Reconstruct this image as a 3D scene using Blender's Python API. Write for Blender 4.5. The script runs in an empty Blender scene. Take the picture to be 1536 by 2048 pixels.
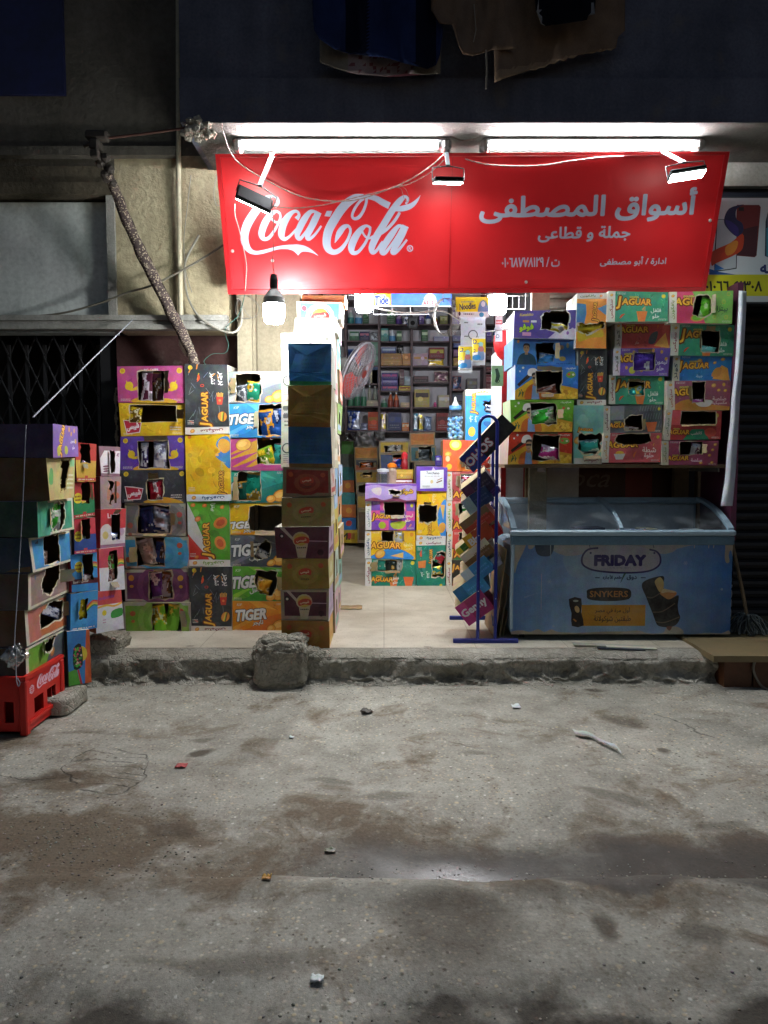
import bpy, math, random
import numpy as np
from mathutils import Vector, Matrix, noise
from mathutils.geometry import delaunay_2d_cdt
SC = bpy.context.scene
R = math.radians

# ------------------------------------------------------------------ camera, world, exposure
CAM = Vector((0, 0, 1.41)); PITCH = R(4.0); F = 1500.0
cd = bpy.data.cameras.new('camera'); cam = bpy.data.objects.new('camera', cd)
cd.sensor_fit = 'VERTICAL'; cd.sensor_height = 24; cd.sensor_width = 18; cd.lens = F/2048*24
cd.clip_start = .05; cd.clip_end = 200
cam.location = CAM; cam.rotation_euler = (R(90)-PITCH, 0, 0)
SC.camera = cam
W = bpy.data.worlds.new('World'); SC.world = W; W.use_nodes = True
wn = W.node_tree.nodes; wl = W.node_tree.links
sky = wn.new('ShaderNodeTexSky'); sky.sky_type = 'NISHITA'; sky.sun_disc = False
sky.sun_elevation = R(-2); sky.sun_rotation = R(150)
tint = wn.new('ShaderNodeMix'); tint.data_type = 'RGBA'; tint.blend_type = 'MULTIPLY'; tint.inputs[0].default_value = 1; tint.inputs[7].default_value = (.6, .77, 1.0, 1)   # bluish town night
wl.new(sky.outputs[0], tint.inputs[6]); wl.new(tint.outputs[2], wn['Background'].inputs[0]); wn['Background'].inputs[1].default_value = .19
SC.view_settings.view_transform = 'Standard'; SC.view_settings.look = 'None'
SC.view_settings.exposure = 1.8; SC.view_settings.gamma = 1
SC.cycles.use_denoising = True
SC.cycles.max_bounces = 8; SC.cycles.sample_clamp_indirect = 6
TUBE_E, FLOOD_E, BULB_E, BULB_IN_E = 112.0, 24.0, 115.0, 135.0

# ------------------------------------------------------------------ helpers
def at(px, py, Y):
    "the point at depth Y seen at photo pixel (px, py)"
    t = (1024-py)/F; a = math.atan(t)-PITCH; dz = Y*math.tan(a)
    zc = Y*math.cos(PITCH)-dz*math.sin(PITCH)
    return Vector(((px-768)/F*zc, Y, CAM.z+dz))
def ground(px, py, z=0.0):
    t = (1024-py)/F; a = math.atan(t)-PITCH
    return at(px, py, (z-CAM.z)/math.tan(a))
def col(h):
    if not isinstance(h, str): return tuple(h)
    h = h.lstrip('#'); o = []
    for i in (0, 2, 4):
        v = int(h[i:i+2], 16)/255
        o.append(v/12.92 if v <= .04045 else ((v+.055)/1.055)**2.4)
    return tuple(o)
LINK = []
def new_obj(name, data):
    o = bpy.data.objects.new(name, data); LINK.append(o); return o

class NT:
    def __init__(s, name):
        s.m = bpy.data.materials.new(name); s.m.use_nodes = True
        s.t = s.m.node_tree; s.b = s.t.nodes['Principled BSDF']
    def n(s, typ, ins=None, **kw):
        x = s.t.nodes.new('ShaderNode'+typ)
        for k, v in kw.items(): setattr(x, k, v)
        for k, v in (ins or {}).items(): s.set(x.inputs[k], v)
        return x
    def set(s, sock, v):
        if isinstance(v, bpy.types.NodeSocket): s.t.links.new(v, sock)
        elif isinstance(v, bpy.types.Node): s.t.links.new(v.outputs[0], sock)
        else:
            if hasattr(sock.default_value, '__len__') and len(sock.default_value) == 4 and len(v) == 3: v = (*v, 1)
            sock.default_value = v
    def p(s, **kw):
        for k, v in kw.items(): s.set(s.b.inputs[k.replace('_', ' ')], v)
        return s
    def math(s, op, a, b=0.0, c=0.0, clamp=False):
        x = s.n('Math', {0: a, 1: b, 2: c}, operation=op, use_clamp=clamp); return x.outputs[0]
    def mix(s, f, a, b, mode='MIX'):
        x = s.n('Mix', data_type='RGBA', blend_type=mode)
        s.set(x.inputs[0], f); s.set(x.inputs[6], a); s.set(x.inputs[7], b); return x.outputs[2]
    def ramp(s, f, *stops):
        x = s.n('ValToRGB', {0: f}); e = x.color_ramp.elements
        while len(e) < len(stops): e.new(.5)
        for el, (p_, c_) in zip(e, stops):
            el.position = p_; el.color = (*(c_ if hasattr(c_, '__len__') else (c_,)*3), 1)
        return x.outputs[0]
    def noise(s, scale, detail=4, vec=None, rough=.55):
        x = s.n('TexNoise', {'Scale': scale, 'Detail': detail, 'Roughness': rough})
        if vec is not None: s.set(x.inputs['Vector'], vec)
        return x.outputs[0]
    def co(s, which='Object'):
        return s.n('TexCoord').outputs[which]
    def bump(s, h, strength=.3, dist=.01):
        x = s.n('Bump', {'Height': h, 'Strength': strength, 'Distance': dist}); s.set(s.b.inputs['Normal'], x.outputs[0])

MATS = {}
def plain(name, c, rough=.6, metal=0.0, var=.25, scale=9.0, bump=.15, spec=.5):
    if name in MATS: return MATS[name]
    t = NT(name); c = col(c); co = t.co()
    n1 = t.noise(scale, 5, co); n2 = t.noise(scale*7, 4, co)
    f = t.math('MULTIPLY_ADD', n2, .4, t.math('MULTIPLY', n1, .6))
    dark = tuple(x*(1-var) for x in c); lite = tuple(min(1, x*(1+var*.5)) for x in c)
    t.p(Base_Color=t.ramp(f, (.3, dark), (.7, lite)), Metallic=metal, Specular_IOR_Level=spec,
        Roughness=t.math('MULTIPLY_ADD', n1, .25, rough-.12))
    if bump: t.bump(f, bump, .006)
    MATS[name] = t.m; return t.m
def attr_mat(name, rough, metal, spec=.5, var=.16, bump=.12, coat=0.0, mott=0.0, fade=0.0):
    t = NT(name); co = t.co(); a = t.n('Attribute', attribute_name='Col').outputs[0]
    n1 = t.noise(6, 5, co); n2 = t.noise(120, 3, co)
    f = t.math('MULTIPLY_ADD', n2, .35, t.math('MULTIPLY', n1, .65))
    if mott:                                                # uneven inks of a printed photograph
        a = t.mix(mott, a, t.n('TexNoise', {'Scale': 16, 'Detail': 6, 'Vector': co}).outputs[1], 'OVERLAY'); a = t.mix(mott*.8, a, t.n('TexNoise', {'Scale': 75, 'Detail': 3, 'Vector': co}).outputs[1], 'SOFT_LIGHT')
    if fade: a = t.mix(t.ramp(t.noise(3.2, 7, co, .7), (.42, 0), (.7, fade)), a, col('#8f8f88'))
    t.p(Base_Color=t.mix(1.0, a, t.ramp(f, (.3, 1-var), (.62, 1.0)), 'MULTIPLY'), Metallic=metal, Specular_IOR_Level=spec,
        Roughness=t.math('MULTIPLY_ADD', n1, .25, rough-.12), Coat_Weight=coat)
    t.bump(f, bump, .004); return t.m
PRINT = attr_mat('printed_cardboard', .5, 0, .35, .25, mott=.45, fade=.22)
SCUFF = attr_mat('scuffed_sticker', .45, 0, .4, .4, .06, mott=.25, fade=.38)
FOIL = attr_mat('foil_wrapper', .28, .45, .6, .1, .05)
GLOSS = attr_mat('glossy_vinyl', .42, 0, .5, .08, .03)
CLOTH = attr_mat('cloth_fibre', .95, 0, .1, .4, .5)
def emit(name, c, e):
    if name in MATS: return MATS[name]
    t = NT(name); t.p(Base_Color=(.8, .8, .8), Emission_Color=col(c), Emission_Strength=e); MATS[name] = t.m; return t.m
def glass(name, c=(.9, .95, .97), rough=.03, alpha=.18):
    if name in MATS: return MATS[name]
    t = NT(name); tr = t.n('BsdfTransparent', {0: (*c, 1)}); gl = t.n('BsdfGlossy', {0: (1, 1, 1, 1), 1: rough})
    fr = t.n('LayerWeight', {0: .35}); di = t.n('BsdfDiffuse', {0: (.7, .75, .78, 1)})
    sm = t.noise(5, 5, t.co()); m0 = t.n('MixShader', {0: t.ramp(sm, (.45, .02), (.8, alpha)), 1: tr, 2: di})
    m1 = t.n('MixShader', {0: t.math('MULTIPLY', fr.outputs[0], .32, clamp=True), 1: m0, 2: gl})
    t.t.links.new(m1.outputs[0], t.t.nodes['Material Output'].inputs[0]); MATS[name] = t.m; return t.m

class MB:
    "collects geometry with one colour and one material slot per face"
    def __init__(s): s.v = []; s.f = []; s.c = []; s.mi = []; s.sm = []
    def add(s, vs, fs, c=(.5, .5, .5), mi=0, smooth=False):
        b = len(s.v); s.v += [tuple(x) for x in vs]; c = col(c)
        for f in fs: s.f.append([b+i for i in f]); s.c.append(c); s.mi.append(mi); s.sm.append(smooth)
    def box(s, x0, x1, y0, y1, z0, z1, c=(.5, .5, .5), mi=0, jit=0.0, M=None, skip=''):
        V = [Vector((x, y, z)) for z in (z0, z1) for y in (y0, y1) for x in (x0, x1)]
        if jit: V = [v+Vector([random.uniform(-jit, jit) for _ in range(3)]) for v in V]
        if M: V = [M @ v for v in V]
        Fs = dict(b=(0, 2, 3, 1), t=(4, 5, 7, 6), f=(0, 1, 5, 4), k=(2, 6, 7, 3), l=(0, 4, 6, 2), r=(1, 3, 7, 5))
        s.add(V, [q for k, q in Fs.items() if k not in skip], c, mi)
    def rbox(s, x0, x1, y0, y1, z0, z1, r, c=(.5, .5, .5), mi=0, M=None):
        "box with chamfered edges"
        V = []; F = []
        for sx in (0, 1):
            for sy in (0, 1):
                for sz in (0, 1):
                    X = (x0, x1)[sx]; Y = (y0, y1)[sy]; Z = (z0, z1)[sz]; ex = (r, -r)[sx]; ey = (r, -r)[sy]; ez = (r, -r)[sz]
                    V += [Vector((X, Y+ey, Z+ez)), Vector((X+ex, Y, Z+ez)), Vector((X+ex, Y+ey, Z))]
        import bmesh
        bm = bmesh.new(); [bm.verts.new(v) for v in V]; g = bmesh.ops.convex_hull(bm, input=bm.verts[:])
        bmesh.ops.dissolve_limit(bm, angle_limit=.01, verts=bm.verts[:], edges=bm.edges[:])
        bm.verts.index_update(); vs = [v.co.copy() for v in bm.verts]; fs = [[v.index for v in f.verts] for f in bm.faces]; bm.free()
        if M: vs = [M @ v for v in vs]
        s.add(vs, fs, c, mi)
    def tube(s, pts, r, c=(.5, .5, .5), mi=0, n=6, cap=True, smooth=True):
        pts = [Vector(p) for p in pts]; rs = r if hasattr(r, '__len__') else [r]*len(pts); V = []; Fs = []; up = Vector((0, 0, 1))
        N = None
        for i, p in enumerate(pts):
            d = (pts[min(i+1, len(pts)-1)]-pts[max(i-1, 0)]).normalized()
            if N is None: N = d.cross(up if abs(d.z) < .9 else Vector((1, 0, 0))).normalized()
            else: N = (N-d*N.dot(d)).normalized()
            B = d.cross(N)
            V += [p+(N*math.cos(2*math.pi*k/n)+B*math.sin(2*math.pi*k/n))*rs[i] for k in range(n)]
        for i in range(len(pts)-1):
            for k in range(n):
                a = i*n+k; b = i*n+(k+1) % n; Fs.append((a, b, b+n, a+n))
        s.add(V, Fs, c, mi, smooth)
        if cap: s.add(V[:n], [tuple(range(n))[::-1]], c, mi); s.add(V[-n:], [tuple(range(n))], c, mi)
    def lathe(s, prof, ctr, c=(.5, .5, .5), mi=0, n=16, M=None, smooth=True):
        ctr = Vector(ctr); V = []
        for r, z in prof:
            for k in range(n):
                p = Vector((r*math.cos(2*math.pi*k/n), r*math.sin(2*math.pi*k/n), z)); V.append(ctr+(M @ p if M else p))
        cs = c if isinstance(c, list) else [c]*(len(prof)-1)
        for i in range(len(prof)-1):
            s.add(V[i*n:(i+2)*n], [(k, (k+1) % n, n+(k+1) % n, n+k) for k in range(n)], cs[i], mi, smooth)
        s.add(V[:n], [tuple(range(n))[::-1]], cs[0], mi); s.add(V[-n:], [tuple(range(n))], cs[-1], mi)
    def grid(s, nu, nv, fn, c=(.5, .5, .5), mi=0, smooth=True, cfn=None):
        V = [fn(i/nu, j/nv) for j in range(nv+1) for i in range(nu+1)]; b = len(s.v); s.v += [tuple(x) for x in V]; cc = col(c)
        for j in range(nv):
            for i in range(nu):
                a = b+j*(nu+1)+i; s.f.append([a, a+1, a+nu+2, a+nu+1]); s.c.append(col(cfn((i+.5)/nu, (j+.5)/nv)) if cfn else cc); s.mi.append(mi); s.sm.append(smooth)
    def sheet(s, sh, fn, mi=0):
        "a printed 2D arrangement, mapped into space by fn(x, y)"
        V, T, Cc = sh; b = len(s.v); s.v += [tuple(fn(x, y)) for x, y in V]
        for t, c in zip(T, Cc): s.f.append([b+i for i in t]); s.c.append(c); s.mi.append(mi); s.sm.append(False)
    def build(s, name, mats, parent=None, loc=None, M=None):
        me = bpy.data.meshes.new(name); vs = s.v
        if loc is not None: L = Vector(loc); vs = [tuple(Vector(v)-L) for v in vs]
        me.from_pydata(vs, [], s.f)
        for m in (mats if isinstance(mats, (list, tuple)) else [mats]): me.materials.append(m)
        me.polygons.foreach_set('material_index', s.mi); me.polygons.foreach_set('use_smooth', s.sm)
        a = me.color_attributes.new('Col', 'FLOAT_COLOR', 'CORNER'); buf = []
        for f, c in zip(s.f, s.c): buf += [c[0], c[1], c[2], 1.0]*len(f)
        a.data.foreach_set('color', buf); me.update()
        o = new_obj(name, me)
        if parent is not None: o.parent = parent
        if loc is not None: o.location = loc
        if M is not None: o.matrix_world = M
        return o
def tag(o, label, cat, group=None):
    o['label'] = label; o['category'] = cat
    if group: o['group'] = group
    return o
def thing(name, label, cat, loc=(0, 0, 0), rz=0, group=None):
    o = new_obj(name, None); o.location = loc; o.rotation_euler = (0, 0, rz); o.empty_display_size = .1
    return tag(o, label, cat, group)
def struct(o): o['kind'] = 'structure'; return o
def stuff(o, label=None, cat=None):
    o['kind'] = 'stuff'
    if label: tag(o, label, cat)
    return o
def cr(pts, k=6, closed=False):
    "Catmull-Rom through points of any dimension"
    P = [tuple(p) for p in pts]; n = len(P); out = []
    for i in range(n if closed else n-1):
        g = (lambda j: P[j % n]) if closed else (lambda j: P[max(0, min(n-1, j))])
        a, b, c, d = g(i-1), g(i), g(i+1), g(i+2)
        for q in range(k):
            t = q/k
            out.append(tuple(.5*(2*b[m]+(c[m]-a[m])*t+(2*a[m]-5*b[m]+4*c[m]-d[m])*t*t+(3*b[m]-a[m]-3*c[m]+d[m])*t**3) for m in range(len(b))))
    if not closed: out.append(P[-1])
    return out

# ------------------------------------------------------------------ lettering
AF = {}
for ch, c0, k in [('ا',0xFE8D,2),('أ',0xFE83,2),('إ',0xFE87,2),('ب',0xFE8F,4),('ة',0xFE93,2),('ت',0xFE95,4),('ج',0xFE9D,4),('ح',0xFEA1,4),('خ',0xFEA5,4),
        ('د',0xFEA9,2),('ر',0xFEAD,2),('ز',0xFEAF,2),('س',0xFEB1,4),('ش',0xFEB5,4),('ص',0xFEB9,4),('ط',0xFEC1,4),('ع',0xFEC9,4),('ف',0xFED1,4),('ق',0xFED5,4),
        ('ك',0xFED9,4),('ل',0xFEDD,4),('م',0xFEE1,4),('ن',0xFEE5,4),('ه',0xFEE9,4),('و',0xFEED,2),('ى',0xFEEF,2),('ي',0xFEF1,4)]:
    AF[ch] = [chr(c0+i) for i in range(k)]
AF['\u0001'] = ['\uFEFB', '\uFEFC']; AF['\u0002'] = ['\uFEF7', '\uFEF8']
def ar(s):
    "contextual Arabic letter forms in visual order"
    s = s.replace('لا', '\u0001').replace('لأ', '\u0002'); o = []
    for i, ch in enumerate(s):
        if ch not in AF: o.append(ch); continue
        prev = i > 0 and len(AF.get(s[i-1], ())) == 4; nxt = i+1 < len(s) and s[i+1] in AF and len(AF[ch]) == 4
        o.append(AF[ch][(3 if nxt else 1) if prev else (2 if nxt else 0)])
    o = o[::-1]; i = 0; D = '٠١٢٣٤٥٦٧٨٩'
    while i < len(o):
        if o[i] in D:
            j = i
            while j < len(o) and o[j] in D: j += 1
            o[i:j] = o[i:j][::-1]; i = j
        else: i += 1
    return ''.join(o)
TC = bpy.data.curves.new('lettering', 'FONT'); TO = bpy.data.objects.new('lettering', TC); SC.collection.objects.link(TO)
TC.resolution_u = 2; TC.fill_mode = 'NONE'; GC = {}
def glyphs(s):
    "closed outlines of a line of lettering"
    if s not in GC:
        TC.body = s; TO.update_tag(); dg = bpy.context.evaluated_depsgraph_get(); dg.update()
        me = bpy.data.meshes.new_from_object(TO.evaluated_get(dg)); nx = {}
        for e in me.edges: i, j = e.vertices; nx.setdefault(i, []).append(j); nx.setdefault(j, []).append(i)
        seen = set(); loops = []
        for i in range(len(me.vertices)):
            if i in seen or i not in nx: continue
            lp = [i]; seen.add(i); k = i+1 if i+1 in nx[i] else nx[i][0]
            while k not in seen: lp.append(k); seen.add(k); k = next((q for q in nx[k] if q not in seen), i)
            loops.append([(me.vertices[q].co.x, me.vertices[q].co.y) for q in lp])
        GC[s] = loops; bpy.data.meshes.remove(me)
    return GC[s]

class Art:
    "a flat print: painted in order, then cut into one sheet of triangles"
    def __init__(s, w, h, bg): s.w = w; s.h = h; s.L = []; s.holes = []; s.extra = []; s.rect(0, 0, 1, 1, bg)
    def P(s, pts): return [(x*s.w, y*s.h) for x, y in pts]
    def raw(s, pts, c): s.L.append(([pts], col(c)))
    def poly(s, pts, c): s.raw(s.P(pts), c)
    def rect(s, x0, y0, x1, y1, c): s.poly([(x0, y0), (x1, y0), (x1, y1), (x0, y1)], c)
    def blob(s, pts, c, k=5): s.raw(cr(s.P(pts), k, True), c)
    def ell(s, cx, cy, rx, ry, c, rot=0, n=14):
        "radii as fractions of the height"
        a = R(rot); ca, sa = math.cos(a), math.sin(a); o = []
        for i in range(n):
            x = rx*s.h*math.cos(2*math.pi*i/n); y = ry*s.h*math.sin(2*math.pi*i/n); o.append((cx*s.w+x*ca-y*sa, cy*s.h+x*sa+y*ca))
        s.raw(o, c)
    def stroke(s, pts, c, k=4, scale=1.0):
        "pts (x, y, width): x, y as fractions, width in metres*scale"
        q = cr([(x*s.w, y*s.h, wd*scale) for x, y, wd in pts], k); L = []; Rr = []
        for i, (x, y, wd) in enumerate(q):
            a = q[max(0, i-1)]; b = q[min(len(q)-1, i+1)]; dx, dy = b[0]-a[0], b[1]-a[1]; d = math.hypot(dx, dy) or 1
            L.append((x-dy/d*wd/2, y+dx/d*wd/2)); Rr.append((x+dy/d*wd/2, y-dx/d*wd/2))
        for i in range(len(q)-1): s.raw([Rr[i], Rr[i+1], L[i+1]], c); s.raw([Rr[i], L[i+1], L[i]], c)
    def line(s, x0, y0, x1, y1, wd, c): s.stroke([(x0, y0, wd*s.h), (x1, y1, wd*s.h)], c, 1)
    def ring(s, cx, cy, r, wd, c, n=16):
        "a ring whose centre stays unpainted"
        for i in range(n):
            a0, a1 = 2*math.pi*i/n, 2*math.pi*(i+1)/n; o = []
            for rr, a in ((r-wd/2, a0), (r+wd/2, a0), (r+wd/2, a1), (r-wd/2, a1)): o.append((cx*s.w+rr*s.h*math.cos(a), cy*s.h+rr*s.h*math.sin(a)))
            s.raw(o, c)
    def text(s, t, cx, cy, hgt, c, rot=0, bold=.01, slant=0, out=None, fit=None, arab=False):
        "hgt = height of the inked box as a fraction of the panel height; fit = its width as a fraction of the panel width"
        if arab: t = ar(t)
        G_ = glyphs(t); xs = [v[0] for l in G_ for v in l]; ys = [v[1] for l in G_ for v in l]
        x0, x1, y0, y1 = min(xs), max(xs), min(ys), max(ys); sy = hgt*s.h/(y1-y0); sx = fit*s.w/(x1-x0) if fit else sy
        a = R(rot); ca, sa = math.cos(a), math.sin(a); mx, my = (x0+x1)/2, (y0+y1)/2
        def m(p):
            X = (p[0]-mx+(p[1]-my)*slant)*sx; Y = (p[1]-my)*sy; return (cx*s.w+X*ca-Y*sa, cy*s.h+X*sa+Y*ca)
        Q = [[m(p) for p in l] for l in G_]
        for off, cc in ([(bold+out[0], out[1])] if out else [])+[(bold, c)]:
            d = off*(sx+sy)/2
            if d > 2e-4:
                for l in Q:
                    for p, q in zip(l, l[1:]+l[:1]):
                        ux_, uy_ = q[0]-p[0], q[1]-p[1]; n = math.hypot(ux_, uy_)
                        if n < 1e-6: continue
                        ux_ *= d/n; uy_ *= d/n; e = .45
                        s.raw([(p[0]-ux_*e+uy_, p[1]-uy_*e-ux_), (q[0]+ux_*e+uy_, q[1]+uy_*e-ux_), (q[0]+ux_*e-uy_, q[1]+uy_*e+ux_), (p[0]-ux_*e-uy_, p[1]-uy_*e+ux_)], cc)
            s.L.append((Q, col(cc)))
    def hole(s, pts, rag=.012, n=5, edge='#cbbd9f', ew=.05):
        "a torn opening; a paler torn ply shows round part of it"
        P = s.P(pts); o = []; rnd = random.Random(len(s.L)*7+int(P[0][0]*1e4))
        for i in range(len(P)):
            a, b = P[i], P[(i+1) % len(P)]
            for q in range(n): t = q/n; o.append((a[0]+(b[0]-a[0])*t+rnd.uniform(-1, 1)*rag*s.h*1.6, a[1]+(b[1]-a[1])*t+rnd.uniform(-1, 1)*rag*s.h*1.6))
        if edge:
            mx = sum(p[0] for p in o)/len(o); my = sum(p[1] for p in o)/len(o); e = []
            for x, y in o:
                d = math.hypot(x-mx, y-my) or 1; g = s.h*ew*rnd.uniform(.0, .9); e.append((x+(x-mx)/d*g, y+(y-my)/d*g))
            s.raw(e, edge)
        s.holes.append(o)
    def cut(s, nx=6, ny=4):
        Vv = []; Es = []; Fs = []; Cc = []; w, h = s.w, s.h
        def put(loops, c):
            out = []
            for pts in loops:
                q = []
                for x, y in pts:
                    p = (min(w, max(0, x)), min(h, max(0, y)))
                    if not q or abs(p[0]-q[-1][0])+abs(p[1]-q[-1][1]) > 2e-5: q.append(p)
                if len(q) > 1 and abs(q[0][0]-q[-1][0])+abs(q[0][1]-q[-1][1]) < 2e-5: q.pop()
                if len(q) < 3: continue
                b = len(Vv); n = len(q); Vv.extend(Vector(p) for p in q); Es.extend((b+i, b+(i+1) % n) for i in range(n)); out.append(q)
            if out: Fs.append(out); Cc.append(c)
        for loops, c in s.L: put(loops, c)
        for o in s.holes: put([o], None)
        for i in range(1, nx):
            for j in range(1, ny): Vv.append(Vector((w*i/nx, h*j/ny)))
        r = delaunay_2d_cdt(Vv, Es, [], 0, 1e-6, False); V = [(v.x, v.y) for v in r[0]]; T = [tuple(t) for t in r[2]]
        P = np.array(V); ti = np.array(T); d1, d2 = P[ti[:, 1]]-P[ti[:, 0]], P[ti[:, 2]]-P[ti[:, 0]]; ar_ = np.abs(d1[:, 0]*d2[:, 1]-d1[:, 1]*d2[:, 0]); C = P[ti].mean(1); top = np.full(len(T), -1)
        od = np.argsort(C[:, 0]); cx_ = C[od, 0]
        for k, f in enumerate(Fs):
            q = np.concatenate([np.array(l) for l in f]); lo, hi = q.min(0), q.max(0); m = od[np.searchsorted(cx_, lo[0]):np.searchsorted(cx_, hi[0])]; m = m[(C[m, 1] > lo[1]) & (C[m, 1] < hi[1])]
            if not len(m): continue
            X_, Y_ = C[m, 0], C[m, 1]; wnd = np.zeros(len(m), int)          # non-zero winding rule
            for l in f:
                a = l[-1]
                for b in l:
                    if a[1] != b[1]:
                        hit = ((a[1] > Y_) != (b[1] > Y_)) & (X_ < (b[0]-a[0])*(Y_-a[1])/(b[1]-a[1])+a[0]); wnd += np.where(hit, 1 if b[1] > a[1] else -1, 0)
                    a = b
            top[m[wnd != 0]] = k
        keep = [i for i in range(len(T)) if top[i] >= 0 and Cc[top[i]] is not None and ar_[i] > 1e-12]; T = [T[i] for i in keep]; K = [Cc[top[i]] for i in keep]
        return V, T, K

def crumple(p, amp, seed):
    return noise.noise_vector(Vector(p)*7+Vector((seed*3.1, seed*1.7, seed)))*amp

NB = [0]
def carton(name, label, x0, y0, x1, y1, Y, d, art, side='#b59a6e', top=None, cat='box', group=None, yaw=0, roll=0, w=None, h=None, origin=None, amp=.0055, right=None, bags=()):
    """a cardboard box whose printed front covers photo pixels x0..x1, y0..y1 at depth Y; art paints the front,
    right paints its right-hand side; a torn opening in the print is a real hole into the hollow box"""
    NB[0] += 1; sd = NB[0]; rnd = random.Random(sd)
    if origin is None:
        a = at(x0, y1, Y); b = at(x1, y0, Y); w = b.x-a.x; h = b.z-a.z; origin = Vector(((a.x+b.x)/2, Y, a.z))
    A = art(w, h); sh = A.cut(); top = top or side; mb = MB(); cs, ct = col(side), col(top)
    cj = {(i, j, k): Vector([rnd.uniform(-1, 1)*.0065 for _ in range(3)]) for i in (0, 1) for j in (0, 1) for k in (0, 1)}
    def wp(x, y, z):
        u, v, t = x/w+.5, y/d, z/h; o = Vector((x, y, z))
        for (i, j, k), q in cj.items(): o += q*((u if i else 1-u)*(v if j else 1-v)*(t if k else 1-t))
        e = min(u, 1-u, t, 1-t); return o+crumple((x, y, z), amp, sd)*(.4+min(1, max(0, e)*5))
    mb.sheet(sh, lambda x, y: wp(x-w/2, 0, y), 0)
    V, T, K = sh
    if A.holes:
        cnt = {}
        for t in T:
            for i in range(3): e = (t[i], t[(i+1) % 3]); cnt.setdefault(tuple(sorted(e)), []).append(e)
        for e in [q[0] for q in cnt.values() if len(q) == 1]:
            p, q = V[e[0]], V[e[1]]
            if all(1e-4 < z[0] < w-1e-4 and 1e-4 < z[1] < h-1e-4 for z in (p, q)) or not (abs(p[0]-q[0]) < 1e-5 and (p[0] < 1e-4 or p[0] > w-1e-4) or abs(p[1]-q[1]) < 1e-5 and (p[1] < 1e-4 or p[1] > h-1e-4)):
                f = [wp(p[0]-w/2, 0, p[1]), wp(q[0]-w/2, 0, q[1]), wp(q[0]-w/2, .004, q[1]), wp(p[0]-w/2, .004, p[1])]; mb.add(f, [(0, 1, 2, 3)], '#a58a60')
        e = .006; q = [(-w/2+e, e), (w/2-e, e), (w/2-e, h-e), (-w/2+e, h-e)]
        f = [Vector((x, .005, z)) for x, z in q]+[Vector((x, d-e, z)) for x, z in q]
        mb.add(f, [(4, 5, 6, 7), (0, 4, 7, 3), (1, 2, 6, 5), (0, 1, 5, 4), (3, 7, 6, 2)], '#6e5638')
    for H_ in A.holes:
        hx = [p[0] for p in H_]; hz = [p[1] for p in H_]; u0, u1, v0, v1 = min(hx), max(hx), min(hz), max(hz)
        if (u1-u0)*(v1-v0) < .004: continue
        for k in range(rnd.choice((1, 1, 2))):
            sd_ = rnd.choice('tblr'); ln = (v1-v0 if sd_ in 'tb' else u1-u0)*rnd.uniform(.16, .32); an = rnd.uniform(.25, 1.1); p0, p1 = sorted((rnd.uniform(.0, .35), rnd.uniform(.65, 1.0))); o_ = rnd.random()*30
            def fl(u, v):
                q = p0+(p1-p0)*u; L_ = ln*v*(1+.45*noise.noise(Vector((u*4, o_, 0)))); out, up = -L_*math.sin(an)-.0012, L_*math.cos(an)
                if sd_ == 't': x, z = u0+(u1-u0)*q, v1+up
                elif sd_ == 'b': x, z = u0+(u1-u0)*q, v0-up
                elif sd_ == 'l': x, z = u0-up, v0+(v1-v0)*q
                else: x, z = u1+up, v0+(v1-v0)*q
                return wp(min(w/2, max(-w/2, x-w/2)), 0, min(h, max(0, z)))+Vector((0, out, 0))
            mb.grid(5, 3, fl, rnd.choice(['#8f7a52', '#a08a60', '#7d6a46', '#a3987e']), 0, False)
    n = 4
    def face(fn, c):
        mb.grid(n, n, fn, c, 0, False)
    if right is not None:
        Ra = right(d, h).cut(4, 4); mb.sheet(Ra, lambda x, y: wp(w/2, x, y), 0)
    else: face(lambda u, v: wp(w/2, u*d, v*h), cs)
    face(lambda u, v: wp(-w/2, (1-u)*d, v*h), cs); face(lambda u, v: wp((1-u)*w-w/2, d, v*h), cs)
    face(lambda u, v: wp(u*w-w/2, v*d, h), ct); face(lambda u, v: wp(u*w-w/2, (1-v)*d, 0), cs)
    M = Matrix.Translation(origin) @ Matrix.Rotation(R(yaw), 4, 'Z') @ Matrix.Rotation(R(roll), 4, 'Y')
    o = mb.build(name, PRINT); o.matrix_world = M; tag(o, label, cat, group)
    for (bl, cx, cz, bw, bh, rot, ca, cb) in bags:
        bag(bl, M @ Matrix.Translation(Vector(((cx-.5)*w, .022, cz*h))) @ Matrix.Rotation(R(rot), 4, 'Y'), bw*w*1.35 if w > h*.9 else bw*w*1.1, bh*h*1.08, ca, cb, sd)
    return o
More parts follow.
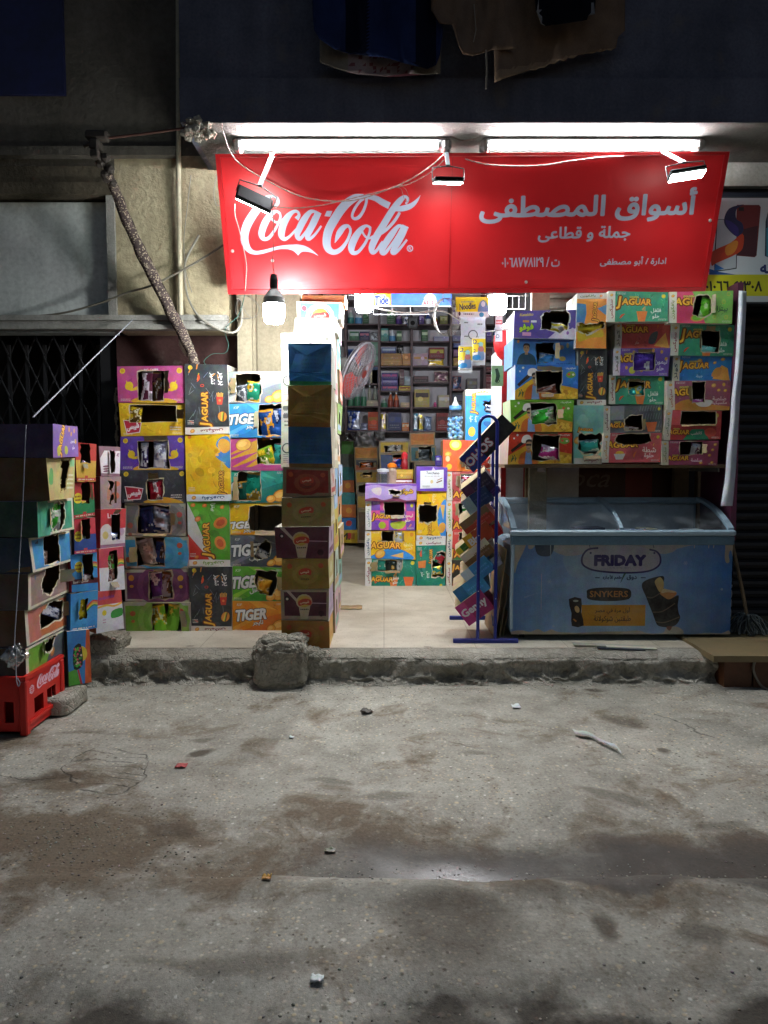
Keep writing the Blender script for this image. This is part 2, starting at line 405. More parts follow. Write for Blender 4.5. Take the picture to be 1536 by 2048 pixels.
def bag(label, M, w, h, ca, cb, sd, name='snack_bag', t=None, cat='snack bag', group='snack bags in the torn cartons'):
    "a crumpled foil bag, crimped at both ends"
    mb = MB(); t = t or min(w, h)*.22; rnd = random.Random(sd*13+int(w*1e4)); off = rnd.random()*50; ca, cb = col(ca), col(cb)
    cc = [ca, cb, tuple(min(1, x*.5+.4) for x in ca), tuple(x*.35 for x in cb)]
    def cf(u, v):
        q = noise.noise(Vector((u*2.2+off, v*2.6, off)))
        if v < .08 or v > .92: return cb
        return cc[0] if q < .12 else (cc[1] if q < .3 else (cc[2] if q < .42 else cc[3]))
    for sgn in (-1, 1):
        def fn(u, v):
            if sgn > 0: u = 1-u
            b = (math.sin(math.pi*u)**.6)*(max(0, math.sin(math.pi*v))**.55); p = Vector(((u-.5)*w*(1-.1*math.sin(math.pi*v)), sgn*t*b*.5, (v-.5)*h))
            k = noise.noise(p*26+Vector((off, 0, sgn)))+.6*abs(noise.noise(p*60+Vector((0, off, 0))))
            return p+Vector((0, sgn*k*t*.5*b+.004*math.sin(u*40)*(1-b), k*.006))
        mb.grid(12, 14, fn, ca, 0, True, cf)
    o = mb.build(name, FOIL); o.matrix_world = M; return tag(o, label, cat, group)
# ------------------------------------------------------------------ setting: street, floor, walls
FZ = .19                                                   # shop floor height above the street
def street_mat():
    t = NT('worn_street'); co = t.co(); sep = t.n('SeparateXYZ', {0: co}); X, Y = sep.outputs[0], sep.outputs[1]
    warp = t.n('TexNoise', {'Scale': 1.7, 'Detail': 5, 'Vector': co}); wv = t.n('VectorMath', {0: warp.outputs[1], 1: (.5, .5, .5)}, operation='SUBTRACT')
    wc = t.n('VectorMath', {0: wv.outputs[0], 1: (.55, .55, 0)}, operation='MULTIPLY'); wco = t.n('VectorMath', {0: co, 1: wc.outputs[0]}).outputs[0]
    ws = t.n('SeparateXYZ', {0: wco}); WX, WY = ws.outputs[0], ws.outputs[1]
    big = t.noise(.9, 6, co); mid = t.noise(5, 6, co, .65); fine = t.noise(70, 5, co, .7); grit = t.noise(260, 2, co)
    base = t.ramp(t.math('ADD', t.math('MULTIPLY', big, .45), t.math('MULTIPLY', mid, .55)), (.32, col('#747065')), (.5, col('#979387')), (.68, col('#aeaa9d')))
    base = t.mix(.7, base, t.ramp(fine, (.28, .5), (.5, .9), (.72, 1.15)), 'MULTIPLY')
    # aggregate stones of mixed colours
    def stones(scale, lo, hi, dens, base, k):
        v = t.n('TexVoronoi', {'Vector': co, 'Scale': scale}); r = t.n('SeparateXYZ', {0: v.outputs['Color']})
        m = t.math('MULTIPLY', t.ramp(v.outputs['Distance'], (lo, k), (hi, 0)), t.math('GREATER_THAN', r.outputs[0], dens))
        m = t.math('MULTIPLY', m, t.ramp(big, (.35, .25), (.6, 1)))
        return t.mix(m, base, t.ramp(r.outputs[1], (.0, col('#3a352c')), (.3, col('#7d7767')), (.6, col('#b3ae9f')), (.85, col('#c4ae88')), (1, col('#d6d3ca')))), m
    base, m1 = stones(58, .2, .46, .55, base, .95); base, m2 = stones(26, .12, .32, .72, base, .9); base, m3 = stones(130, .2, .5, .6, base, .6)
    # brown earth worked into the surface, stronger at the left and in the channel
    dirt = t.math('ADD', t.noise(2.3, 7, wco, .7), t.ramp(WX, (0, .0), (1, .0)))
    leftd = t.math('MULTIPLY', t.math('SUBTRACT', -.7, WX), .22, clamp=True); leftd = t.math('MULTIPLY', t.math('MULTIPLY', leftd, t.ramp(t.noise(2.2, 6, co, .65), (.38, .1), (.62, 1))), t.ramp(t.math('ABSOLUTE', t.math('SUBTRACT', WY, 2.75)), (.1, 1), (1.1, 0)))
    dm = t.ramp(t.math('ADD', dirt, t.math('ADD', leftd, t.math('MULTIPLY', t.ramp(t.math('ABSOLUTE', t.math('SUBTRACT', WY, 2.62)), (.1, 1), (.42, 0)), .13))), (.52, 0), (.66, 1))
    base = t.mix(t.math('MULTIPLY', dm, .82), base, t.mix(fine, col('#352a1c'), col('#756148')))
    # near edge of the street crumbles into bare dark earth
    ne = t.ramp(t.math('ADD', WY, t.math('MULTIPLY', mid, .22)), (.0, 1), (1, 1)); nm = t.math('SUBTRACT', 1.0, t.math('MULTIPLY_ADD', t.math('SUBTRACT', t.math('ADD', WY, t.math('MULTIPLY', mid, .18)), 1.93), 14, 0, clamp=True))
    base = t.mix(t.math('MULTIPLY', nm, .85), base, t.mix(fine, col('#1c1813'), col('#3b3226')))
    # damp channel
    def span(v, a, b, s): return t.math('MULTIPLY', t.math('MULTIPLY', t.math('SUBTRACT', v, a), s, clamp=True), t.math('MULTIPLY', t.math('SUBTRACT', b, v), s, clamp=True), clamp=True)
    sl = t.math('MULTIPLY_ADD', X, .045, 2.76)
    wet = t.math('MULTIPLY', t.math('MULTIPLY', t.math('SUBTRACT', WY, 2.40), 30, clamp=True), t.math('MULTIPLY', t.math('SUBTRACT', sl, WY), 7, clamp=True))
    wet = t.math('MULTIPLY', wet, t.math('MULTIPLY', t.math('ADD', WX, .45), 2.6, clamp=True))
    base = t.mix(wet, base, t.mix(mid, (.30, .28, .26), (.52, .49, .46)), 'MULTIPLY')
    base = t.mix(t.math('MULTIPLY', wet, .35), base, col('#3a342f'))
    # separate oily stains
    st = None
    for px, py, rx, ry, k in [(905, 1880, .17, .22, .75), (1190, 1382, .07, .05, .9), (1250, 1440, .10, .08, .75), (1325, 1490, .04, .03, .9), (395, 1505, .07, .05, .8), (400, 1480, .05, .03, .6), (1200, 1842, .06, .08, .8), (1420, 1862, .08, .09, .7), (330, 1645, .12, .06, .6), (470, 1910, .3, .04, .55),
                              (970, 1520, .07, .04, .5), (1000, 1445, .05, .03, .5), (760, 1590, .12, .05, .5), (1060, 1790, .16, .09, .6), (180, 1470, .2, .03, .4), (900, 1935, .1, .03, .5), (90, 1560, .18, .05, .6), (1220, 1590, .16, .06, .55), (640, 1560, .09, .04, .45), (1460, 1640, .15, .04, .5)]:
        c = ground(px, py); d = t.math('ADD', t.math('POWER', t.math('DIVIDE', t.math('SUBTRACT', WX, c.x), rx), 2), t.math('POWER', t.math('DIVIDE', t.math('SUBTRACT', WY, c.y), ry), 2))
        m = t.math('MULTIPLY', t.math('SUBTRACT', 1.25, d, clamp=True), k); st = m if st is None else t.math('MAXIMUM', st, m)
    st = t.math('MULTIPLY', st, t.ramp(mid, (.3, .55), (.6, 1.1)), clamp=True)
    base = t.mix(st, base, t.mix(fine, col('#2a241c'), col('#564a3a')))
    # cracked circle round a buried cover, and hairline cracks
    c = ground(215, 1545); d = t.math('SQRT', t.math('ADD', t.math('POWER', t.math('DIVIDE', t.math('SUBTRACT', WX, c.x-.02), .17), 2), t.math('POWER', t.math('DIVIDE', t.math('SUBTRACT', WY, c.y), .25), 2)))
    cm = t.math('SUBTRACT', 1, t.math('MULTIPLY', t.math('ABSOLUTE', t.math('SUBTRACT', d, 1)), 26), clamp=True)
    inn = t.math('MULTIPLY', t.math('LESS_THAN', d, 1.0), t.math('GREATER_THAN', t.math('SINE', t.math('MULTIPLY', WY, 95)), .93))
    vo = t.n('TexVoronoi', {'Vector': wco, 'Scale': .8}, feature='DISTANCE_TO_EDGE').outputs[0]
    hc = t.math('MULTIPLY', t.math('SUBTRACT', 1, t.math('MULTIPLY', vo, 260), clamp=True), t.math('GREATER_THAN', t.noise(.8, 2, co), .62))
    cr_ = t.math('MAXIMUM', t.math('MULTIPLY', t.math('MAXIMUM', cm, t.math('MULTIPLY', inn, .7)), t.ramp(t.noise(9, 4, co), (.35, .1), (.55, 1))), t.math('MULTIPLY', hc, .8))
    base = t.mix(t.math('MULTIPLY', cr_, .8), base, col('#1b1813'))
    pud = t.math('MULTIPLY', t.math('MULTIPLY', t.math('ADD', WX, .12), 3.5, clamp=True), t.math('MULTIPLY', t.math('SUBTRACT', .62, WX), 3.5, clamp=True))
    pud = t.math('MULTIPLY', pud, t.math('MULTIPLY', t.math('SUBTRACT', 2.62, WY), 8, clamp=True))
    rough = t.math('SUBTRACT', .88, t.math('MULTIPLY', wet, t.math('MULTIPLY_ADD', t.math('MULTIPLY', pud, t.ramp(mid, (.35, 1), (.65, .75))), .52, .14)))
    t.p(Base_Color=base, Roughness=rough, Specular_IOR_Level=t.math('MULTIPLY_ADD', wet, .25, .25))
    hgt = t.math('ADD', t.math('MULTIPLY', fine, .5), t.math('ADD', t.math('MULTIPLY', t.math('ADD', m1, m2), .35), t.math('MULTIPLY', grit, .25)))
    hgt = t.math('SUBTRACT', hgt, t.math('MULTIPLY', cr_, .8)); t.bump(t.math('MULTIPLY', hgt, t.math('SUBTRACT', 1, t.math('MULTIPLY', wet, .55))), .7, .006)
    return t.m
def street_z(x, y):
    z = .012*noise.noise(Vector((x*1.3, y*1.3, 0)))+.007*noise.noise(Vector((x*5, y*5, 3)))+.0025*noise.noise(Vector((x*19, y*19, 5)))
    e = 2.43+.03*noise.noise(Vector((x*1.6, 0, 9)))+.012*noise.noise(Vector((x*7, 0, 4))); k = max(.25, min(1, (x+1.0)/.9)) if x < 0 else 1
    s = min(1, max(0, (y-e)/.05)); dip = s*s*(3-2*s)*max(0, 1-(y-e)/.55) if y < e+.55 else 0
    z -= .048*k*dip
    z += .016*math.exp(-((y-e+.06)/.07)**2)*k
    if y < 1.98: z -= .03*min(1, (1.98-y)/.12)*(.6+noise.noise(Vector((x*3, y*3, 7))))
    return z
mb = MB()
xs = [-9, -6, -4.2]+[-3.2+.025*i for i in range(257)]+[4.2, 6, 9]; ys = [-3, 0, 1.2]+[1.55+.022*i for i in range(150)]+[5.0, 6.0]
b = [(x, y, street_z(x, y)) for y in ys for x in xs]; n = len(xs)
mb.add(b, [(j*n+i, j*n+i+1, (j+1)*n+i+1, (j+1)*n+i) for j in range(len(ys)-1) for i in range(n-1)], (.3, .3, .3), 0, True)
struct(mb.build('street', street_mat()))

def concrete_mat(name, c1, c2, dirt='#40382d', bs=.8):
    t = NT(name); co = t.co(); a = t.noise(3, 7, co, .65); f = t.noise(40, 6, co, .7); s = t.noise(9, 5, co, .6)
    c = t.mix(t.ramp(a, (.35, 0), (.65, 1)), col(c1), col(c2)); c = t.mix(.6, c, t.ramp(f, (.3, .5), (.6, 1.1)), 'MULTIPLY')
    c = t.mix(t.ramp(s, (.55, 0), (.72, .65)), c, col(dirt)); t.p(Base_Color=c, Roughness=.9, Specular_IOR_Level=.25)
    v = t.n('TexVoronoi', {'Vector': co, 'Scale': 26}, feature='DISTANCE_TO_EDGE').outputs[0]; t.bump(t.math('ADD', t.math('ADD', t.math('MULTIPLY', f, .6), s), t.math('MULTIPLY', t.math('MINIMUM', v, .12), 3)), bs, .016); return t.m
CONC = concrete_mat('rough_concrete', '#8a8576', '#b0aa9d', '#4d463a')
# the broken concrete kerb along the shop front
def kerb(u, v):
    x = -1.86+u*3.96; p = Vector((x*5, v*2.2, 0))
    prof = cr([(4.86, FZ-.002), (4.74, FZ-.004), (4.675, FZ-.022), (4.645, FZ-.055), (4.655, .06), (4.63, .02), (4.57, -.02)], 6); f = v*(len(prof)-1); i = min(len(prof)-2, int(f)); q = f-i
    y = prof[i][0]*(1-q)+prof[i+1][0]*q; z = prof[i][1]*(1-q)+prof[i+1][1]*q
    k = min(1, max(0, (v-.36)*4))*min(1, (1-v)*5); d = abs(noise.noise(p*1.2))*.085+abs(noise.noise(p*3.1+Vector((0, x, 4))))*.045+.008*noise.noise(p*9)
    groove = .035*math.exp(-((v-.42-.05*noise.noise(Vector((x*2.2, 1, 1))))/.025)**2)*(noise.noise(Vector((x*1.1, 5, 2))) > -.15)
    y += k*(d-.03+groove)+.012*noise.noise(Vector((x*2, 0, 6))); z += (1-k)*.004*noise.noise(Vector((x*9, v*20, 8)))-k*.012*abs(noise.noise(p*2+Vector((3, 3, 3))))
    z -= .03*max(0, noise.noise(Vector((x*1.4, 7, 1)))-.2)*min(1, max(0, (v-.1)*4))
    return Vector((x, y, z))
mb = MB(); mb.grid(330, 44, kerb, (.3, .3, .3)); struct(mb.build('kerb', CONC))
# terrazzo shop floor
t = NT('terrazzo'); co = t.co(); v = t.n('TexVoronoi', {'Vector': co, 'Scale': 75}); r = t.n('SeparateXYZ', {0: v.outputs['Color']})
c = t.ramp(t.noise(2.5, 6, co), (.35, col('#b1a692')), (.65, col('#cfc6b4')))
m = t.math('MULTIPLY', t.math('LESS_THAN', v.outputs[0], .3), t.math('GREATER_THAN', r.outputs[0], .62)); c = t.mix(t.math('MULTIPLY', m, .6), c, t.ramp(r.outputs[1], (0, col('#6f6557')), (.6, col('#9a8b76')), (1, col('#e3dccd'))))
br = t.n('TexBrick', {'Vector': co, 'Scale': 1.0, 'Color1': (1, 1, 1, 1), 'Color2': (.97, .97, .97, 1), 'Mortar': (.72, .7, .66, 1), 'Mortar Size': .004, 'Brick Width': .6, 'Row Height': .6}, offset=0)
c = t.mix(1.0, c, br.outputs[0], 'MULTIPLY'); d = t.noise(7, 7, co, .7); c = t.mix(t.ramp(d, (.6, 0), (.75, .55)), c, col('#6a5f50'))
t.p(Base_Color=c, Roughness=t.math('MULTIPLY_ADD', d, .3, .35), Specular_IOR_Level=.4); TERR = t.m
mb = MB(); mb.box(-1.84, 3.4, 4.80, 11.4, FZ-.1, FZ, (.6, .6, .6)); struct(mb.build('shop_floor', TERR))

def plaster_mat(name, c1, c2, bs=.5, sc=22):
    t = NT(name); co = t.co(); a = t.noise(1.8, 7, co, .65); f = t.noise(sc, 6, co, .62); s = t.noise(4.5, 6, co, .6); sp = t.n('SeparateXYZ', {0: co})
    st = t.n('TexNoise', {'Scale': 2, 'Detail': 6, 'Vector': t.n('VectorMath', {0: co, 1: (5, 5, .5)}, operation='MULTIPLY').outputs[0]}).outputs[0]
    c = t.mix(t.ramp(a, (.35, 0), (.65, 1)), col(c1), col(c2)); c = t.mix(.45, c, t.ramp(f, (.3, .55), (.6, 1.1)), 'MULTIPLY')
    c = t.mix(t.ramp(s, (.58, 0), (.7, .35)), c, col('#777064')); c = t.mix(.35, c, t.ramp(st, (.3, .55), (.6, 1.05)), 'MULTIPLY')
    t.p(Base_Color=c, Roughness=.92, Specular_IOR_Level=.2); t.bump(f, bs, .02); return t.m
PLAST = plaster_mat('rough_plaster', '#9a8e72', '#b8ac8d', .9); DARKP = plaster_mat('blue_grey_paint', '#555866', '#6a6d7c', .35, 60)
WHITEP = plaster_mat('flaked_white_paint', '#85837b', '#a19f97', .3, 50); CREAM = plaster_mat('cream_paint', '#7d7562', '#948b76', .2, 40)
MAROON = plaster_mat('maroon_paint', '#33211f', '#4a3330', .3); GREYW = plaster_mat('grey_wall_paint', '#bcbcc2', '#d0d0d6', .15, 30)
WY = 5.45
LW = thing('facade', 'rough tan plastered house front with a pale panel, beside the red sign', 'building', (-2.5, WY, 0))
def part(name, mat, parent, *boxes, c=(.5, .5, .5), jit=0.0, cham=0):
    mb = MB(); L = Vector(parent.location) if parent else Vector((0, 0, 0))
    for q in boxes:
        q = (q[0]-L.x, q[1]-L.x, q[2]-L.y, q[3]-L.y, q[4]-L.z, q[5]-L.z)
        if cham: mb.rbox(*q, cham, c)
        else: mb.box(*q, c, 0, jit)
    o = mb.build(name, mat, parent); return o
def X(px, Y, py=900): return at(px, py, Y).x
def Z(py, Y): return at(768, py, Y).z
# upper plaster wall with the recessed pale panel
zl = Z(662, WY); xr = X(462, WY); zp0 = Z(640, WY); zp1 = Z(398, WY); xp = X(226, WY)
zq = Z(312, WY)
wall = part('wall', PLAST, LW, (xp+.06, xr, WY, WY+.2, zl, zq)); UPW = plaster_mat('shaded_upper_plaster', '#575249', '#6b655c', .7)  # UPW: plaster colour darkened to stand for the shade high on the wall
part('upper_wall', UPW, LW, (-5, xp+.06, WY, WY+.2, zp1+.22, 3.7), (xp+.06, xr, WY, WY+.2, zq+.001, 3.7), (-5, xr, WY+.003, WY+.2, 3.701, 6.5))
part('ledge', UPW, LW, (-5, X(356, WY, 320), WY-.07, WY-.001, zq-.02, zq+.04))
part('panel', plaster_mat('pale_panel_paint', '#b9beb9', '#cdd1cb', .1, 30), LW, (-5, xp, WY+.07, WY+.2, zl, zp1))
part('panel_frame', WHITEP, LW, (xp, xp+.058, WY-.02, WY+.2, zl+.05, zp1+.02))
part('panel_lintel', plaster_mat('brown_stone', '#4b4438', '#5f5646', .5), LW, (-5, xp+.06, WY-.05, WY+.2, zp1+.02, zp1+.10), (-5, xp+.06, WY-.025, WY+.2, zp1+.10, zp1+.217))
mb = MB(); L = LW.location
for z0, z1, y in ((zl, zl+.032, WY-.09), (zl+.034, zl+.062, WY-.055), (zl+.064, zl+.10, WY-.075)):
    n = 60
    mb.grid(n, 1, lambda u, v: Vector((-5+u*(xr+5), y+.006*noise.noise(Vector((u*90, z0*9, 1))), z0+(z1-z0)*v+.006*noise.noise(Vector((u*160, v, z0*5)))))-L, (.5, .5, .5), 0, False)
    mb.box(-5-L.x, xr-L.x, y+.008-L.y, WY-L.y, z0-L.z, z1-L.z)
mb.build('moulding', WHITEP, LW)
zt = Z(192, WY)
part('upper_window', plain('dark_blue_shutter', '#161c48', .7, 0, .5, 3), LW, (-5, X(130, WY, 100), WY-.03, WY+.02, zt, 6.4))
# ground floor under the moulding: dark doorway and maroon pier
part('lower_wall', MAROON, LW, (X(233, 5.66, 700), X(474, 5.66, 700), 5.66, 5.85, FZ, zl))
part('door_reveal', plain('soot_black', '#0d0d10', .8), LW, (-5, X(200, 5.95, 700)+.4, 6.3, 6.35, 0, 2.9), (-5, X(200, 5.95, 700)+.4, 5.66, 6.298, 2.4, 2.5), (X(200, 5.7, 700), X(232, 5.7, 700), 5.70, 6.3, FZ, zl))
mb = MB()
for k in range(24):
    z0 = 1.47+k*.02; mb.box(-2.03+.006*math.sin(k*.9)-L.x, -2.03+.018+.006*math.sin(k*1.7)-L.x, 5.695-L.y, 5.71-L.y, z0-L.z, z0+.02-L.z)
mb.build('paint_streak', CREAM, LW)
part('plinth', CONC, LW, (-5, -1.99, 5.1, 5.9, -.05, .17), (-5, -1.95, 5.5, 5.9, .17, .33), jit=.0)
# folding steel gate in the doorway
G = thing('folding_gate', 'dark folding lattice gate in the doorway behind the leaning cartons', 'gate', (-2.6, 5.8, FZ)); gm = plain('gate_steel', '#3a3a3c', .5, .6)
mb = MB(); g0, g1 = X(-160, 5.8, 700), X(196, 5.8, 700); zz0, zz1 = FZ, Z(690, 5.8)
for x in [g0+i*(g1-g0)/10 for i in range(11)]:
    mb.box(x-.012-G.location.x, x+.012-G.location.x, -.01, .01, 0, zz1-FZ)
mb.build('upright', gm, G); mb = MB(); st = (g1-g0)/10
for i in range(10):
    x = g0+i*st-G.location.x
    for k in range(7):
        z = .1+k*.32
        mb.tube([(x, .016, z), (x+st, .016, z+.3)], .007, n=4); mb.tube([(x+st, -.016, z), (x, -.016, z+.3)], .007, n=4)
mb.build('lattice_bars', gm, G)
# balcony slab over the shop
B = thing('balcony', 'dark overhanging balcony with white soffit above the red sign', 'balcony', (1.3, 4.7, 3.447)); zb = 3.447
part('slab', DARKP, B, (-1.237, 4.5, 4.70, WY, zb+.004, zb+.26), cham=0)
part('parapet', DARKP, B, (-1.237, 4.5, 4.72, 4.84, zb+.264, zb+.97), (-1.237, 4.5, 4.70, 4.84, zb+1.0, zb+2.2))
part('side_wall', DARKP, B, (-1.237, -1.12, 4.843, WY, zb+.264, zb+2.2))
mb = MB(); L = B.location
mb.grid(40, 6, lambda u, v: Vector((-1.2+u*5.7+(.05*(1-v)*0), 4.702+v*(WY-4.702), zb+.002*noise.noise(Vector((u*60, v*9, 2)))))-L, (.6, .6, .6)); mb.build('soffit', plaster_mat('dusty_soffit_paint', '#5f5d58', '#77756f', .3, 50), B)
mb = MB()
for k in range(26):                                        # broken concrete at the slab corner
    p = Vector((-1.19+random.Random(k).uniform(-.05, .13), 4.72+random.Random(k+50).uniform(-.03, .1), zb-.0+random.Random(k+90).uniform(-.06, .04)))
    mb.lathe([(.004, -.02), (.03, -.008), (.027, .012), (.004, .024)], p-L, (.3, .3, .28), 0, 5, Matrix.Rotation(k, 4, 'X'), False)
mb.build('broken_corner', CONC, B)
part('lintel_beam', WHITEP, B, (-.98, 4.5, 5.30, WY-.003, zb-.16, zb-.004))
# ---- shop shell
S = thing('shop_room', 'bright shop room with grey walls seen through the open shopfront', 'building', (.5, 5.6, FZ))
part('back_wall', GREYW, S, (-1.3, 3.0, 11.0, 11.15, FZ, 3.9)); part('ceiling', GREYW, S, (-1.3, 3.0, 5.75, 11.0, 3.9, 4.0))
part('side_wall', CREAM, S, (-1.22, -1.10, 5.86, 11.0, FZ, 3.9)); part('side_wall', GREYW, S, (1.75, 1.87, 6.2, 11.0, FZ, 3.9))
zs = Z(583, 5.6)
part('header', plain('dark_header', '#1c191a', .7), S, (X(474, 5.6, 580), 2.75, 5.52, 5.75, zs+.03, 3.9), (X(474, 5.6, 580), 2.75, 5.47, 5.52, zs+.03, 3.28))
part('door_post', CREAM, S, (X(475, 5.45, 650), X(504, 5.45, 650), 5.44, 5.52, FZ, zs+.028), (X(504, 5.5, 650), X(512, 5.5, 650), 5.48, 5.56, FZ, zs+.028), (X(1062, 5.5, 600), X(1097, 5.5, 600), 5.46, 5.52, FZ, zs+.028))
part('side_panel', CREAM, S, (X(512, 5.6, 650), X(600, 5.6, 650), 5.6, 5.8, FZ, zs+.028))
# rolling shutter behind the right-hand cartons, and the dark closed shopfront further right
def shutter(name, label, x0, x1, y, z0, z1, c):
    mb = MB(); n = int((z1-z0)/.075); L = Vector(((x0+x1)/2, y, z0))
    prof = [(0, 0), (-.012, .012), (-.016, .035), (-.012, .058), (0, .066), (.004, .071)]
    mb.grid(8, n*6, lambda u, v: Vector((x0+u*(x1-x0), y+prof[int(round(v*n*6)) % 6][0], z0+(int(round(v*n*6))//6)*.075+prof[int(round(v*n*6)) % 6][1]))-L, (.3, .3, .3), 0, False)
    o = mb.build(name, plain(c[0], c[1], .5, .35, .35, 5), None); o.location = L; return tag(o, label, 'shutter')
shutter('roller_shutter', 'grey slatted roller shutter behind the cartons over the freezer', X(1097, 5.6, 600), X(1480, 5.6, 600), 5.62, 1.55, zs+.1, ('shutter_grey', '#8a867e'))
shutter('roller_shutter', 'dark closed roller shutter of the shop beneath the phone sign', X(1478, 5.7, 900), 4.2, 5.75, FZ, 3.1, ('shutter_black', '#26262a'))
# back of the freezer bay: dark with a red drinks fridge
FB = thing('bay_partition', 'dark timber partition behind the freezer under the cartons', 'partition', (1.6, 5.9, FZ))
part('backing', plain('bay_black', '#16100f', .8), FB, (X(1046, 5.9, 950), X(1470, 5.9, 950), 5.9, 5.95, FZ, 1.6))
wd = plain('weathered_wood', '#7b664b', .75, 0, .4, 14)
for a_, b_ in ((1052, 1087), (1350, 1378), (1396, 1410)): part('post', wd, FB, (X(a_, 5.7, 950), X(b_, 5.7, 950), 5.7, 5.76, FZ, 1.40))
A = Art(.9, .5, '#3d0d10'); A.rect(.62, 0, .84, 1, '#7e1114'); A.text('Coca', .26, .72, .3, '#6b5a5a', 0, .0, .4, fit=.5); mb = MB()
fx = X(1100, 5.85, 950); mb.sheet(A.cut(), lambda x, y: Vector((fx-FB.location.x+x*1.05, -.06, .72+y)))
mb.build('red_panel', GLOSS, FB)
# the brown tiled step at the right
T = thing('tiled_step', 'brown tiled step with stone tread at the end of the kerb', 'step', (2.7, 4.6, 0))
z0 = .205; xs0 = X(1441, 4.55, 1330)
part('riser', plain('brown_tile', '#5a3319', .5, 0, .45, 4), T, (xs0+.03, xs0+.20, 4.56, 5.6, -.05, z0-.035), (xs0+.212, 5, 4.563, 5.6, -.05, z0-.035))
part('tread', plain('tan_stone', '#83714f', .6, 0, .25, 6), T, (xs0-.06, 5, 4.52, 5.7, z0-.033, z0+.004), jit=.004)
mb = MB(); mb.tube(cr([(xs0+.215-2.7, -.06, z0-.01), (xs0+.20-2.7, -.055, .12), (xs0+.24-2.7, -.06, .03), (xs0+.27-2.7, -.09, .005)], 5), .008); mb.build('conduit', plain('dusty_pipe', '#83796a', .7), T)
# mud-caked concrete block at the kerb
def lump(name, label, c, sx, sy, sz, seed, mat, cat='concrete block', n=26, rough=1.0, sq=.35):
    mb = MB(); off = Vector((seed*5.3, seed*2.1, seed))
    def fn(u, v):
        a = u*2*math.pi; ph = -math.pi/2+v*math.pi; s = lambda q: math.copysign(abs(q)**sq, q)
        p = Vector((s(math.cos(a))*s(math.cos(ph))*sx, s(math.sin(a))*s(math.cos(ph))*sy, s(math.sin(ph))*sz)); nn = p.normalized(); m = min(sx, sy, sz)
        k = noise.noise(p*(2.2/m*.5)+off)*.30+abs(noise.noise(p*(5/m*.5)+off))*.32+noise.noise(p*(13/m*.5)+off)*.09+noise.noise(Vector((0, 0, p.z*26/m*.3))+off)*.13
        return p+nn*k*m*rough
    mb.grid(n*2, n, fn, (.3, .3, .3)); o = mb.build(name, mat); o.location = c; return tag(o, label, cat)
MUD = concrete_mat('caked_mud', '#8a8474', '#aaa495', '#544b3d', 1.0)
cb = ground(562, 1372); lump('concrete_block', 'mud caked concrete block jutting from the kerb before the dark carton stack', Vector((cb.x+.0, 4.66, .135)), .15, .13, .135, 3, MUD, n=44)
lump('concrete_lump', 'rounded mud lump on top of the caked concrete block', Vector((cb.x-.035, 4.66, .265)), .085, .08, .045, 5, MUD, n=24, sq=.7)
lump('concrete_lump', 'smaller mud lump on the caked block beside the dark carton stack', Vector((cb.x+.075, 4.665, .26)), .05, .07, .05, 8, MUD, n=24, sq=.7)
lump('mud_heap', 'spill of dried mud against the kerb right of the caked block', Vector((cb.x+.20, 4.70, .11)), .13, .06, .10, 12, MUD, 'mud heap', n=30, sq=.8)
lump('kerb_stone', 'grey kerb stone under the narrow blue carton by the red crate', Vector((-1.86, 4.2, .045)), .12, .16, .055, 15, CONC, 'stone', n=20, rough=.5)
lump('rubble_stone', 'rough stone at the kerb end under the narrow cartons', Vector((-1.80, 4.82, .2)), .12, .13, .07, 18, MUD, 'stone', n=24)
# ------------------------------------------------------------------ printed carton fronts
def rh(x0, y0, x1, y1): return [(x0, y0), (x1, y0), (x1, y1), (x0, y1)]
def logo(a, cx, cy, s, rot=0, c='#f2b23a', oc='#70380f'):
    "yellow brown-edged snack lettering, big initial, s = size as a fraction of the height"
    r = R(rot); k = s*a.h/a.w
    def q(dx, dy): return (cx+(dx*math.cos(r)*s*a.h-dy*math.sin(r)*s*a.h)/a.w, cy+(dx*math.sin(r)*s*a.h+dy*math.cos(r)*s*a.h)/a.h)
    x, y = q(-1.62, -.1); a.text('J', x, y, s*1.2, c, rot, .03, .15, (.11, oc))
    x, y = q(.25, .02); a.text('AGUAR', x, y, s*.62, c, rot, .035, .1, (.1, oc))
    x, y = q(-.1, .48); a.text('GOLDEN', x, y, s*.16, '#e8e06a', rot, .03, 0, (.08, oc)) if s > .2 else None
def chip(a, x, y, r, c='#e8a43c', c2='#f3c565', rot=20): a.ell(x, y, r*1.25, r, '#a9661f', rot, 12); a.ell(x, y, r*1.12, r*.88, c, rot, 12); a.ell(x-.1*r, y+.12*r, r*.7, r*.45, c2, rot, 10)
def chili(a, x, y, s, rot=0, c='#e0512b'):
    r = R(rot); g = a.h/a.w; f = lambda dx, dy, w: (x+(dx*math.cos(r)-dy*math.sin(r))*s*g, y+(dx*math.sin(r)+dy*math.cos(r))*s, w*s*a.h)
    a.stroke([f(-.5, -.1, .05), f(-.2, -.12, .22), f(.2, 0, .34), f(.5, .22, .2)], c, 3); a.stroke([f(.5, .22, .1), f(.68, .36, .06)], '#3f7a34', 2)
def fries(a, x, y, s, c='#d43a26'):
    g = a.h/a.w
    for k in range(5): a.line(x+(-.22+.11*k)*s*g, y, x+(-.3+.15*k)*s*g, y+.62*s+.06*s*(k % 2), .09*s, '#eeb244')
    a.poly([(x-.34*s*g, y+.25*s), (x+.34*s*g, y+.25*s), (x+.24*s*g, y-.5*s), (x-.24*s*g, y-.5*s)], c); a.ell(x, y-.1*s, .14*s, .12*s, '#f0874a', 0, 8)
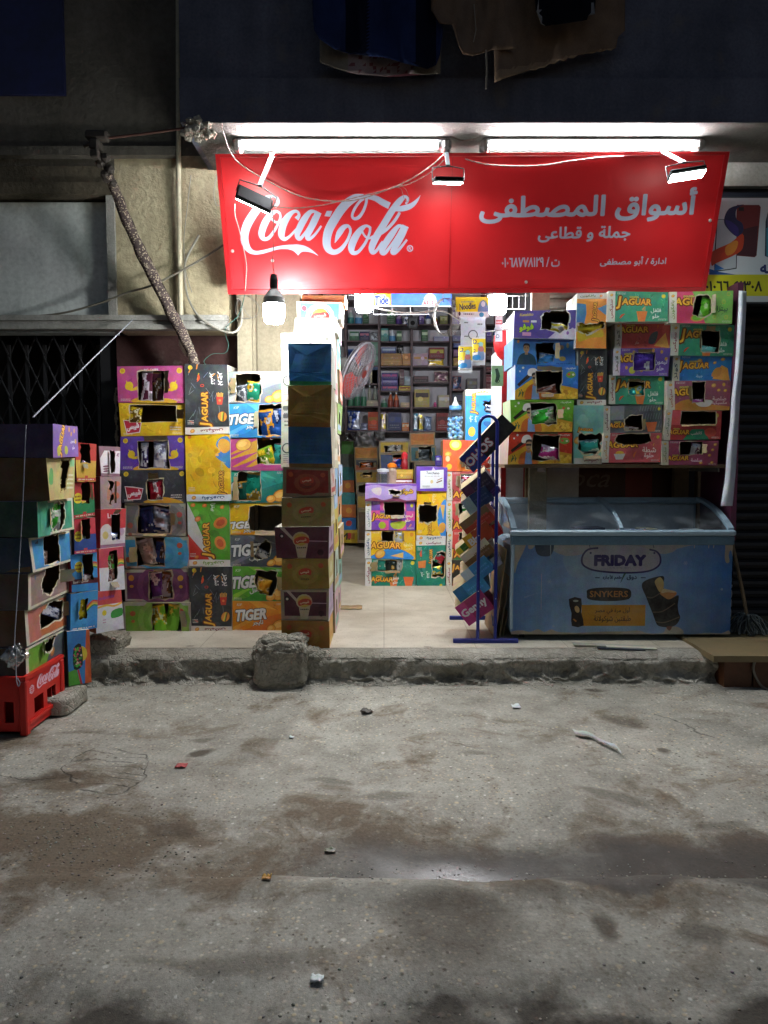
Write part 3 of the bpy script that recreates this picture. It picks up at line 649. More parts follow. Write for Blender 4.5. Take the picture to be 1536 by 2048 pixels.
def burger(a, x, y, s, rot=0):
    a.ell(x, y, .5*s, .42*s, '#7a3d16', rot); a.ell(x, y, .46*s, .38*s, '#e59a3c', rot); g = a.h/a.w; d = R(rot)
    for k, c in ((-.10, '#5a2d17'), (.0, '#7fae3d'), (.07, '#f2cf4d')): a.line(x-(.42*math.cos(d)+k*math.sin(d))*s*g, y-(.42*math.sin(d)-k*math.cos(d))*s, x+(.42*math.cos(d)-k*math.sin(d))*s*g, y+(.42*math.sin(d)+k*math.cos(d))*s, .09*s, c)
def sticks(a, n, c, seed, x0=0, y0=0, x1=1, y1=1, L=.16, wd=.016):
    r = random.Random(seed)
    for _ in range(n):
        x, y, t = r.uniform(x0+.03, x1-.03), r.uniform(y0+.05, y1-.05), r.uniform(.6, 2.4); a.line(x, y, x+math.cos(t)*L*a.h/a.w, y+math.sin(t)*L, wd, c)
def bars(a, x0, y0, x1, y1, n, c, seed=0):
    r = random.Random(seed); H = (y1-y0)/n
    for i in range(n):
        x = x0
        while x < x1:
            w = r.uniform(.05, .2)*(x1-x0); a.rect(x, y0+H*i+H*.25, min(x1, x+w), y0+H*i+H*.7, c); x += w+.05*(x1-x0)
def busy(a, bg, n=16):
    "tone-on-tone scatter and small print that fill a printed front"
    c = col(bg); r = random.Random(int(a.w*9e4)+n); lo = tuple(x*.72 for x in c); hi = tuple(min(1, x*1.22+.02) for x in c)
    for _ in range(n):
        x, y, q = r.uniform(.02, .98), r.uniform(.03, .97), r.random()
        if q < .4: a.ell(x, y, r.uniform(.03, .09), r.uniform(.02, .06), r.choice((lo, hi)), r.uniform(0, 180), 8)
        elif q < .7: a.line(x, y, x+r.uniform(-.1, .1), y+r.uniform(-.16, .16), r.uniform(.012, .03), r.choice((lo, hi)))
        else: a.poly([(x, y), (x+r.uniform(.02, .09), y+r.uniform(-.05, .05)), (x+r.uniform(0, .05), y+r.uniform(.04, .14))], r.choice((lo, hi)))
def small(a, x, y, c='#d8d2c4'): bars(a, x, y, x+.14, y+.07, 3, c, int(x*99)+int(y*77))
def jag(bg, strip, word, wc, lines, lc='#f1ead8', lpos=(.78, .35), lh=.17, lg=(.42, .62, .34), deco=None, holes=(), post=None, side_strip=True):
    "upright snack carton: white strip with sideways word at the left, lettering, flavour words, food"
    def f(w, h):
        a = Art(w, h, bg); s0 = .12 if side_strip else 0; busy(a, bg); small(a, .84, .03); small(a, .15, .9)
        if deco: deco(a)
        if lg: logo(a, *lg)
        for i, tx in enumerate(lines): a.text(tx, lpos[0], lpos[1]-i*(lh*1.15), lh, lc, 0, .02, 0, (.03, '#5a3a2a') if lc == '#f1ead8' else None, arab=True)
        if side_strip:
            a.rect(0, 0, s0, 1, strip); a.text(word, s0*.5, .42, s0*w/h*.52, wc, 90, .025, fit=.6*h/w, arab=True); chip(a, s0*.5, .87, .045)
        for q in holes: a.hole(q)
        if post: post(a)
        return a
    return f
def jagv(bg, strip, word, wc, lines, lc='#f1ead8', deco=None, holes=(), post=None, bottom=True, lpos=((.68, .62), (.84, .62)), lrot=-90, lg=(.45, .36, .14)):
    "the same carton stood on its end: strip at the bottom or top, words turned sideways"
    def f(w, h):
        a = Art(w, h, bg); busy(a, bg, 22)
        if deco: deco(a)
        if lg: logo(a, *lg, 90)
        small(a, .05, .14 if bottom else .8)
        for tx, p in zip(lines, lpos): a.text(tx, p[0], p[1], .085*w/h*1.4, lc, lrot, .02, arab=True)
        y0, y1 = (0, .1) if bottom else (.9, 1)
        a.rect(0, y0, 1, y1, strip); a.text(word, .6, (y0+y1)/2, .055, wc, 180 if bottom else 0, .03, fit=.5, arab=True); chip(a, .16, (y0+y1)/2, .028)
        for q in holes: a.hole(q)
        if post: post(a)
        return a
    return f
def splash(bg, hole, badge=False, low=True):
    def f(w, h):
        a = Art(w, h, bg); busy(a, bg, 20); small(a, .8, .04); small(a, .04, .04); y = '#e3b92f'
        for x in (.08, .92): a.ell(x, .87, .075, .075, y); a.ell(x, .87, .05, .05, '#c99a1c')
        if not badge:
            for s in (-1, 1): a.blob([(.5+s*.37, .62), (.5+s*.29, .40), (.5+s*.21, .44), (.5+s*.13, .34), (.5+s*.22, .34), (.5+s*.33, .34)], y, 4); a.ell(.5+s*.33, .46, .11, .12, y, s*30)
            a.blob([(.22, 0), (.3, .14), (.5, .07), (.72, .13), (.86, 0)], '#d9a82c', 4)
            a.blob([(.34, .8), (.5, .93), (.66, .82), (.5, .78)], '#d22a3c', 4); a.text('BIG CHIPS', .5, .9, .06, '#e8e8e8', 0, .02)
        else:
            if low: a.blob([(.36, 0), (.46, .13), (.62, .2), (.8, .13), (.95, 0)], '#c9962a', 4)
            a.poly([(.05, .5), (.34, .44), (.30, .1), (.09, .06)], '#e7d8d8'); a.poly([(.06, .48), (.33, .42), (.29, .12), (.1, .085)], '#b72c3f')
            a.text('شيبسى', .195, .27, .2, '#efe3e3', 8, .05, fit=.2, arab=True); a.text('BIG CHIPS', .18, .52, .045, '#2c2c30', 6, .02); bars(a, .76, .14, .93, .28, 2, '#cfc9c0', 3)
        a.hole(hole); return a
    return f
def rings(bg, rc, hole, dots, tilt=0):
    def f(w, h):
        a = Art(w, h, '#a79f94'); a.rect(.03, .07, .97, .9, bg)
        for k in range(5, 0, -1): a.ell(.60, .45, .17*k, .15*k, rc if k % 2 else bg)
        for x, y, c in dots: a.ell(x, y, .09, .09, c)
        for x, y, c in dots: a.ell(x, y-.26, .06, .05, c)
        a.hole(hole, .016, 6, '#9c8a70', .08); return a
    return f
def tiger(bg, c2, c3, hole=None, sub='تايجر', tx=.33, ty=.42, ts=.3, cut=False, post=None):
    def f(w, h):
        a = Art(w, h, bg); busy(a, bg, 14); a.blob([(0, .05), (.3, .12), (.55, .42), (1.0, .62), (1, 0), (0, 0)], c2, 4)
        a.poly([(.3, 1), (.62, .62), (.55, .8), (.8, .72), (.5, 1)], c3); a.poly([(0, .0), (.5, .5), (.42, .5), (0, .16)], c3); chip(a, .86, .22, .2); chip(a, .70, .12, .12); small(a, .04, .04); small(a, .8, .88)
        a.text('KIF', .13, .88, .08, '#d9dcd2', 0, .0, .2); a.text('TIGER', tx, ty, ts, '#e6e6e2', 4, .045, .28, (.05, '#2a2d33'), fit=.56); a.text(sub, tx+.12, ty-ts*.8, .16, '#dfe0da', 4, .03, 0, (.04, '#2a2d33'), arab=True)
        if hole: a.hole(hole, .02, 6)
        if post: post(a)
        return a
    return f
def oval(bg, c1, border=None, band=False, ribbon='#c0432a'):
    "plain carton end with a round badge and a ribbon word"
    def f(w, h):
        a = Art(w, h, border or bg)
        if border: a.rect(.07, .12, .95, .92, bg)
        if band:
            a.poly([(.10, .97), (.34, .55), (.40, .55), (.18, .97)], '#c2b09a'); a.rect(.55, .53, .97, .56, '#b8929a'); a.ell(.13, .72, .085, .085, '#2a1a20'); a.ell(.13, .7, .04, .04, '#d9c9c0'); a.ell(.84, .2, .1, .1, '#3a1420')
            a.poly([(.36, .5), (.62, .5), (.56, .02), (.41, .02)], '#c3ab94'); a.ell(.48, .60, .27, .25, '#c9b08a'); a.ell(.48, .60, .22, .2, c1)
        else:
            for k in (4, 3, 2, 1): a.ell(.5, .48, .15*k, .11*k, c1 if k % 2 else bg)
            for x, y in ((.16, .76), (.84, .76)): a.ell(x, y, .085, .085, '#b8542c')
        a.blob([(.36, .62), (.5, .7), (.63, .63), (.62, .47), (.5, .50), (.37, .46)], ribbon, 3); a.text('شيبسى', .49, .57, .1, '#ecd9b0', 3, .03, fit=.19, arab=True); bars(a, .4, .3, .58, .38, 1, '#4a3a28', 5)
        return a
    return f
def man(a, x, y, s, jac='#c46a22', shirt='#7d9bc4', shades=True):
    g = a.h/a.w; f = lambda dx, dy: (x+dx*s*g, y+dy*s)
    a.blob([f(-.42, -.62), f(-.40, -.15), f(-.16, .06), f(.16, .06), f(.42, -.15), f(.46, -.62)], jac, 3); a.poly([f(-.16, -.62), f(-.12, .04), f(.12, .04), f(.2, -.62)], shirt); a.poly([f(-.08, -.02), f(.08, -.02), f(.07, .16), f(-.07, .16)], '#a9805f')
    a.ell(*f(0, .3), .155*s, .21*s, '#b98d6a', 0, 14); a.blob([f(-.17, .34), f(-.15, .52), f(0, .57), f(.15, .52), f(.17, .34), f(.10, .45), f(-.1, .45)], '#2a211c', 3)
    if shades: a.rect(*f(-.14, .29), *f(.14, .37), '#17171a')
    else: a.rect(*f(-.10, .32), *f(-.03, .35), '#3a2a22'); a.rect(*f(.03, .32), *f(.10, .35), '#3a2a22')
    a.line(*f(-.05, .18), *f(.05, .18), .02*s, '#7c4a3a')
def celeb(bg, hole):
    def f(w, h):
        a = Art(w, h, bg); busy(a, bg, 18); a.poly([(0, 0), (0, .26), (.3, .62), (.5, .48), (.72, .42), (1, .3), (1, 0)], '#d6a526')
        r = random.Random(int(w*1e5))
        for _ in range(26): x = r.uniform(.72, 1); a.ell(x, r.uniform(.02, .26), .055, .045, r.choice(['#e5b52c', '#f0c748', '#b9821d']), r.uniform(0, 90), 8)
        a.stroke([(.05, .40, .09*h), (.25, .72, .11*h)], '#2b1d17', 2); a.blob([(.2, .68), (.22, .86), (.31, .9), (.36, .78), (.3, .66)], '#e8e4da', 3); a.ell(.13, .9, .035, .035, '#d9d9d0'); a.ell(.08, .8, .025, .025, '#d9d9d0')
        sticks(a, 9, '#2e5a3c', 4, .01, .02, .16, .26, .12, .022); man(a, .32, .38, .68)
        a.blob([(.8, .7), (.84, .82), (.93, .82), (.96, .7), (.88, .62)], '#6f9e3a', 3); a.ell(.85, .74, .045, .04, '#d94a32', 0, 8); a.ell(.92, .73, .04, .035, '#e8dfc0', 0, 8); a.text('طعم الخضروات', .88, .92, .07, '#ecebe4', 0, .02, fit=.16, arab=True)
        a.hole(hole, .02, 6); return a
    return f
GRN, TEAL, PUR, CORAL, MAR, YEL, BLU, BLK = '#3f9a78', '#16866f', '#6a4aa0', '#c75a52', '#a14a58', '#e9b913', '#2f8fd6', '#33373a'
AT = ' in the torn carton '
def side(c, c2='#e8dfd0', wd=None):
    def f(w, h):
        a = Art(w, h, c); a.rect(.1, .12, .9, .3, c2); a.ell(.5, .62, .2, .2, c2); 
        if wd: a.hole(rh(.35, .35, .6, .7), .03, 4)
        return a
    return f
G1 = 'cartons stacked on the step left of the doorway'
# first stack
Y = 5.29
carton('snack_carton', 'pink crisp carton with yellow splashes, topmost beside the burger carton', 237, 733, 369, 806, Y, .34, splash('#b84a84', rh(.30, .06, .68, .86)), '#a8895f', '#c9a0ac', group=G1,
       bags=[('dark purple and silver snack bag in the pink splash carton', .42, .46, .13, .8, 4, '#5a2038', '#d8c8d4'), ('brown snack bag beside a silver one in the pink splash carton', .58, .44, .12, .8, -5, '#4a1a2a', '#7c5a30')])
carton('snack_carton', 'yellow carton with a wide torn slot and red badge under the pink one', 240, 807, 370, 871, Y, .34, splash('#d8ad1c', rh(.16, .42, .86, .94), True, False), '#a8895f', group=G1,
       bags=[('small yellow snack bag in the wide slot of the yellow badge carton', .22, .66, .16, .5, 8, '#d8b91e', '#8a6a1a')])
carton('snack_carton', 'bright purple crisp carton with yellow splashes and silver bags inside', 242, 872, 371, 940, Y, .34, splash('#5d3b9c', rh(.28, .06, .74, .84)), '#a8895f', group=G1,
       bags=[('white and silver snack bag in the purple splash carton', .60, .42, .17, .78, 2, '#e6e6ec', '#b7b4d2'), ('narrow silver snack bag at the hole edge of the purple splash carton', .35, .45, .09, .75, 3, '#cfd0dc', '#3a2a5a')])
carton('snack_carton', 'charcoal carton with red badge and small ragged hole, under the purple one', 245, 940, 372, 1005, Y, .34, splash('#33343b', rh(.40, .10, .64, .72), True), '#a8895f', group=G1,
       bags=[('red and white snack bag in the charcoal badge carton', .52, .38, .18, .6, -6, '#a82438', '#e8e4e4')])
carton('snack_carton', 'greyish ringed carton with a broad torn window of navy bags', 249, 1006, 371, 1072, Y, .34, rings('#6d6a69', '#85827f', rh(.22, .08, .74, .92), [(.9, .66, '#b04a44'), (.09, .3, '#9a5448')]), '#ad9f86', group=G1,
       bags=[('navy and silver snack bag in the grey ringed carton', .60, .46, .26, .7, 12, '#1e2f6a', '#c8ccd8'), ('dark navy snack bag left in the grey ringed carton', .36, .45, .2, .75, -10, '#131c44', '#26356e')])
carton('snack_carton', 'pale blue ringed carton with a torn flap over a silvery bag', 249, 1074, 377, 1137, Y-.01, .34, rings('#3d8fb8', '#4d9cc2', rh(.2, .1, .62, .96), [(.86, .74, '#b8503a'), (.06, .28, '#a85a44')]), '#ad9f86', group=G1,
       bags=[('crumpled grey silver snack bag in the pale blue ringed carton', .36, .5, .2, .8, -18, '#9a9088', '#cfc8be'), ('dark blue snack bag beside the silver one in the blue ringed carton', .56, .5, .15, .7, 10, '#1b3f7a', '#50381e')])
carton('snack_carton', 'dark plum ringed carton with a hole showing purple bags', 252, 1139, 380, 1203, Y-.01, .34, rings('#5c2a50', '#6b365c', rh(.38, .1, .72, .92), [(.86, .72, '#c08a2c'), (.1, .74, '#b8742c')]), '#ad9f86', group=G1,
       bags=[('purple and white snack bag in the dark plum carton', .47, .5, .16, .75, -8, '#5a2a6a', '#d8cfd8'), ('grey snack bag with gold edge in the dark plum carton', .62, .48, .14, .75, 10, '#8c8086', '#7a4a1c')])
carton('snack_carton', 'green ringed carton, lowest of its stack, on the pale shop floor', 248, 1204, 382, 1266, Y-.02, .34, rings('#74a03a', '#84ac4c', rh(.42, .04, .84, .96), [(.86, .72, '#c24a30'), (.14, .64, '#b2603a')]), '#ad9f86', group=G1,
       bags=[('lime green snack bag in the green ringed carton', .52, .42, .18, .85, -14, '#7ec42c', '#d8c22c'), ('green and yellow snack bag beside the lime one in the ringed carton', .72, .44, .16, .85, 12, '#6fae2a', '#e0d24a')])
# second stack: cartons stood on end
def burg(a):
    sticks(a, 16, '#7d868c', 7, 0, .12, 1, 1, .1, .006); a.ell(.13, .95, .033, .033, '#d8c332'); sticks(a, 5, '#d18a3a', 3, .05, .55, .95, .98, .1, .014); chili(a, .3, .8, .1, 60); chili(a, .14, .18, .06, -40); a.ell(.40, .70, .03, .022, '#c2452e', 0, 8); a.ell(.40, .70, .018, .012, BLK, 0, 8); fries(a, .80, .50, .15); burger(a, .85, .25, .16, 80)
burgf = jagv(BLK, '#ddd6c8', 'ستيكس', '#8c2a3a', ['تشيز', 'برجر'], '#e4e4de', burg, lpos=((.63, .80), (.82, .80)))
Y = 5.28
carton('snack_carton', 'black burger print carton standing on end, topmost between pink and grey cartons', 371, 728, 456, 868, Y, .34, burgf, '#b9b2a2', '#c3bcae', group=G1)
def ylw(a): a.blob([(1, .93), (.8, .95), (.68, .84), (.78, .74), (.66, .68), (.82, .58), (1, .5)], '#3f88c4', 4); a.blob([(.98, .9), (.8, .93), (.72, .82), (.85, .72), (1, .78)], '#e8a63c', 4); a.ell(.1, .95, .03, .03, '#e07a2a'); a.ell(.7, .69, .03, .02, '#e9b45a', 0, 8)
carton('snack_carton', 'plain yellow carton with blue corner print, standing on end under the burger carton', 373, 868, 459, 1003, Y, .34, jagv(YEL, '#d9e2e6', 'بافكورن', '#2f4f74', ['جبنة'], '#d8c27a', ylw, lpos=((.82, .52),), lg=(.80, .27, .1)), '#b9b2a2', group=G1)
def pizza(a):
    a.poly([(0, .98), (.62, .1), (0, .1)], '#d6d6d0'); a.poly([(0, .5), (.5, .1), (0, .1)], '#c8352c')
    for x, y, r in ((.13, .94, .03), (.4, .93, .03), (.82, .9, .03), (.24, .72, .04), (.2, .14, .03)): chip(a, x, y, r, '#e07a34', '#ee9c52')
    a.ell(.78, .66, .11, .085, '#e58a3a', 30); a.ell(.78, .66, .07, .05, '#cf5a2c', 30); a.ell(.76, .36, .085, .1, '#e58a3a', 20); a.ell(.76, .36, .05, .06, '#c8582a', 20)
carton('snack_carton', 'green white and red pizza print carton standing on end', 377, 1003, 460, 1134, Y, .34, jagv('#5fa632', '#e0ddd2', 'بافكورن', '#7f9c3a', ['بيتزا'], '#e8eee0', pizza, lpos=((.6, .9),), lg=(.45, .4, .15)), '#b9b2a2', group=G1)
carton('snack_carton', 'black burger print carton standing on end, lowest under the pizza carton', 381, 1134, 463, 1265, Y, .34, burgf, '#b9b2a2', group=G1)
# third stack
Y = 5.30
carton('snack_carton', 'grey striped crisp carton with big square hole, topmost near the hanging bulb', 456, 742, 574, 807, Y, .34, tiger('#868b91', '#6d7379', '#a6abb0', rh(.14, .05, .55, .92), 'كباب', .12, .5), '#b7ae9c', '#c5bfb2', group=G1,
       bags=[('green and gold snack bag in the grey square holed carton', .42, .36, .18, .6, 8, '#1c7a5c', '#d0a42c'), ('dark grey snack bag in the grey square holed carton', .24, .3, .16, .5, -12, '#3a3d42', '#8c9096')])
carton('snack_carton', 'bright blue striped crisp carton with white slanted letters and dark hole', 457, 807, 575, 876, Y, .34, tiger('#2f8ccc', '#2b7dba', '#58aee0', rh(.52, .06, .92, .95), 'تايجر', .28, .55, .28), '#b7ae9c', group=G1,
       bags=[('deep blue and gold snack bag in the bright blue striped carton', .66, .4, .2, .8, -8, '#12386e', '#c88a24'), ('blue snack bag at the right of the bright blue striped carton', .82, .42, .16, .8, 6, '#1d4f94', '#0d2450')])
def flame(a):
    for x0, y0, x1, y1 in ((.05, .1, .6, .55), (.0, .35, .55, .7), (.2, .0, .65, .42), (.0, .5, .5, .85)): a.stroke([(x0, y0, .04*a.h), (x1, y1, .2*a.h)], '#c9902a', 2)
    chip(a, .25, .8, .2, '#dcae4a'); a.line(0, .06, 1, .04, .1, '#9c3f72')
def flm(w, h):
    a = Art(w, h, '#a83f7c'); flame(a); a.hole(rh(.48, .2, .98, .97), .025, 6); return a
carton('snack_carton', 'magenta carton with yellow flame print and a torn right half', 459, 876, 574, 941, Y, .34, flm, '#b7ae9c', group=G1,
       bags=[('yellow and lime snack bag in the magenta flame carton', .64, .42, .22, .55, -20, '#e0c22a', '#7aa82a'), ('teal snack bag at the right of the magenta flame carton', .86, .45, .18, .7, 10, '#2f9080', '#2a1c1c')])
carton('snack_carton', 'teal striped crisp carton with green and gold bags in its hole', 460, 941, 576, 1006, Y, .34, tiger('#1d8f82', '#157468', '#3aa898', rh(.15, .06, .53, .94), 'تايجر', .12, .5), '#b7ae9c', group=G1,
       bags=[('shiny green and gold snack bag in the teal striped carton', .40, .5, .22, .8, 10, '#0f8068', '#d8b23a'), ('dark gold snack bag at the left of the teal striped carton', .22, .36, .14, .55, -8, '#0c4f44', '#a8781c')])
carton('snack_carton', 'yellow striped crisp carton with an empty black hole', 460, 1006, 577, 1071, Y, .34, tiger('#e3b61a', '#e39a18', '#f0cc3c', rh(.33, .14, .96, .9), 'تايجر', .20, .3, .2), '#b7ae9c', group=G1)
carton('snack_carton', 'dark grey striped crisp carton with a star shaped tear', 462, 1071, 576, 1134, Y, .34, tiger('#5e646b', '#4a5057', '#7c828a', [(.40, .3), (.5, .66), (.60, .84), (.70, .7), (.66, .36), (.52, .26)], 'كباب', .3, .55, .34), '#b7ae9c', group=G1,
       bags=[('pale torn wrapper in the dark grey striped carton', .52, .4, .22, .3, 30, '#c8c8c4', '#6a6c70')])
carton('snack_carton', 'lime green striped crisp carton with gold bag in the hole', 463, 1134, 575, 1202, Y, .34, tiger('#5aa52a', '#3f8a2c', '#8cc83c', [(.42, .55), (.44, .88), (.82, .9), (.8, .4), (.7, .12), (.5, .22)], 'خل', .28, .55, .32), '#b7ae9c', group=G1,
       bags=[('gold and orange snack bag in the lime striped carton', .56, .44, .2, .4, 18, '#d89a24', '#e8c45a')])
carton('snack_carton', 'orange striped crisp carton, unopened, lowest by the dark stack', 464, 1202, 575, 1266, Y, .34, tiger('#e08a14', '#d8701a', '#f0a83a', None, 'تايجر', .34, .56, .34), '#b7ae9c', group=G1)
# dark stack at the doorway: front colours dulled to stand for its shade
G2 = 'cartons stacked at the left of the doorway'; Y = 4.80
carton('carton', 'red carton end with pale border, above the tan carton of the dark stack', 567, 935, 662, 994, Y+.01, .36, oval('#8a2c22', '#9a4a30', '#85765a'), '#d8cdb4', '#d8cdb4', group=G2, right=side('#e9d4c8', '#d8584a'))
carton('carton', 'tan carton end with faint round badge, under the red carton', 562, 994, 661, 1053, Y, .36, oval('#94804a', '#9e8a54'), '#d8cdb4', '#d8cdb4', group=G2, right=side('#e2d6a4', '#f0ead8'))
carton('carton', 'wide maroon carton end jutting left in the dark stack', 551, 1054, 659, 1118, Y-.02, .38, oval('#5e2a38', '#d0a848', None, True), '#ddd4bf', '#e0d9c8', group=G2, right=side('#dcc4d8', '#8c4a7c'))
carton('carton', 'mustard carton end with orange dots between the two maroon cartons', 562, 1118, 658, 1179, Y, .36, oval('#967a30', '#a2863c'), '#d8cdb4', '#d8cdb4', group=G2, right=side('#dfd08a', '#f2eccc'))
carton('carton', 'maroon carton end with a pale border near the dark stack base', 563, 1180, 658, 1241, Y, .36, oval('#562430', '#d0a848', '#a8957c', True), '#d8cdb4', '#ddd6c4', group=G2, right=side('#cdb4d0', '#b29abc'))
carton('carton', 'orange ringed carton end at the bottom of the dark stack', 563, 1241, 657, 1302, Y, .36, oval('#a06c26', '#ac7a32'), '#e2b04a', '#d8cdb4', group=G2, right=side('#e0a23c', '#ecc06a'))
def grad(c1, c2, c3):
    def f(w, h):
        a = Art(w, h, c1); a.rect(0, 0, 1, .3, c2); a.rect(0, 0, 1, .1, c3); bars(a, .3, .3, .7, .75, 5, tuple(x*.8 for x in col(c1)), 3); return a
    return f
carton('carton', 'blue carton end with green lower edge, topmost of the dark stack', 578, 688, 664, 772, Y+.01, .36, grad('#2a6da4', '#2f7fbc', '#2f8a5a'), '#d5d8cc', '#cfd0c4', group=G2)
carton('carton', 'olive brown carton end between two blue ones in the dark stack', 578, 772, 662, 853, Y+.01, .36, grad('#8a6a24', '#94722a', '#8a5e1c'), '#cfc7a8', group=G2)
carton('carton', 'deep blue carton end above the red one in the dark stack', 578, 853, 662, 936, Y+.01, .36, grad('#245a86', '#285e8a', '#7a5c2c'), '#d5d0b8', group=G2)
def whitebox(w, h):
    a = Art(w, h, '#aca799'); bars(a, .05, .62, .12, .95, 6, '#3a3a3a', 1); bars(a, .03, .72, .9, .96, 2, '#4a4a48', 2); a.ring(.12, .3, .07, .02, '#3f3f40'); bars(a, .04, .08, .14, .22, 5, '#55555a', 4); return a
def wbox2(w, h):
    a = Art(w, h, '#b0ab9c'); bars(a, .22, .15, .85, .85, 2, '#b7b1a2', 9)
    for k in range(5): a.line(.26+.12*k, .2, .26+.12*k, .8, .05, '#8a857a')
    return a
carton('carton', 'white printed carton standing behind the topmost blue carton end', 563, 666, 668, 800, 5.20, .34, whitebox, '#d0cab8', group=G2, right=side('#d8ccc0', '#c98a8a'))
carton('carton', 'white printed carton behind the olive and deep blue carton ends', 564, 801, 668, 936, 5.20, .34, whitebox, '#d0cab8', group=G2, right=side('#c9c0a2', '#e8e2cc'))
carton('carton', 'low cream carton with large faint letters on the white cartons', 589, 637, 675, 667, 5.3, .3, wbox2, '#d8d2c2', group=G2)
def crisp(w, h):
    a = Art(w, h, '#d8d3c6'); a.rect(.08, 0, .95, .92, '#5fb4dc'); a.ell(.52, .12, .82, .82, '#d8d3c6'); a.ell(.52, .1, .62, .62, '#5fb4dc'); a.ell(.52, .2, .46, .46, '#e9c93a'); a.blob([(.34, .0), (.36, .34), (.54, .42), (.7, .38), (.7, 0)], '#c8332c', 3); a.text('شيبسى', .52, .22, .2, '#f0e6d4', 3, .03, fit=.26, arab=True); a.ell(.17, .64, .15, .15, '#d2434a'); return a
carton('carton', 'pale blue and white carton with red ribbon badge high by the door bulb', 594, 604, 682, 640, 5.42, .34, crisp, '#d5cdbb', group=G2)
carton('carton', 'orange topped carton at the very top under the sign edge', 603, 590, 690, 605, 5.6, .3, lambda w, h: Art(w, h, '#c9824e'), '#c9824e', group=G2)
# the rows behind it along the doorway, of which the lit right-hand sides show
cs = [('#d8b0b4', 'pink'), ('#c8d8c8', 'pale green'), ('#d8c24a', 'yellow'), ('#9ac4e0', 'sky blue'), ('#e0b4c4', 'rose'), ('#8cc0a8', 'mint'), ('#c8a878', 'tan'), ('#d89a5a', 'orange'), ('#b4c8e4', 'ice blue'), ('#e6dcc8', 'cream'), ('#9cb86a', 'leaf green'), ('#c87a6a', 'brick red'), ('#78b4b0', 'turquoise'), ('#c0a8d0', 'lilac')]
zt = Z(936, 5.2); H = (zt-FZ)/4
for k in range(4):
    c, nm = cs[k]; carton('carton', f'{nm} sided carton in the second row along the doorway', 0, 0, 0, 0, 0, .42, lambda w, h: Art(w, h, '#a08a66'), '#b09a74', group='cartons in rows along the doorway', w=.34, h=H-.002, origin=Vector((-.345-.17, 5.20, FZ+k*H)), right=side(c, cs[(k+5) % 14][0], 1))
H = (2.55-FZ)/10
for k in range(10):
    c, nm = cs[4+k]; dx = (k*37 % 5)*.006; carton('carton', f'{nm} sided torn carton in the tall third row along the doorway', 0, 0, 0, 0, 0, .46, lambda w, h: Art(w, h, '#a08a66'), '#c8bca0', group='cartons in rows along the doorway', w=.34, h=H-.002, origin=Vector((-.355-.17+dx, 5.64, FZ+k*H)), right=side(c, cs[(k+2) % 14][0], 1), amp=.009)
# leaning stack on the red crate: lit fronts face the shop
G3 = 'cartons leaning in the stack on the red crate'
def lean(i, label, pn, pt, pb, pf, pft, pfb, Yn, art, cside, bags=(), dyaw=0):
    a = at(pn, pb, Yn); b_ = at(pn, pt, Yn); L = 0
    k = (pf-768)/F                                            # far edge by running along +Y until that pixel
    yw = R(90+dyaw); dx, dy = math.cos(yw), math.sin(yw); cp, sp = math.cos(PITCH), math.sin(PITCH); zc = Yn*cp-(a.z-CAM.z)*sp
    L = (k*zc-a.x)/(dx-k*dy*cp); h = b_.z-a.z
    o = Vector((a.x+dx*L/2, a.y+dy*L/2, a.z))
    return carton('carton', label, 0, 0, 0, 0, 0, .40, art, cside, '#c9bfd0', group=G3, yaw=90+dyaw, w=L, h=h-.002, origin=o, bags=bags, amp=.006)
def lem(w, h):
    a = Art(w, h, '#7a5aa2'); logo(a, .32, .6, .30, 70)
    for x, y in ((.85, .85), (.72, .75), (.9, .5), (.62, .9)): a.ell(x, y, .06, .08, '#d0a03c')
    a.ell(.2, .2, .12, .16, '#b4b03a'); a.ell(.5, .22, .12, .14, '#b4b03a'); a.text('ليمون', .78, .5, .14, '#e2dcea', 0, .02, arab=True); a.text('حلو', .8, .28, .14, '#e2dcea', 0, .02, arab=True); return a
def border(bg, hole, deco=None):
    def f(w, h):
        a = Art(w, h, '#c4bca6'); a.rect(.06, .07, .95, .93, bg)
        if deco: deco(a)
        a.hole(hole, .03, 6, '#d8d0ba', .1); return a
    return f
lean(0, 'green carton with dark corner, lowest on the red crate', 53, 1295, 1362, 133, 0, 0, 3.80, border('#6c9a34', [(.4, .72), (.5, .5), (.62, .62), (.74, .95), (.55, .9)], lambda a: (a.poly([(.45, .12), (.94, .1), (.94, .92), (.62, .92)], '#4a5058'), chip(a, .62, .46, .14, '#b06a34', '#c88a4c'))), '#4a3f34')
lean(1, 'orange carton with a silver bag poking from its torn front', 52, 1222, 1294, 136, 0, 0, 3.80, border('#b8693c', [(.33, .3), (.32, .75), (.6, .92), (.86, .86), (.84, .34)], lambda a: a.rect(.06, .05, .34, .93, '#b06a5c')), '#63452e',
     [('shiny silver snack bag poking out of the orange leaning carton', .74, .55, .42, .3, 20, '#d6d8e4', '#4a4e8a')])
lean(2, 'dusty rose carton with a large ragged black hole in the leaning stack', 57, 1148, 1219, 140, 0, 0, 3.80, border('#8c746c', [(.32, .3), (.30, .6), (.42, .95), (.78, .98), (.72, .45), (.5, .2)], lambda a: a.ell(.16, .82, .05, .07, '#5a6a84')), '#574a40')
lean(3, 'blue carton torn open across the middle in the leaning stack', 62, 1076, 1147, 143, 0, 0, 3.80, border('#3f86b8', rh(.30, .12, .66, .95), lambda a: a.poly([(.12, .8), (.2, .9), (.2, .78)], '#2a3f5c')), '#2f4254',
     [('brown paper scrap inside the blue torn leaning carton', .38, .3, .14, .4, 12, '#8a6a5c', '#5c4a44')])
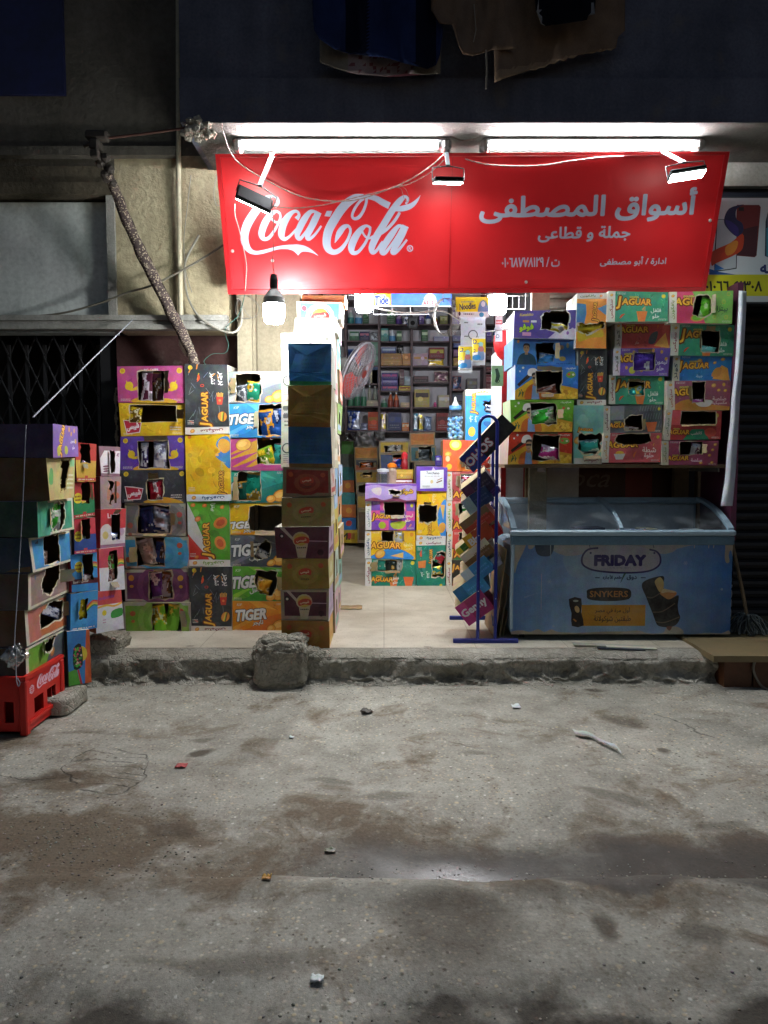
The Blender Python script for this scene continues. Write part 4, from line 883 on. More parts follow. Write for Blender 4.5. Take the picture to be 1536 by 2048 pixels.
lean(4, 'sea green carton with a bright green bag bulging out', 78, 1003, 1075, 147, 0, 0, 3.80, border('#3a8c70', [(.40, .1), (.34, .5), (.45, .92), (.72, .88), (.74, .4), (.64, .08)], lambda a: [a.ell(.14, .4, .16*k, .3*k, '#46967c' if k % 2 else '#3a8c70') for k in (3, 2, 1)]), '#2f4a3e',
     [('bright green and silver snack bag bulging from the sea green carton', .52, .48, .3, .85, 8, '#2f9a2c', '#c8ccd0')])
def khaki(w, h):
    a = Art(w, h, '#b3a26a'); a.blob([(.04, .4), (.1, .74), (.22, .7), (.2, .38)], '#5a9a5c', 3); a.rect(.8, .78, .98, .95, '#7cb884'); bars(a, .7, .2, .94, .62, 4, '#d8d6c0', 3); a.hole([(.44, .2), (.5, .55), (.5, .98), (.8, .96), (.7, .5), (.62, .2)], .04, 6, '#8a7440', .1); return a
lean(5, 'khaki carton with torn vertical slot under the purple lemon carton', 97, 915, 1002, 152, 0, 0, 3.82, khaki, '#5e4628')
lean(6, 'purple lemon print carton, topmost of the leaning stack', 109, 848, 914, 157, 0, 0, 3.84, lem, '#453556')
# small display cartons in two narrow columns
G4 = 'narrow cartons between the leaning stack and the step'
def narrow(label, x0, y0, x1, y1, Yn, art, cside, bags=(), dep=.30, yaw=50):
    a = at(x0, y1, Yn); b_ = at(x0, y0, Yn); yw = R(yaw); dx, dy = math.cos(yw), math.sin(yw); cp, sp = math.cos(PITCH), math.sin(PITCH); k = (x1-768)/F; zc = Yn*cp-(a.z-CAM.z)*sp
    L = (k*zc-a.x)/(dx-k*dy*cp)
    return carton('display_carton', label, 0, 0, 0, 0, 0, dep, art, cside, '#d8d0c0', group=G4, yaw=yaw, w=L, h=b_.z-a.z-.002, origin=Vector((a.x+dx*L/2, a.y+dy*L/2, a.z)), bags=bags, amp=.003)
def nd(top, bot, band, hole, sun=None, rain=False, strip=None):
    def f(w, h):
        a = Art(w, h, bot); a.rect(0, .55, 1, 1, top)
        if rain:
            for k, c in enumerate(('#c8372f', '#e0902c', '#e8d23a', '#3f9a4a')): a.stroke([(.55, .45+.04*(3-k), .035*h), (.8, .62+.04*(3-k), .035*h), (1, .60+.04*(3-k), .035*h)], c, 3)
        if band: a.rect(0, .02, 1, .1, band); a.rect(.42, 0, .58, .16, band); bars(a, .08, .03, .9, .09, 1, '#e8d8c8', 2)
        if strip: a.rect(0, .2, 1, .34, strip); a.text('Beef Flavour', .36, .27, .07, '#e8e0d8', 3, .01, fit=.6)
        if sun: a.ell(*sun, .12, .15, '#ecd22c'); bars(a, sun[0]-.14, sun[1]-.1, sun[0]+.14, sun[1]+.1, 2, '#8a3a1c', 3)
        if hole: a.hole(hole, .015, 5, None)
        return a
    return f
narrow('yellow and red narrow carton, topmost of the first narrow column', 152, 886, 193, 963, 4.28, nd('#d8433c', '#e8b64a', '#d2523c', rh(.25, .48, .7, .98)), '#8a2a24', [('white and purple sachet peeking from the topmost narrow carton', .55, .42, .4, .2, 20, '#e0d8e0', '#6a3a6a')])
narrow('red over green narrow carton with yellow sun spot', 150, 964, 189, 1036, 4.28, nd('#cf3a3c', '#2f8a55', '#cf3a3c', rh(.38, .4, .78, .98), (.2, .56)), '#5a1c1c', [('yellow and red sachet in the red over green narrow carton', .58, .32, .4, .28, 0, '#e0c03a', '#c03a2a')])
narrow('red over blue narrow carton with yellow sun spot', 148, 1037, 191, 1110, 4.28, nd('#cf3a48', '#33509a', '#cf4a5a', rh(.36, .42, .74, .98), (.18, .5)), '#3a1c34', [('pale yellow sachet in the red over blue narrow carton', .5, .36, .36, .2, -8, '#d8d0a0', '#7a8a3a')])
narrow('sky blue narrow carton with rainbow and dark red flavour band', 146, 1110, 196, 1187, 4.27, nd('#3f9ad8', '#3f8fd0', None, rh(.46, .3, .84, .97), (.30, .66), True, '#5a1f2c'), '#b83a4a', [('pale crumpled sachet in the sky blue rainbow carton', .62, .32, .36, .24, 10, '#d8ccd0', '#6a2a44')])
narrow('sky blue narrow carton with a yellow sachet and rainbow', 142, 1187, 196, 1263, 4.26, nd('#3f98d8', '#4596d4', '#3a86c8', [(.30, .3), (.34, .8), (.62, .84), (.6, .3)], None, True), '#2a6aa8', [('bright yellow sachet in the sky blue rainbow carton', .46, .56, .32, .5, 0, '#e0d02a', '#c8b41e')])
def jelly(w, h):
    a = Art(w, h, '#3a86cc'); a.poly([(.7, 0), (1, 0), (1, 1), (.86, 1)], '#d8632f'); a.poly([(0, 0), (.5, 0), (.35, .3), (0, .26)], '#5aa83c'); a.poly([(.5, 0), (.6, 0), (.46, .28), (.38, .28)], '#c83a3a'); a.ell(.62, .56, .1, .14, '#e0c83a'); r = random.Random(4)
    a.blob([(.24, .3), (.26, .66), (.6, .74), (.64, .36)], '#1c2a1c', 3)
    for _ in range(40): a.ell(r.uniform(.27, .6), r.uniform(.34, .68), .018, .022, r.choice(['#3fae3a', '#2f8a2c', '#d84a6a', '#e8c8b8', '#58c04a']), 0, 7)
    return a
narrow('tall blue jelly print carton at the foot of the narrow column', 138, 1263, 182, 1374, 4.24, jelly, '#4a4038', yaw=42)
def wafer(bg, bg2, hole):
    def f(w, h):
        a = Art(w, h, bg); a.poly([(.02, .1), (.02, .6), (.25, .86), (1, .86), (1, .1)], bg2); sticks(a, 5, '#8a5a7a', 3, .6, .5, .98, .85, .12, .03)
        for k in range(3): a.ell(.28, .18+.08*k, .12, .035, '#7a4a5c', 10, 8)
        a.hole(hole, .012, 5, None); return a
    return f
narrow('mauve wafer print carton, topmost of the second narrow column', 200, 893, 241, 954, 4.62, wafer('#8a6470', '#e0d8dc', rh(.50, .14, .74, .86)), '#5a1c18')
def mauve(w, h):
    a = Art(w, h, '#9c8486'); a.ell(.7, .4, .16, .12, '#c4684a'); a.ell(.8, .78, .1, .08, '#c4684a'); a.blob([(.3, .3), (.34, .62), (.45, .7), (.44, .3)], '#b8785a', 3); a.hole([(.36, .9), (.62, .84), (.56, .55), (.6, .3), (.5, .08), (.38, .26), (.5, .5)], .03, 4, '#c08a84', .08); return a
narrow('greyish mauve carton with jagged tear in the second narrow column', 201, 954, 244, 1020, 4.62, mauve, '#5a2418', [('pink sachet in the greyish mauve carton', .5, .5, .3, .18, 20, '#d88a94', '#8a4a50')])
def redw(w, h):
    a = Art(w, h, '#cf3a42'); a.blob([(0, .5), (.3, .62), (.6, .4), (1, .5), (1, 0), (0, 0)], '#ded2d4', 3); a.rect(0, 0, 1, .1, '#9a6a84'); a.ell(.2, .34, .09, .1, '#dcc47a'); a.ell(.84, .4, .09, .1, '#c0a0b8'); a.text('Luky', .5, .82, .16, '#f0dcdc', 4, .03); a.hole(rh(.44, .2, .8, .86), .012, 5, None); return a
narrow('red and white carton with a tall slot and white sachet', 201, 1020, 252, 1098, 4.60, redw, '#a8242c', [('white sachet hanging from the red and white carton', .6, .2, .34, .32, -4, '#eef0f4', '#4a5a9a')])
def rbw(w, h):
    a = nd('#c84a5a', '#dcd8dc', None, [(.34, .2), (.38, .9), (.74, .92), (.7, .26)], None, True)(w, h); return a
narrow('white rainbow print carton with small green toys in its slot', 200, 1098, 250, 1184, 4.58, rbw, '#d8682f', [('green and brown sachet in the white rainbow carton', .52, .66, .3, .34, 0, '#4aa83c', '#6a2a1c'), ('dark brown sachet in the white rainbow carton', .54, .32, .3, .34, 0, '#5a2a30', '#a87a70')])
def rbw2(w, h):
    a = Art(w, h, '#ddd8dc'); a.rect(0, .66, 1, 1, '#cf4a48'); a.stroke([(0, .6, .05*h), (.4, .64, .05*h), (.7, .6, .05*h), (1, .66, .05*h)], '#e8b43c', 3); a.ell(.3, .46, .06, .07, '#e4c42c'); a.blob([(.58, .3), (.6, .48), (.98, .52), (.97, .34)], '#3f9a3c', 3); a.text('Indomie', .4, .84, .09, '#8a4aa0', 6, .02); bars(a, .24, .2, .36, .32, 2, '#c87a9a', 2); return a
narrow('unopened white carton with red top, lowest of the second narrow column', 194, 1184, 246, 1266, 4.56, rbw2, '#d8682f')
# ------------------------------------------------------------------ cartons on the shelf over the freezer
G5 = 'cartons on the shelf over the freezer'; Y = 5.15
zsh = Z(927, Y)
sh = thing('shelf', 'plank shelf carrying the cartons over the freezer', 'shelf', (1.75, 5.4, zsh))
part('board', wd, sh, (X(1010, Y, 927), X(1452, Y, 927), Y+.012, 5.88, zsh-.03, zsh-.006))
part('bracket', plain('bracket_steel', '#8e8c88', .5, .6), sh, (X(1072, 5.5, 950), X(1074, 5.5, 950), 5.2, 5.9, zsh-.06, zsh-.032), (X(1400, 5.5, 950), X(1402, 5.5, 950), 5.2, 5.9, zsh-.06, zsh-.032))
def pur_white(w, h):
    a = Art(w, h, '#5a4a9c'); a.poly([(.55, 0), (.66, .2), (.8, .3), (1, .36), (1, 0)], '#cfcadc'); a.text('Katakito', .2, .86, .1, '#d8c24a', 4, .03, .2); a.text('فوفو', .2, .36, .26, '#a8d02c', 6, .05, 0, (.05, '#2a2a60'), arab=True); a.rect(.14, .56, .24, .64, '#c88a4a'); a.rect(.27, .56, .36, .64, '#dcd8e0'); a.ell(.86, .2, .05, .06, '#8a5aa8'); a.ell(.94, .3, .06, .08, '#c8c0d8'); a.rect(.14, .08, .28, .2, '#d8a8c8'); a.hole([(.44, .3), (.46, .86), (.62, .97), (.86, .96), (.88, .4), (.74, .2)], .03, 6, '#e0dcd4', .07); return a
carton('snack_carton', 'purple and white carton with black hole, topmost left over the freezer', 1029, 621, 1153, 677, Y+.02, .34, pur_white, '#cfd2dc', '#d8d8dc', group=G5, bags=[('yellow and white snack bag in the purple and white carton', .74, .38, .22, .3, 12, '#d8c83a', '#e4e0ea')])
def bluem(w, h):
    a = Art(w, h, '#4a86c4'); man(a, .22, .44, .72, '#2f4a52', '#2f4a52', False); a.ell(.80, .3, .12, .09, '#d8b44c'); a.ell(.78, .7, .1, .08, '#b89a74', 20); a.ell(.88, .78, .05, .1, '#c8a87c'); bars(a, .7, .06, .95, .16, 1, '#2f66a0', 2); a.poly([(.1, .9), (.0, 1), (1, 1), (.9, .9)], '#1f3c78'); a.ell(.08, .9, .05, .06, '#c8884a'); a.hole([(.38, .12), (.38, .84), (.66, .88), (.68, .16)], .03, 6, '#3a6a9c', .06); return a
carton('snack_carton', 'blue carton with a man in dark turtleneck under the purple one', 1024, 678, 1152, 733, Y+.06, .34, bluem, '#6f9cc8', group=G5, bags=[('light blue snack bag in the turtleneck print carton', .56, .3, .2, .34, 8, '#4a98d4', '#dce4ec')])
cl = 'carton with a man in sunglasses and orange jacket'
carton('snack_carton', 'bright blue '+cl, 1029, 731, 1157, 798, Y, .34, celeb('#2f74c8', rh(.34, .18, .74, .84)), '#a8b8d0', '#4a8ad8', group=G5, bags=[('reddish brown snack bag in the bright blue sunglasses carton', .52, .26, .24, .24, -14, '#8a4a3c', '#c8a49a')])
carton('snack_carton', 'green '+cl, 1021, 798, 1147, 863, Y-.01, .34, celeb('#6aa824', rh(.33, .24, .74, .88)), '#b8c8a0', '#7ab83a', group=G5, bags=[('neon green snack bag in the green sunglasses carton', .50, .46, .34, .44, -10, '#4ad84a', '#e8f0d8')])
carton('snack_carton', 'red '+cl, 1016, 865, 1145, 927, Y-.01, .34, celeb('#c8381c', rh(.38, .12, .8, .9)), '#c8b0a4', '#d0482c', group=G5, bags=[('hot pink and white snack bag in the red sunglasses carton', .66, .34, .24, .4, 16, '#d8389a', '#f0e4e8')])
def popv(w, h):
    a = Art(w, h, '#e8943c'); a.poly([(0, .3), (0, .82), (.3, .8), (.34, .62), (.24, .4)], '#4a86b8'); a.poly([(.7, .72), (1, .8), (1, .6)], '#5a96c0'); logo(a, .62, .66, .10, 90); a.blob([(.04, .3), (.2, .4), (.8, .36), (.9, .22), (.5, .2), (.1, .12)], '#d8b42c', 4); a.rect(0, .90, 1, 1, '#dcd8cc'); a.text('بافكورن', .36, .95, .045, '#6a7a4a', 0, .03, fit=.5, arab=True); chip(a, .8, .95, .022, '#e07a4a'); a.hole([(.02, .30), (.1, .46), (.5, .42), (.95, .48), (.9, .36), (.4, .28)], .015, 5); return a
carton('snack_carton', 'orange and blue carton on end with crumpled yellow bag at its tear', 1153, 586, 1215, 698, Y, .32, popv, '#cfd4c8', '#d8d8cc', group=G5, bags=[('crumpled yellow snack bag sticking out of the orange upright carton', .46, .37, .8, .18, 4, '#e0c42a', '#b8941e')])
carton('snack_carton', 'black burger print carton on end over the freezer', 1155, 700, 1215, 811, Y+.02, .32, burgf, '#8a8478', group=G5)
def mint(w, h):
    a = Art(w, h, '#7fbfb0'); a.blob([(.1, .7), (.3, .86), (.5, .74), (.4, .62)], '#94ccbe', 3); logo(a, .4, .58, .07, 0); a.rect(.02, .0, .98, .1, '#dcd8cc'); a.text('ستيكس', .62, .05, .05, '#9a4a58', 180, .03, fit=.5, arab=True); chip(a, .15, .4, .06); a.hole([(.2, .22), (.24, .50), (.94, .52), (.92, .3), (.8, .16)], .02, 6); return a
carton('snack_carton', 'mint green carton on end with turquoise bag in a black hole', 1146, 812, 1207, 926, Y, .32, mint, '#a8c8bc', group=G5, bags=[('turquoise snack bag in the mint green upright carton', .58, .30, .6, .2, -6, '#3ac0b4', '#c8ece4')])
def stix(a, c='#2a7a5c'): sticks(a, 14, '#7ac0a0', 5, .3, .05, .98, .95, .1, .012); chili(a, .24, .2, .2, 200); a.poly([(.47, .34), (.66, .34), (.62, 0), (.51, 0)], '#e8843c'); sticks(a, 4, '#e8b25a', 9, .48, .3, .66, .5, .14, .02); a.ell(.93, .86, .07, .07, '#d8c332')
stx = lambda holes=(), bg=GRN, **k: jag(bg, '#dcd8cc', 'ستيكس', '#9a3a4c', ['فلفل', 'حلو'], '#e8eee4', (.80, .36), .17, (.44, .66, .34), stix, holes, **k)
carton('snack_carton', 'green pepper sticks carton, unopened, topmost beside the pizza carton', 1215, 583, 1337, 642, Y-.03, .32, stx(), '#dcd8cc', '#8cc4ac', group=G5)
def cone(a): a.poly([(.70, .1), (.98, .0), (.92, .56)], '#e8a850'); a.blob([(.6, .2), (.64, .5), (.78, .6), (.72, .2)], '#5a5a5c', 3); chili(a, .5, .75, .16, 20); chili(a, .78, .78, .16, 60, '#e0762b')
carton('snack_carton', 'coral cone snack carton, unopened, in the shadow of the green one', 1230, 644, 1340, 697, Y+.05, .32, jag('#c8504a', '#cfc8bc', 'كونز', '#7a7468', ['حار'], '#e8b8a8', (.4, .2), .12, (.3, .7, .36), cone), '#b8a898', group=G5)
def lemc(a):
    for x, y in ((.24, .3), (.36, .85), (.85, .85), (.94, .6), (.7, .9), (.55, .85), (.5, .2)): a.ell(x, y, .055, .07, '#c8923c')
    a.ell(.34, .2, .12, .14, '#b8b83c')
carton('snack_carton', 'purple lemon print carton with a square window over the freezer', 1225, 697, 1340, 750, Y+.02, .32, jag('#6d4fa8', '#d0c8d4', 'لايمز', '#6a6a5a', ['ليمون', 'حلو'], '#dcd8ea', (.85, .48), .2, (.28, .62, .36), lemc, [rh(.36, .2, .74, .84)]), '#b8b0c0', group=G5, bags=[('purple lemon print snack bag in the purple window carton', .56, .5, .3, .7, 0, '#5a3aa8', '#d8dce8')])
carton('snack_carton', 'green pepper sticks carton with shaded top and turquoise bag', 1216, 750, 1330, 810, Y+.04, .32, stx([rh(.36, .3, .64, .76)]), '#a8b8a8', group=G5, bags=[('turquoise and yellow snack bag in the shaded green sticks carton', .5, .4, .3, .42, -12, '#2aa8a0', '#d8c84a')])
def chev(a):
    for i in range(9):
        for j in range(3): a.line(.62+.045*i, .2+.3*j, .645+.045*i, .42+.3*j, .02, '#7a8086')
    a.poly([(.72, .4), (.92, .4), (.88, .04), (.76, .04)], '#d8703c'); a.rect(.13, .5, .36, 1, '#8a8c90'); a.ell(.95, .86, .05, .06, '#d8c332')
carton('snack_carton', 'grey chevron sticks carton with torn square over the freezer', 1207, 811, 1324, 866, Y, .32, jag('#54585c', '#d0ccc0', 'ستيكس', '#6a3a44', [], '#fff', lg=(.26, .3, .26), deco=chev, holes=[[(.36, .1), (.38, .5), (.46, .62), (.66, .66), (.66, .1)]]), '#a8a498', group=G5, bags=[('small crumpled paper scrap in the grey chevron carton', .48, .16, .24, .16, 8, '#c8c0b4', '#8a4a44')])
def bowl(a): a.ell(.3, .3, .14, .08, '#e8b43c'); a.poly([(.2, .28), (.4, .28), (.36, .1), (.24, .1)], '#d8d4cc'); chili(a, .56, .26, .2, 230, '#e8763a'); a.ell(.94, .86, .05, .06, '#d8c332'); chili(a, .88, .6, .1, 230, '#e8a04a')
carton('snack_carton', 'coral carton with a wide jagged slot, lowest row over the freezer', 1204, 866, 1323, 926, Y-.02, .32, jag('#c8585c', '#dcd4c8', 'ستيكس', '#c08a3c', ['شطة', 'حلوة'], '#ecdcd4', (.80, .42), .18, (.3, .6, .34), bowl, [[(.2, .74), (.26, .95), (.78, .97), (.84, .72), (.66, .6), (.36, .6)]]), '#c8b8a8', group=G5)
def pizz(a):
    a.poly([(.0, 0), (.0, 1), (.36, 1), (.58, 0)], '#d8486c'); a.ell(.46, .2, .26, .14, '#d89a4c', 10); a.ell(.46, .2, .2, .1, '#7ac03c', 10)
    for x, y in ((.72, .84), (.93, .9), (.86, .66), (.72, .2), (.9, .2)): a.ell(x, y, .06, .07, '#b8b850'); a.ell(x, y, .04, .045, '#8cc050')
carton('snack_carton', 'pink and light green pizza carton at the top right beside the white sheet', 1338, 582, 1466, 646, Y-.03, .32, jag('#84bf5c', '#dcd8c8', 'بافكورن', '#8a9c5a', ['بيتزا'], '#3f5a4a', (.84, .44), .2, (.32, .68, .36), pizz, [[(.36, .3), (.42, .86), (.60, .9), (.66, .78), (.68, .3), (.5, .16)]]), '#d8d8cc', '#dcdcd0', group=G5, bags=[('lime green snack bag at the pizza carton hole edge', .6, .5, .14, .6, 10, '#7ad83c', '#c8ec9c')])
carton('snack_carton', 'green pepper sticks carton with black square hole under the pizza carton', 1342, 649, 1470, 711, Y+.02, .32, stx([rh(.48, .12, .76, .78)]), '#a8c0b0', group=G5, bags=[('pale turquoise snack bag low in the black square hole carton', .6, .18, .2, .24, 10, '#7ad8d0', '#a8e4dc')])
def con2(a): a.poly([(.68, .1), (.98, .02), (.94, .5), (.84, .62)], '#e8a84c'); a.blob([(.66, .2), (.74, .5), (.84, .5), (.8, .2)], '#d8954a', 3); chip(a, .45, .8, .09, '#d8a04c'); chip(a, .85, .86, .07, '#d8a04c'); chip(a, .72, .72, .06)
carton('snack_carton', 'blue cone snack carton, unopened, over the freezer', 1345, 712, 1462, 763, Y+.04, .32, jag('#2f7ec0', '#c8c4b4', 'كونز', '#4a5a64', ['جبنة'], '#c8dcec', (.46, .22), .14, (.36, .62, .34), con2), '#98a8b4', group=G5)
def mex(a): a.blob([(.13, 0), (.2, .3), (.4, .36), (.7, .2), (1, .12), (1, 0)], '#c88a3c', 3); a.blob([(.44, .3), (.5, .14), (.66, .14), (.72, .32), (.58, .36)], '#dcd4c8', 3); a.ell(.9, .86, .05, .06, '#d8a43c'); chip(a, .74, .84, .07, '#d8a04c'); chip(a, .82, .68, .05); chip(a, .92, .66, .05)
carton('snack_carton', 'mauve sauce print carton with a narrow upright slot over the freezer', 1335, 761, 1460, 820, Y-.02, .32, jag('#9c5466', '#d4ccc0', 'ستيكس', '#b0604a', ['صلصة', 'مكسيكية'], '#dcc4c0', (.83, .4), .13, (.3, .62, .36), mex, [rh(.40, .26, .60, .96)]), '#c0b0a4', group=G5, bags=[('magenta snack bag low in the mauve slot carton', .5, .3, .16, .14, 0, '#b85aa8', '#e4c8dc')])
def ket(a): a.poly([(.34, 0), (.5, .36), (.7, .34), (.8, 0)], '#2f8a64'); a.ell(.82, .24, .2, .16, '#d85a44'); a.ell(.92, .84, .06, .07, '#c8b43c'); a.rect(.12, .5, .3, .98, '#d85a60')
carton('snack_carton', 'red and green ketchup carton with a wide empty slot', 1328, 820, 1444, 879, Y-.02, .32, jag('#b83c3c', '#d0c8bc', 'ستيكس', '#6a7a6a', ['كاتشب'], '#d8c8bc', (.58, .2), .12, (.24, .26, .24), ket, [rh(.28, .52, .9, .98)]), '#c8bcb0', '#d8d4cc', group=G5)
def mar(a):
    for x, y in ((.76, .8), (.9, .62), (.94, .84), (.7, .55), (.85, .4), (.9, .12), (.7, .1)): chip(a, x, y, .06, '#d8923c')
carton('snack_carton', 'plum coloured sauce carton, lowest at the right over the freezer', 1322, 880, 1438, 931, Y-.03, .32, jag('#97405c', '#c8c0ac', 'ستيكس', '#7a8a5a', ['صلصة'], '#dcc0c4', (.62, .2), .13, (.26, .28, .28), mar, [rh(.32, .42, .72, .96)]), '#b8a89c', group=G5, bags=[('silver grey snack bag in the plum sauce carton', .62, .62, .14, .5, 8, '#c8c8cc', '#6a3a5c')])

# ------------------------------------------------------------------ cartons inside the shop
G6 = 'cartons stacked in the middle of the shop'; Y = 7.2
def choc(w, h):
    a = Art(w, h, '#b49ad8'); a.blob([(0, .9), (.2, .96), (.5, .84), (.8, .92), (1, .86), (1, 1.0), (0, 1)], '#7a4ab0', 4); a.blob([(0, .1), (.2, .2), (.36, .06), (.6, .2), (.8, .06), (1, .1), (1, 0), (0, 0)], '#7a3a54', 4); a.blob([(.12, .7), (.2, .4), (.3, .36), (.3, .8)], '#d8c8cc', 3); a.text('شوكو', .80, .56, .3, '#e8c04a', 0, .05, 0, (.07, '#6a2f1c'), fit=.26, arab=True); a.hole([(.46, .62), (.66, .66), (.7, .5), (.6, .34), (.5, .42)], .03, 5, '#e8dcd0', .14); return a
carton('snack_carton', 'lilac chocolate wave carton lying on the checkered carton inside the shop', 731, 968, 832, 1003, Y-.03, .5, choc, '#c4b0e0', '#cbb8e6', group=G6)
def checker(a):
    for i in range(5):
        for j in range(3):
            if (i+j) % 2: a.rect(.12+.176*i, j/3, .12+.176*(i+1), (j+1)/3, '#d8509a')
    a.ell(.34, .16, .14, .12, '#a8b82c'); a.blob([(.52, .26), (.56, .06), (.74, .06), (.82, .30)], '#b4c43c', 3); chili(a, .9, .16, .14, 30, '#e8945a'); a.ell(.94, .86, .05, .06, '#d8c832')
carton('snack_carton', 'purple and pink checkered carton with dark window inside the shop', 731, 1003, 831, 1061, Y, .42, jag('#7a4ab0', '#d8d8d8', 'بافكورن', '#8a949c', ['ليمون', 'حلو'], '#f0e4c8', (.86, .5), .14, (.36, .46, .22), checker, [rh(.38, .52, .78, .96)]), '#b89a74', group=G6)
def ybl(a): a.blob([(.14, 0), (.24, .2), (.5, .36), (.8, .28), (.94, 0)], '#2f8fe0', 4); chip(a, .3, .16, .15, '#e8b048', '#f0c468', 30); a.poly([(.5, .1), (.76, .04), (.76, .24)], '#e8c070'); a.ell(.93, .86, .06, .07, '#e08a2c')
carton('snack_carton', 'yellow and blue popcorn carton with two gaps inside the shop', 731, 1061, 831, 1118, Y, .42, jag(YEL, '#dcdcd8', 'بافكورن', '#3a5a7a', ['خلطة', 'الجبن'], '#f0dc9c', (.86, .52), .12, (.36, .46, .34), ybl, [rh(.34, .62, .56, .97), rh(.6, .6, .74, .97)]), '#b89a74', group=G6, bags=[('silver grey snack bag in the yellow popcorn carton', .68, .76, .14, .4, 0, '#ccd2d8', '#d8c83a')])
def stx2(a): stix(a); a.poly([(.76, .36), (.96, .36), (.92, .02), (.8, .02)], '#e8743c')
carton('snack_carton', 'teal sticks carton with a row of bags in its slot inside the shop', 731, 1118, 831, 1174, Y, .42, jag(TEAL, '#dcdcd8', 'ستيكس', '#9a3a4c', ['فلفل', 'حلو'], '#dcece4', (.60, .3), .13, (.30, .26, .26), stx2, [rh(.24, .58, .72, .97)]), '#b89a74', group=G6, bags=[('teal snack bag with pale lettering in the teal sticks carton', .3, .76, .16, .38, 0, '#2a8a78', '#dce0c8'), ('black and gold snack bag in the teal sticks carton', .52, .76, .18, .38, 0, '#1c2a26', '#b8942c'), ('silver snack bag at the slot end of the teal sticks carton', .68, .76, .09, .38, 0, '#c4c8ca', '#8a9a9c')])
def toc(w, h):
    a = Art(w, h, '#6a44b4'); a.poly([(.12, .1), (.9, .14), (.88, .9), (.12, .82)], '#e4e8ec'); a.text('Tocchano', .52, .76, .1, '#2a2a3a', -2, .02, fit=.42); bars(a, .2, .16, .44, .24, 2, '#3a3a44', 3); bars(a, .26, .6, .74, .66, 1, '#a8acb4', 5); a.ell(.5, .4, .06, .08, '#dcc48a'); a.stroke([(.66, .36, .05*h), (.84, .46, .05*h)], '#8a5a44', 1); a.stroke([(.68, .46, .04*h), (.84, .56, .04*h)], '#b88a6a', 1); a.poly([(.48, .86), (.54, 1), (.62, .85)], '#d0c4e8'); return a
carton('snack_carton', 'violet carton with a white label, on the yellow upright carton', 834, 934, 894, 982, Y-.02, .4, toc, '#8a6ac8', '#9a7ad0', group=G6)
def yv(a): a.blob([(1, .8), (.8, .7), (.7, .45), (.82, .1), (1, .1)], '#2f8fe0', 4); a.poly([(.80, .72), (.96, .72), (.9, .42)], '#e8b860'); a.ell(.86, .26, .11, .07, '#e8a840', 70); a.ell(.12, .95, .03, .03, '#d8662c')
carton('snack_carton', 'yellow popcorn carton on end with square brown hole inside the shop', 833, 982, 892, 1081, Y, .42, jagv(YEL, '#dcdcd8', 'بافكورن', '#3a5a7a', ['خلطة'], '#e8d898', yv, [[(.1, .38), (.06, .56), (.12, .70), (.68, .70), (.66, .4), (.3, .36)]], lpos=((.6, .84),), lg=(.45, .24, .09)), '#b89a74', group=G6)
def gv(a): sticks(a, 14, '#5ab89c', 8, .05, .1, .95, .9, .06, .008); chili(a, .18, .74, .14, 250); a.poly([(.06, .56), (.34, .58), (.3, .42), (.08, .42)], '#e8843c'); a.ell(.84, .05, .03, .03, '#d8c832')
carton('snack_carton', 'teal pepper sticks carton on end with red and teal bags inside', 832, 1081, 891, 1176, Y, .42, jagv(TEAL, '#dcdcd8', 'ستيكس', '#8a2a3c', ['فلفل', 'حلو'], '#dcece4', gv, [[(.54, .24), (.56, .56), (.72, .74), (.97, .76), (.97, .24)]], bottom=False, lpos=((.38, .28), (.2, .28)), lg=(.5, .66, .09)), '#b89a74', group=G6, bags=[('red snack bag in the teal upright sticks carton', .78, .62, .34, .18, 30, '#b82a3c', '#2a8a7c'), ('teal and yellow snack bag in the teal upright sticks carton', .72, .36, .36, .16, -6, '#2a9a8c', '#e0c43a')])
G7 = 'cartons stacked behind the blue display rack'
def org(w, h):
    a = Art(w, h, '#e8683c'); a.rect(0, .7, .5, 1, '#ec5a34'); a.rect(.28, 0, .56, .42, '#e87a2c'); a.ell(.25, .86, .2, .18, '#e8d83c'); a.ell(.25, .86, .13, .1, '#f0e89a'); chip(a, .1, .55, .1); chip(a, .55, .62, .1, '#ec8a4c'); a.text('حار', .6, .9, .12, '#f0b83c', 0, .03, arab=True); a.text('نار', .6, .72, .12, '#f0b83c', 0, .03, arab=True); a.ell(.12, .14, .09, .09, '#ecc83c'); a.ell(.09, .4, .07, .1, '#f0d0a0'); a.hole(rh(.46, .06, .98, .58), .015, 6); return a
carton('snack_carton', 'orange carton with egg yellow print under the candy jar', 886, 880, 986, 942, Y, .4, org, '#b5885a', '#c89a6a', group=G7, bags=[('brown and cream snack bag in the orange carton under the jar', .62, .26, .3, .4, 14, '#6a3a24', '#e0d4bc'), ('red and white snack bag in the orange carton under the jar', .86, .28, .2, .4, -10, '#a83a2c', '#d8e0d0')])
def tallw(bg, strip_c, word, wc, d=None, hole=None):
    return jag(bg, '#dcd8cc', word, wc, [], '#fff', lg=(.42, .2, .34), deco=d, holes=[hole] if hole else [])
carton('snack_carton', 'dusty red popcorn carton behind the rack under the orange one', 893, 942, 986, 1002, Y, .4, tallw('#b84a50', 0, 'بافكورن', '#8a8a3c', None, rh(.3, .4, .7, .9)), '#b5885a', group=G7, bags=[('maroon and silver snack bag in the dusty red carton', .5, .62, .3, .42, 0, '#7a1c34', '#c8c4c8')])
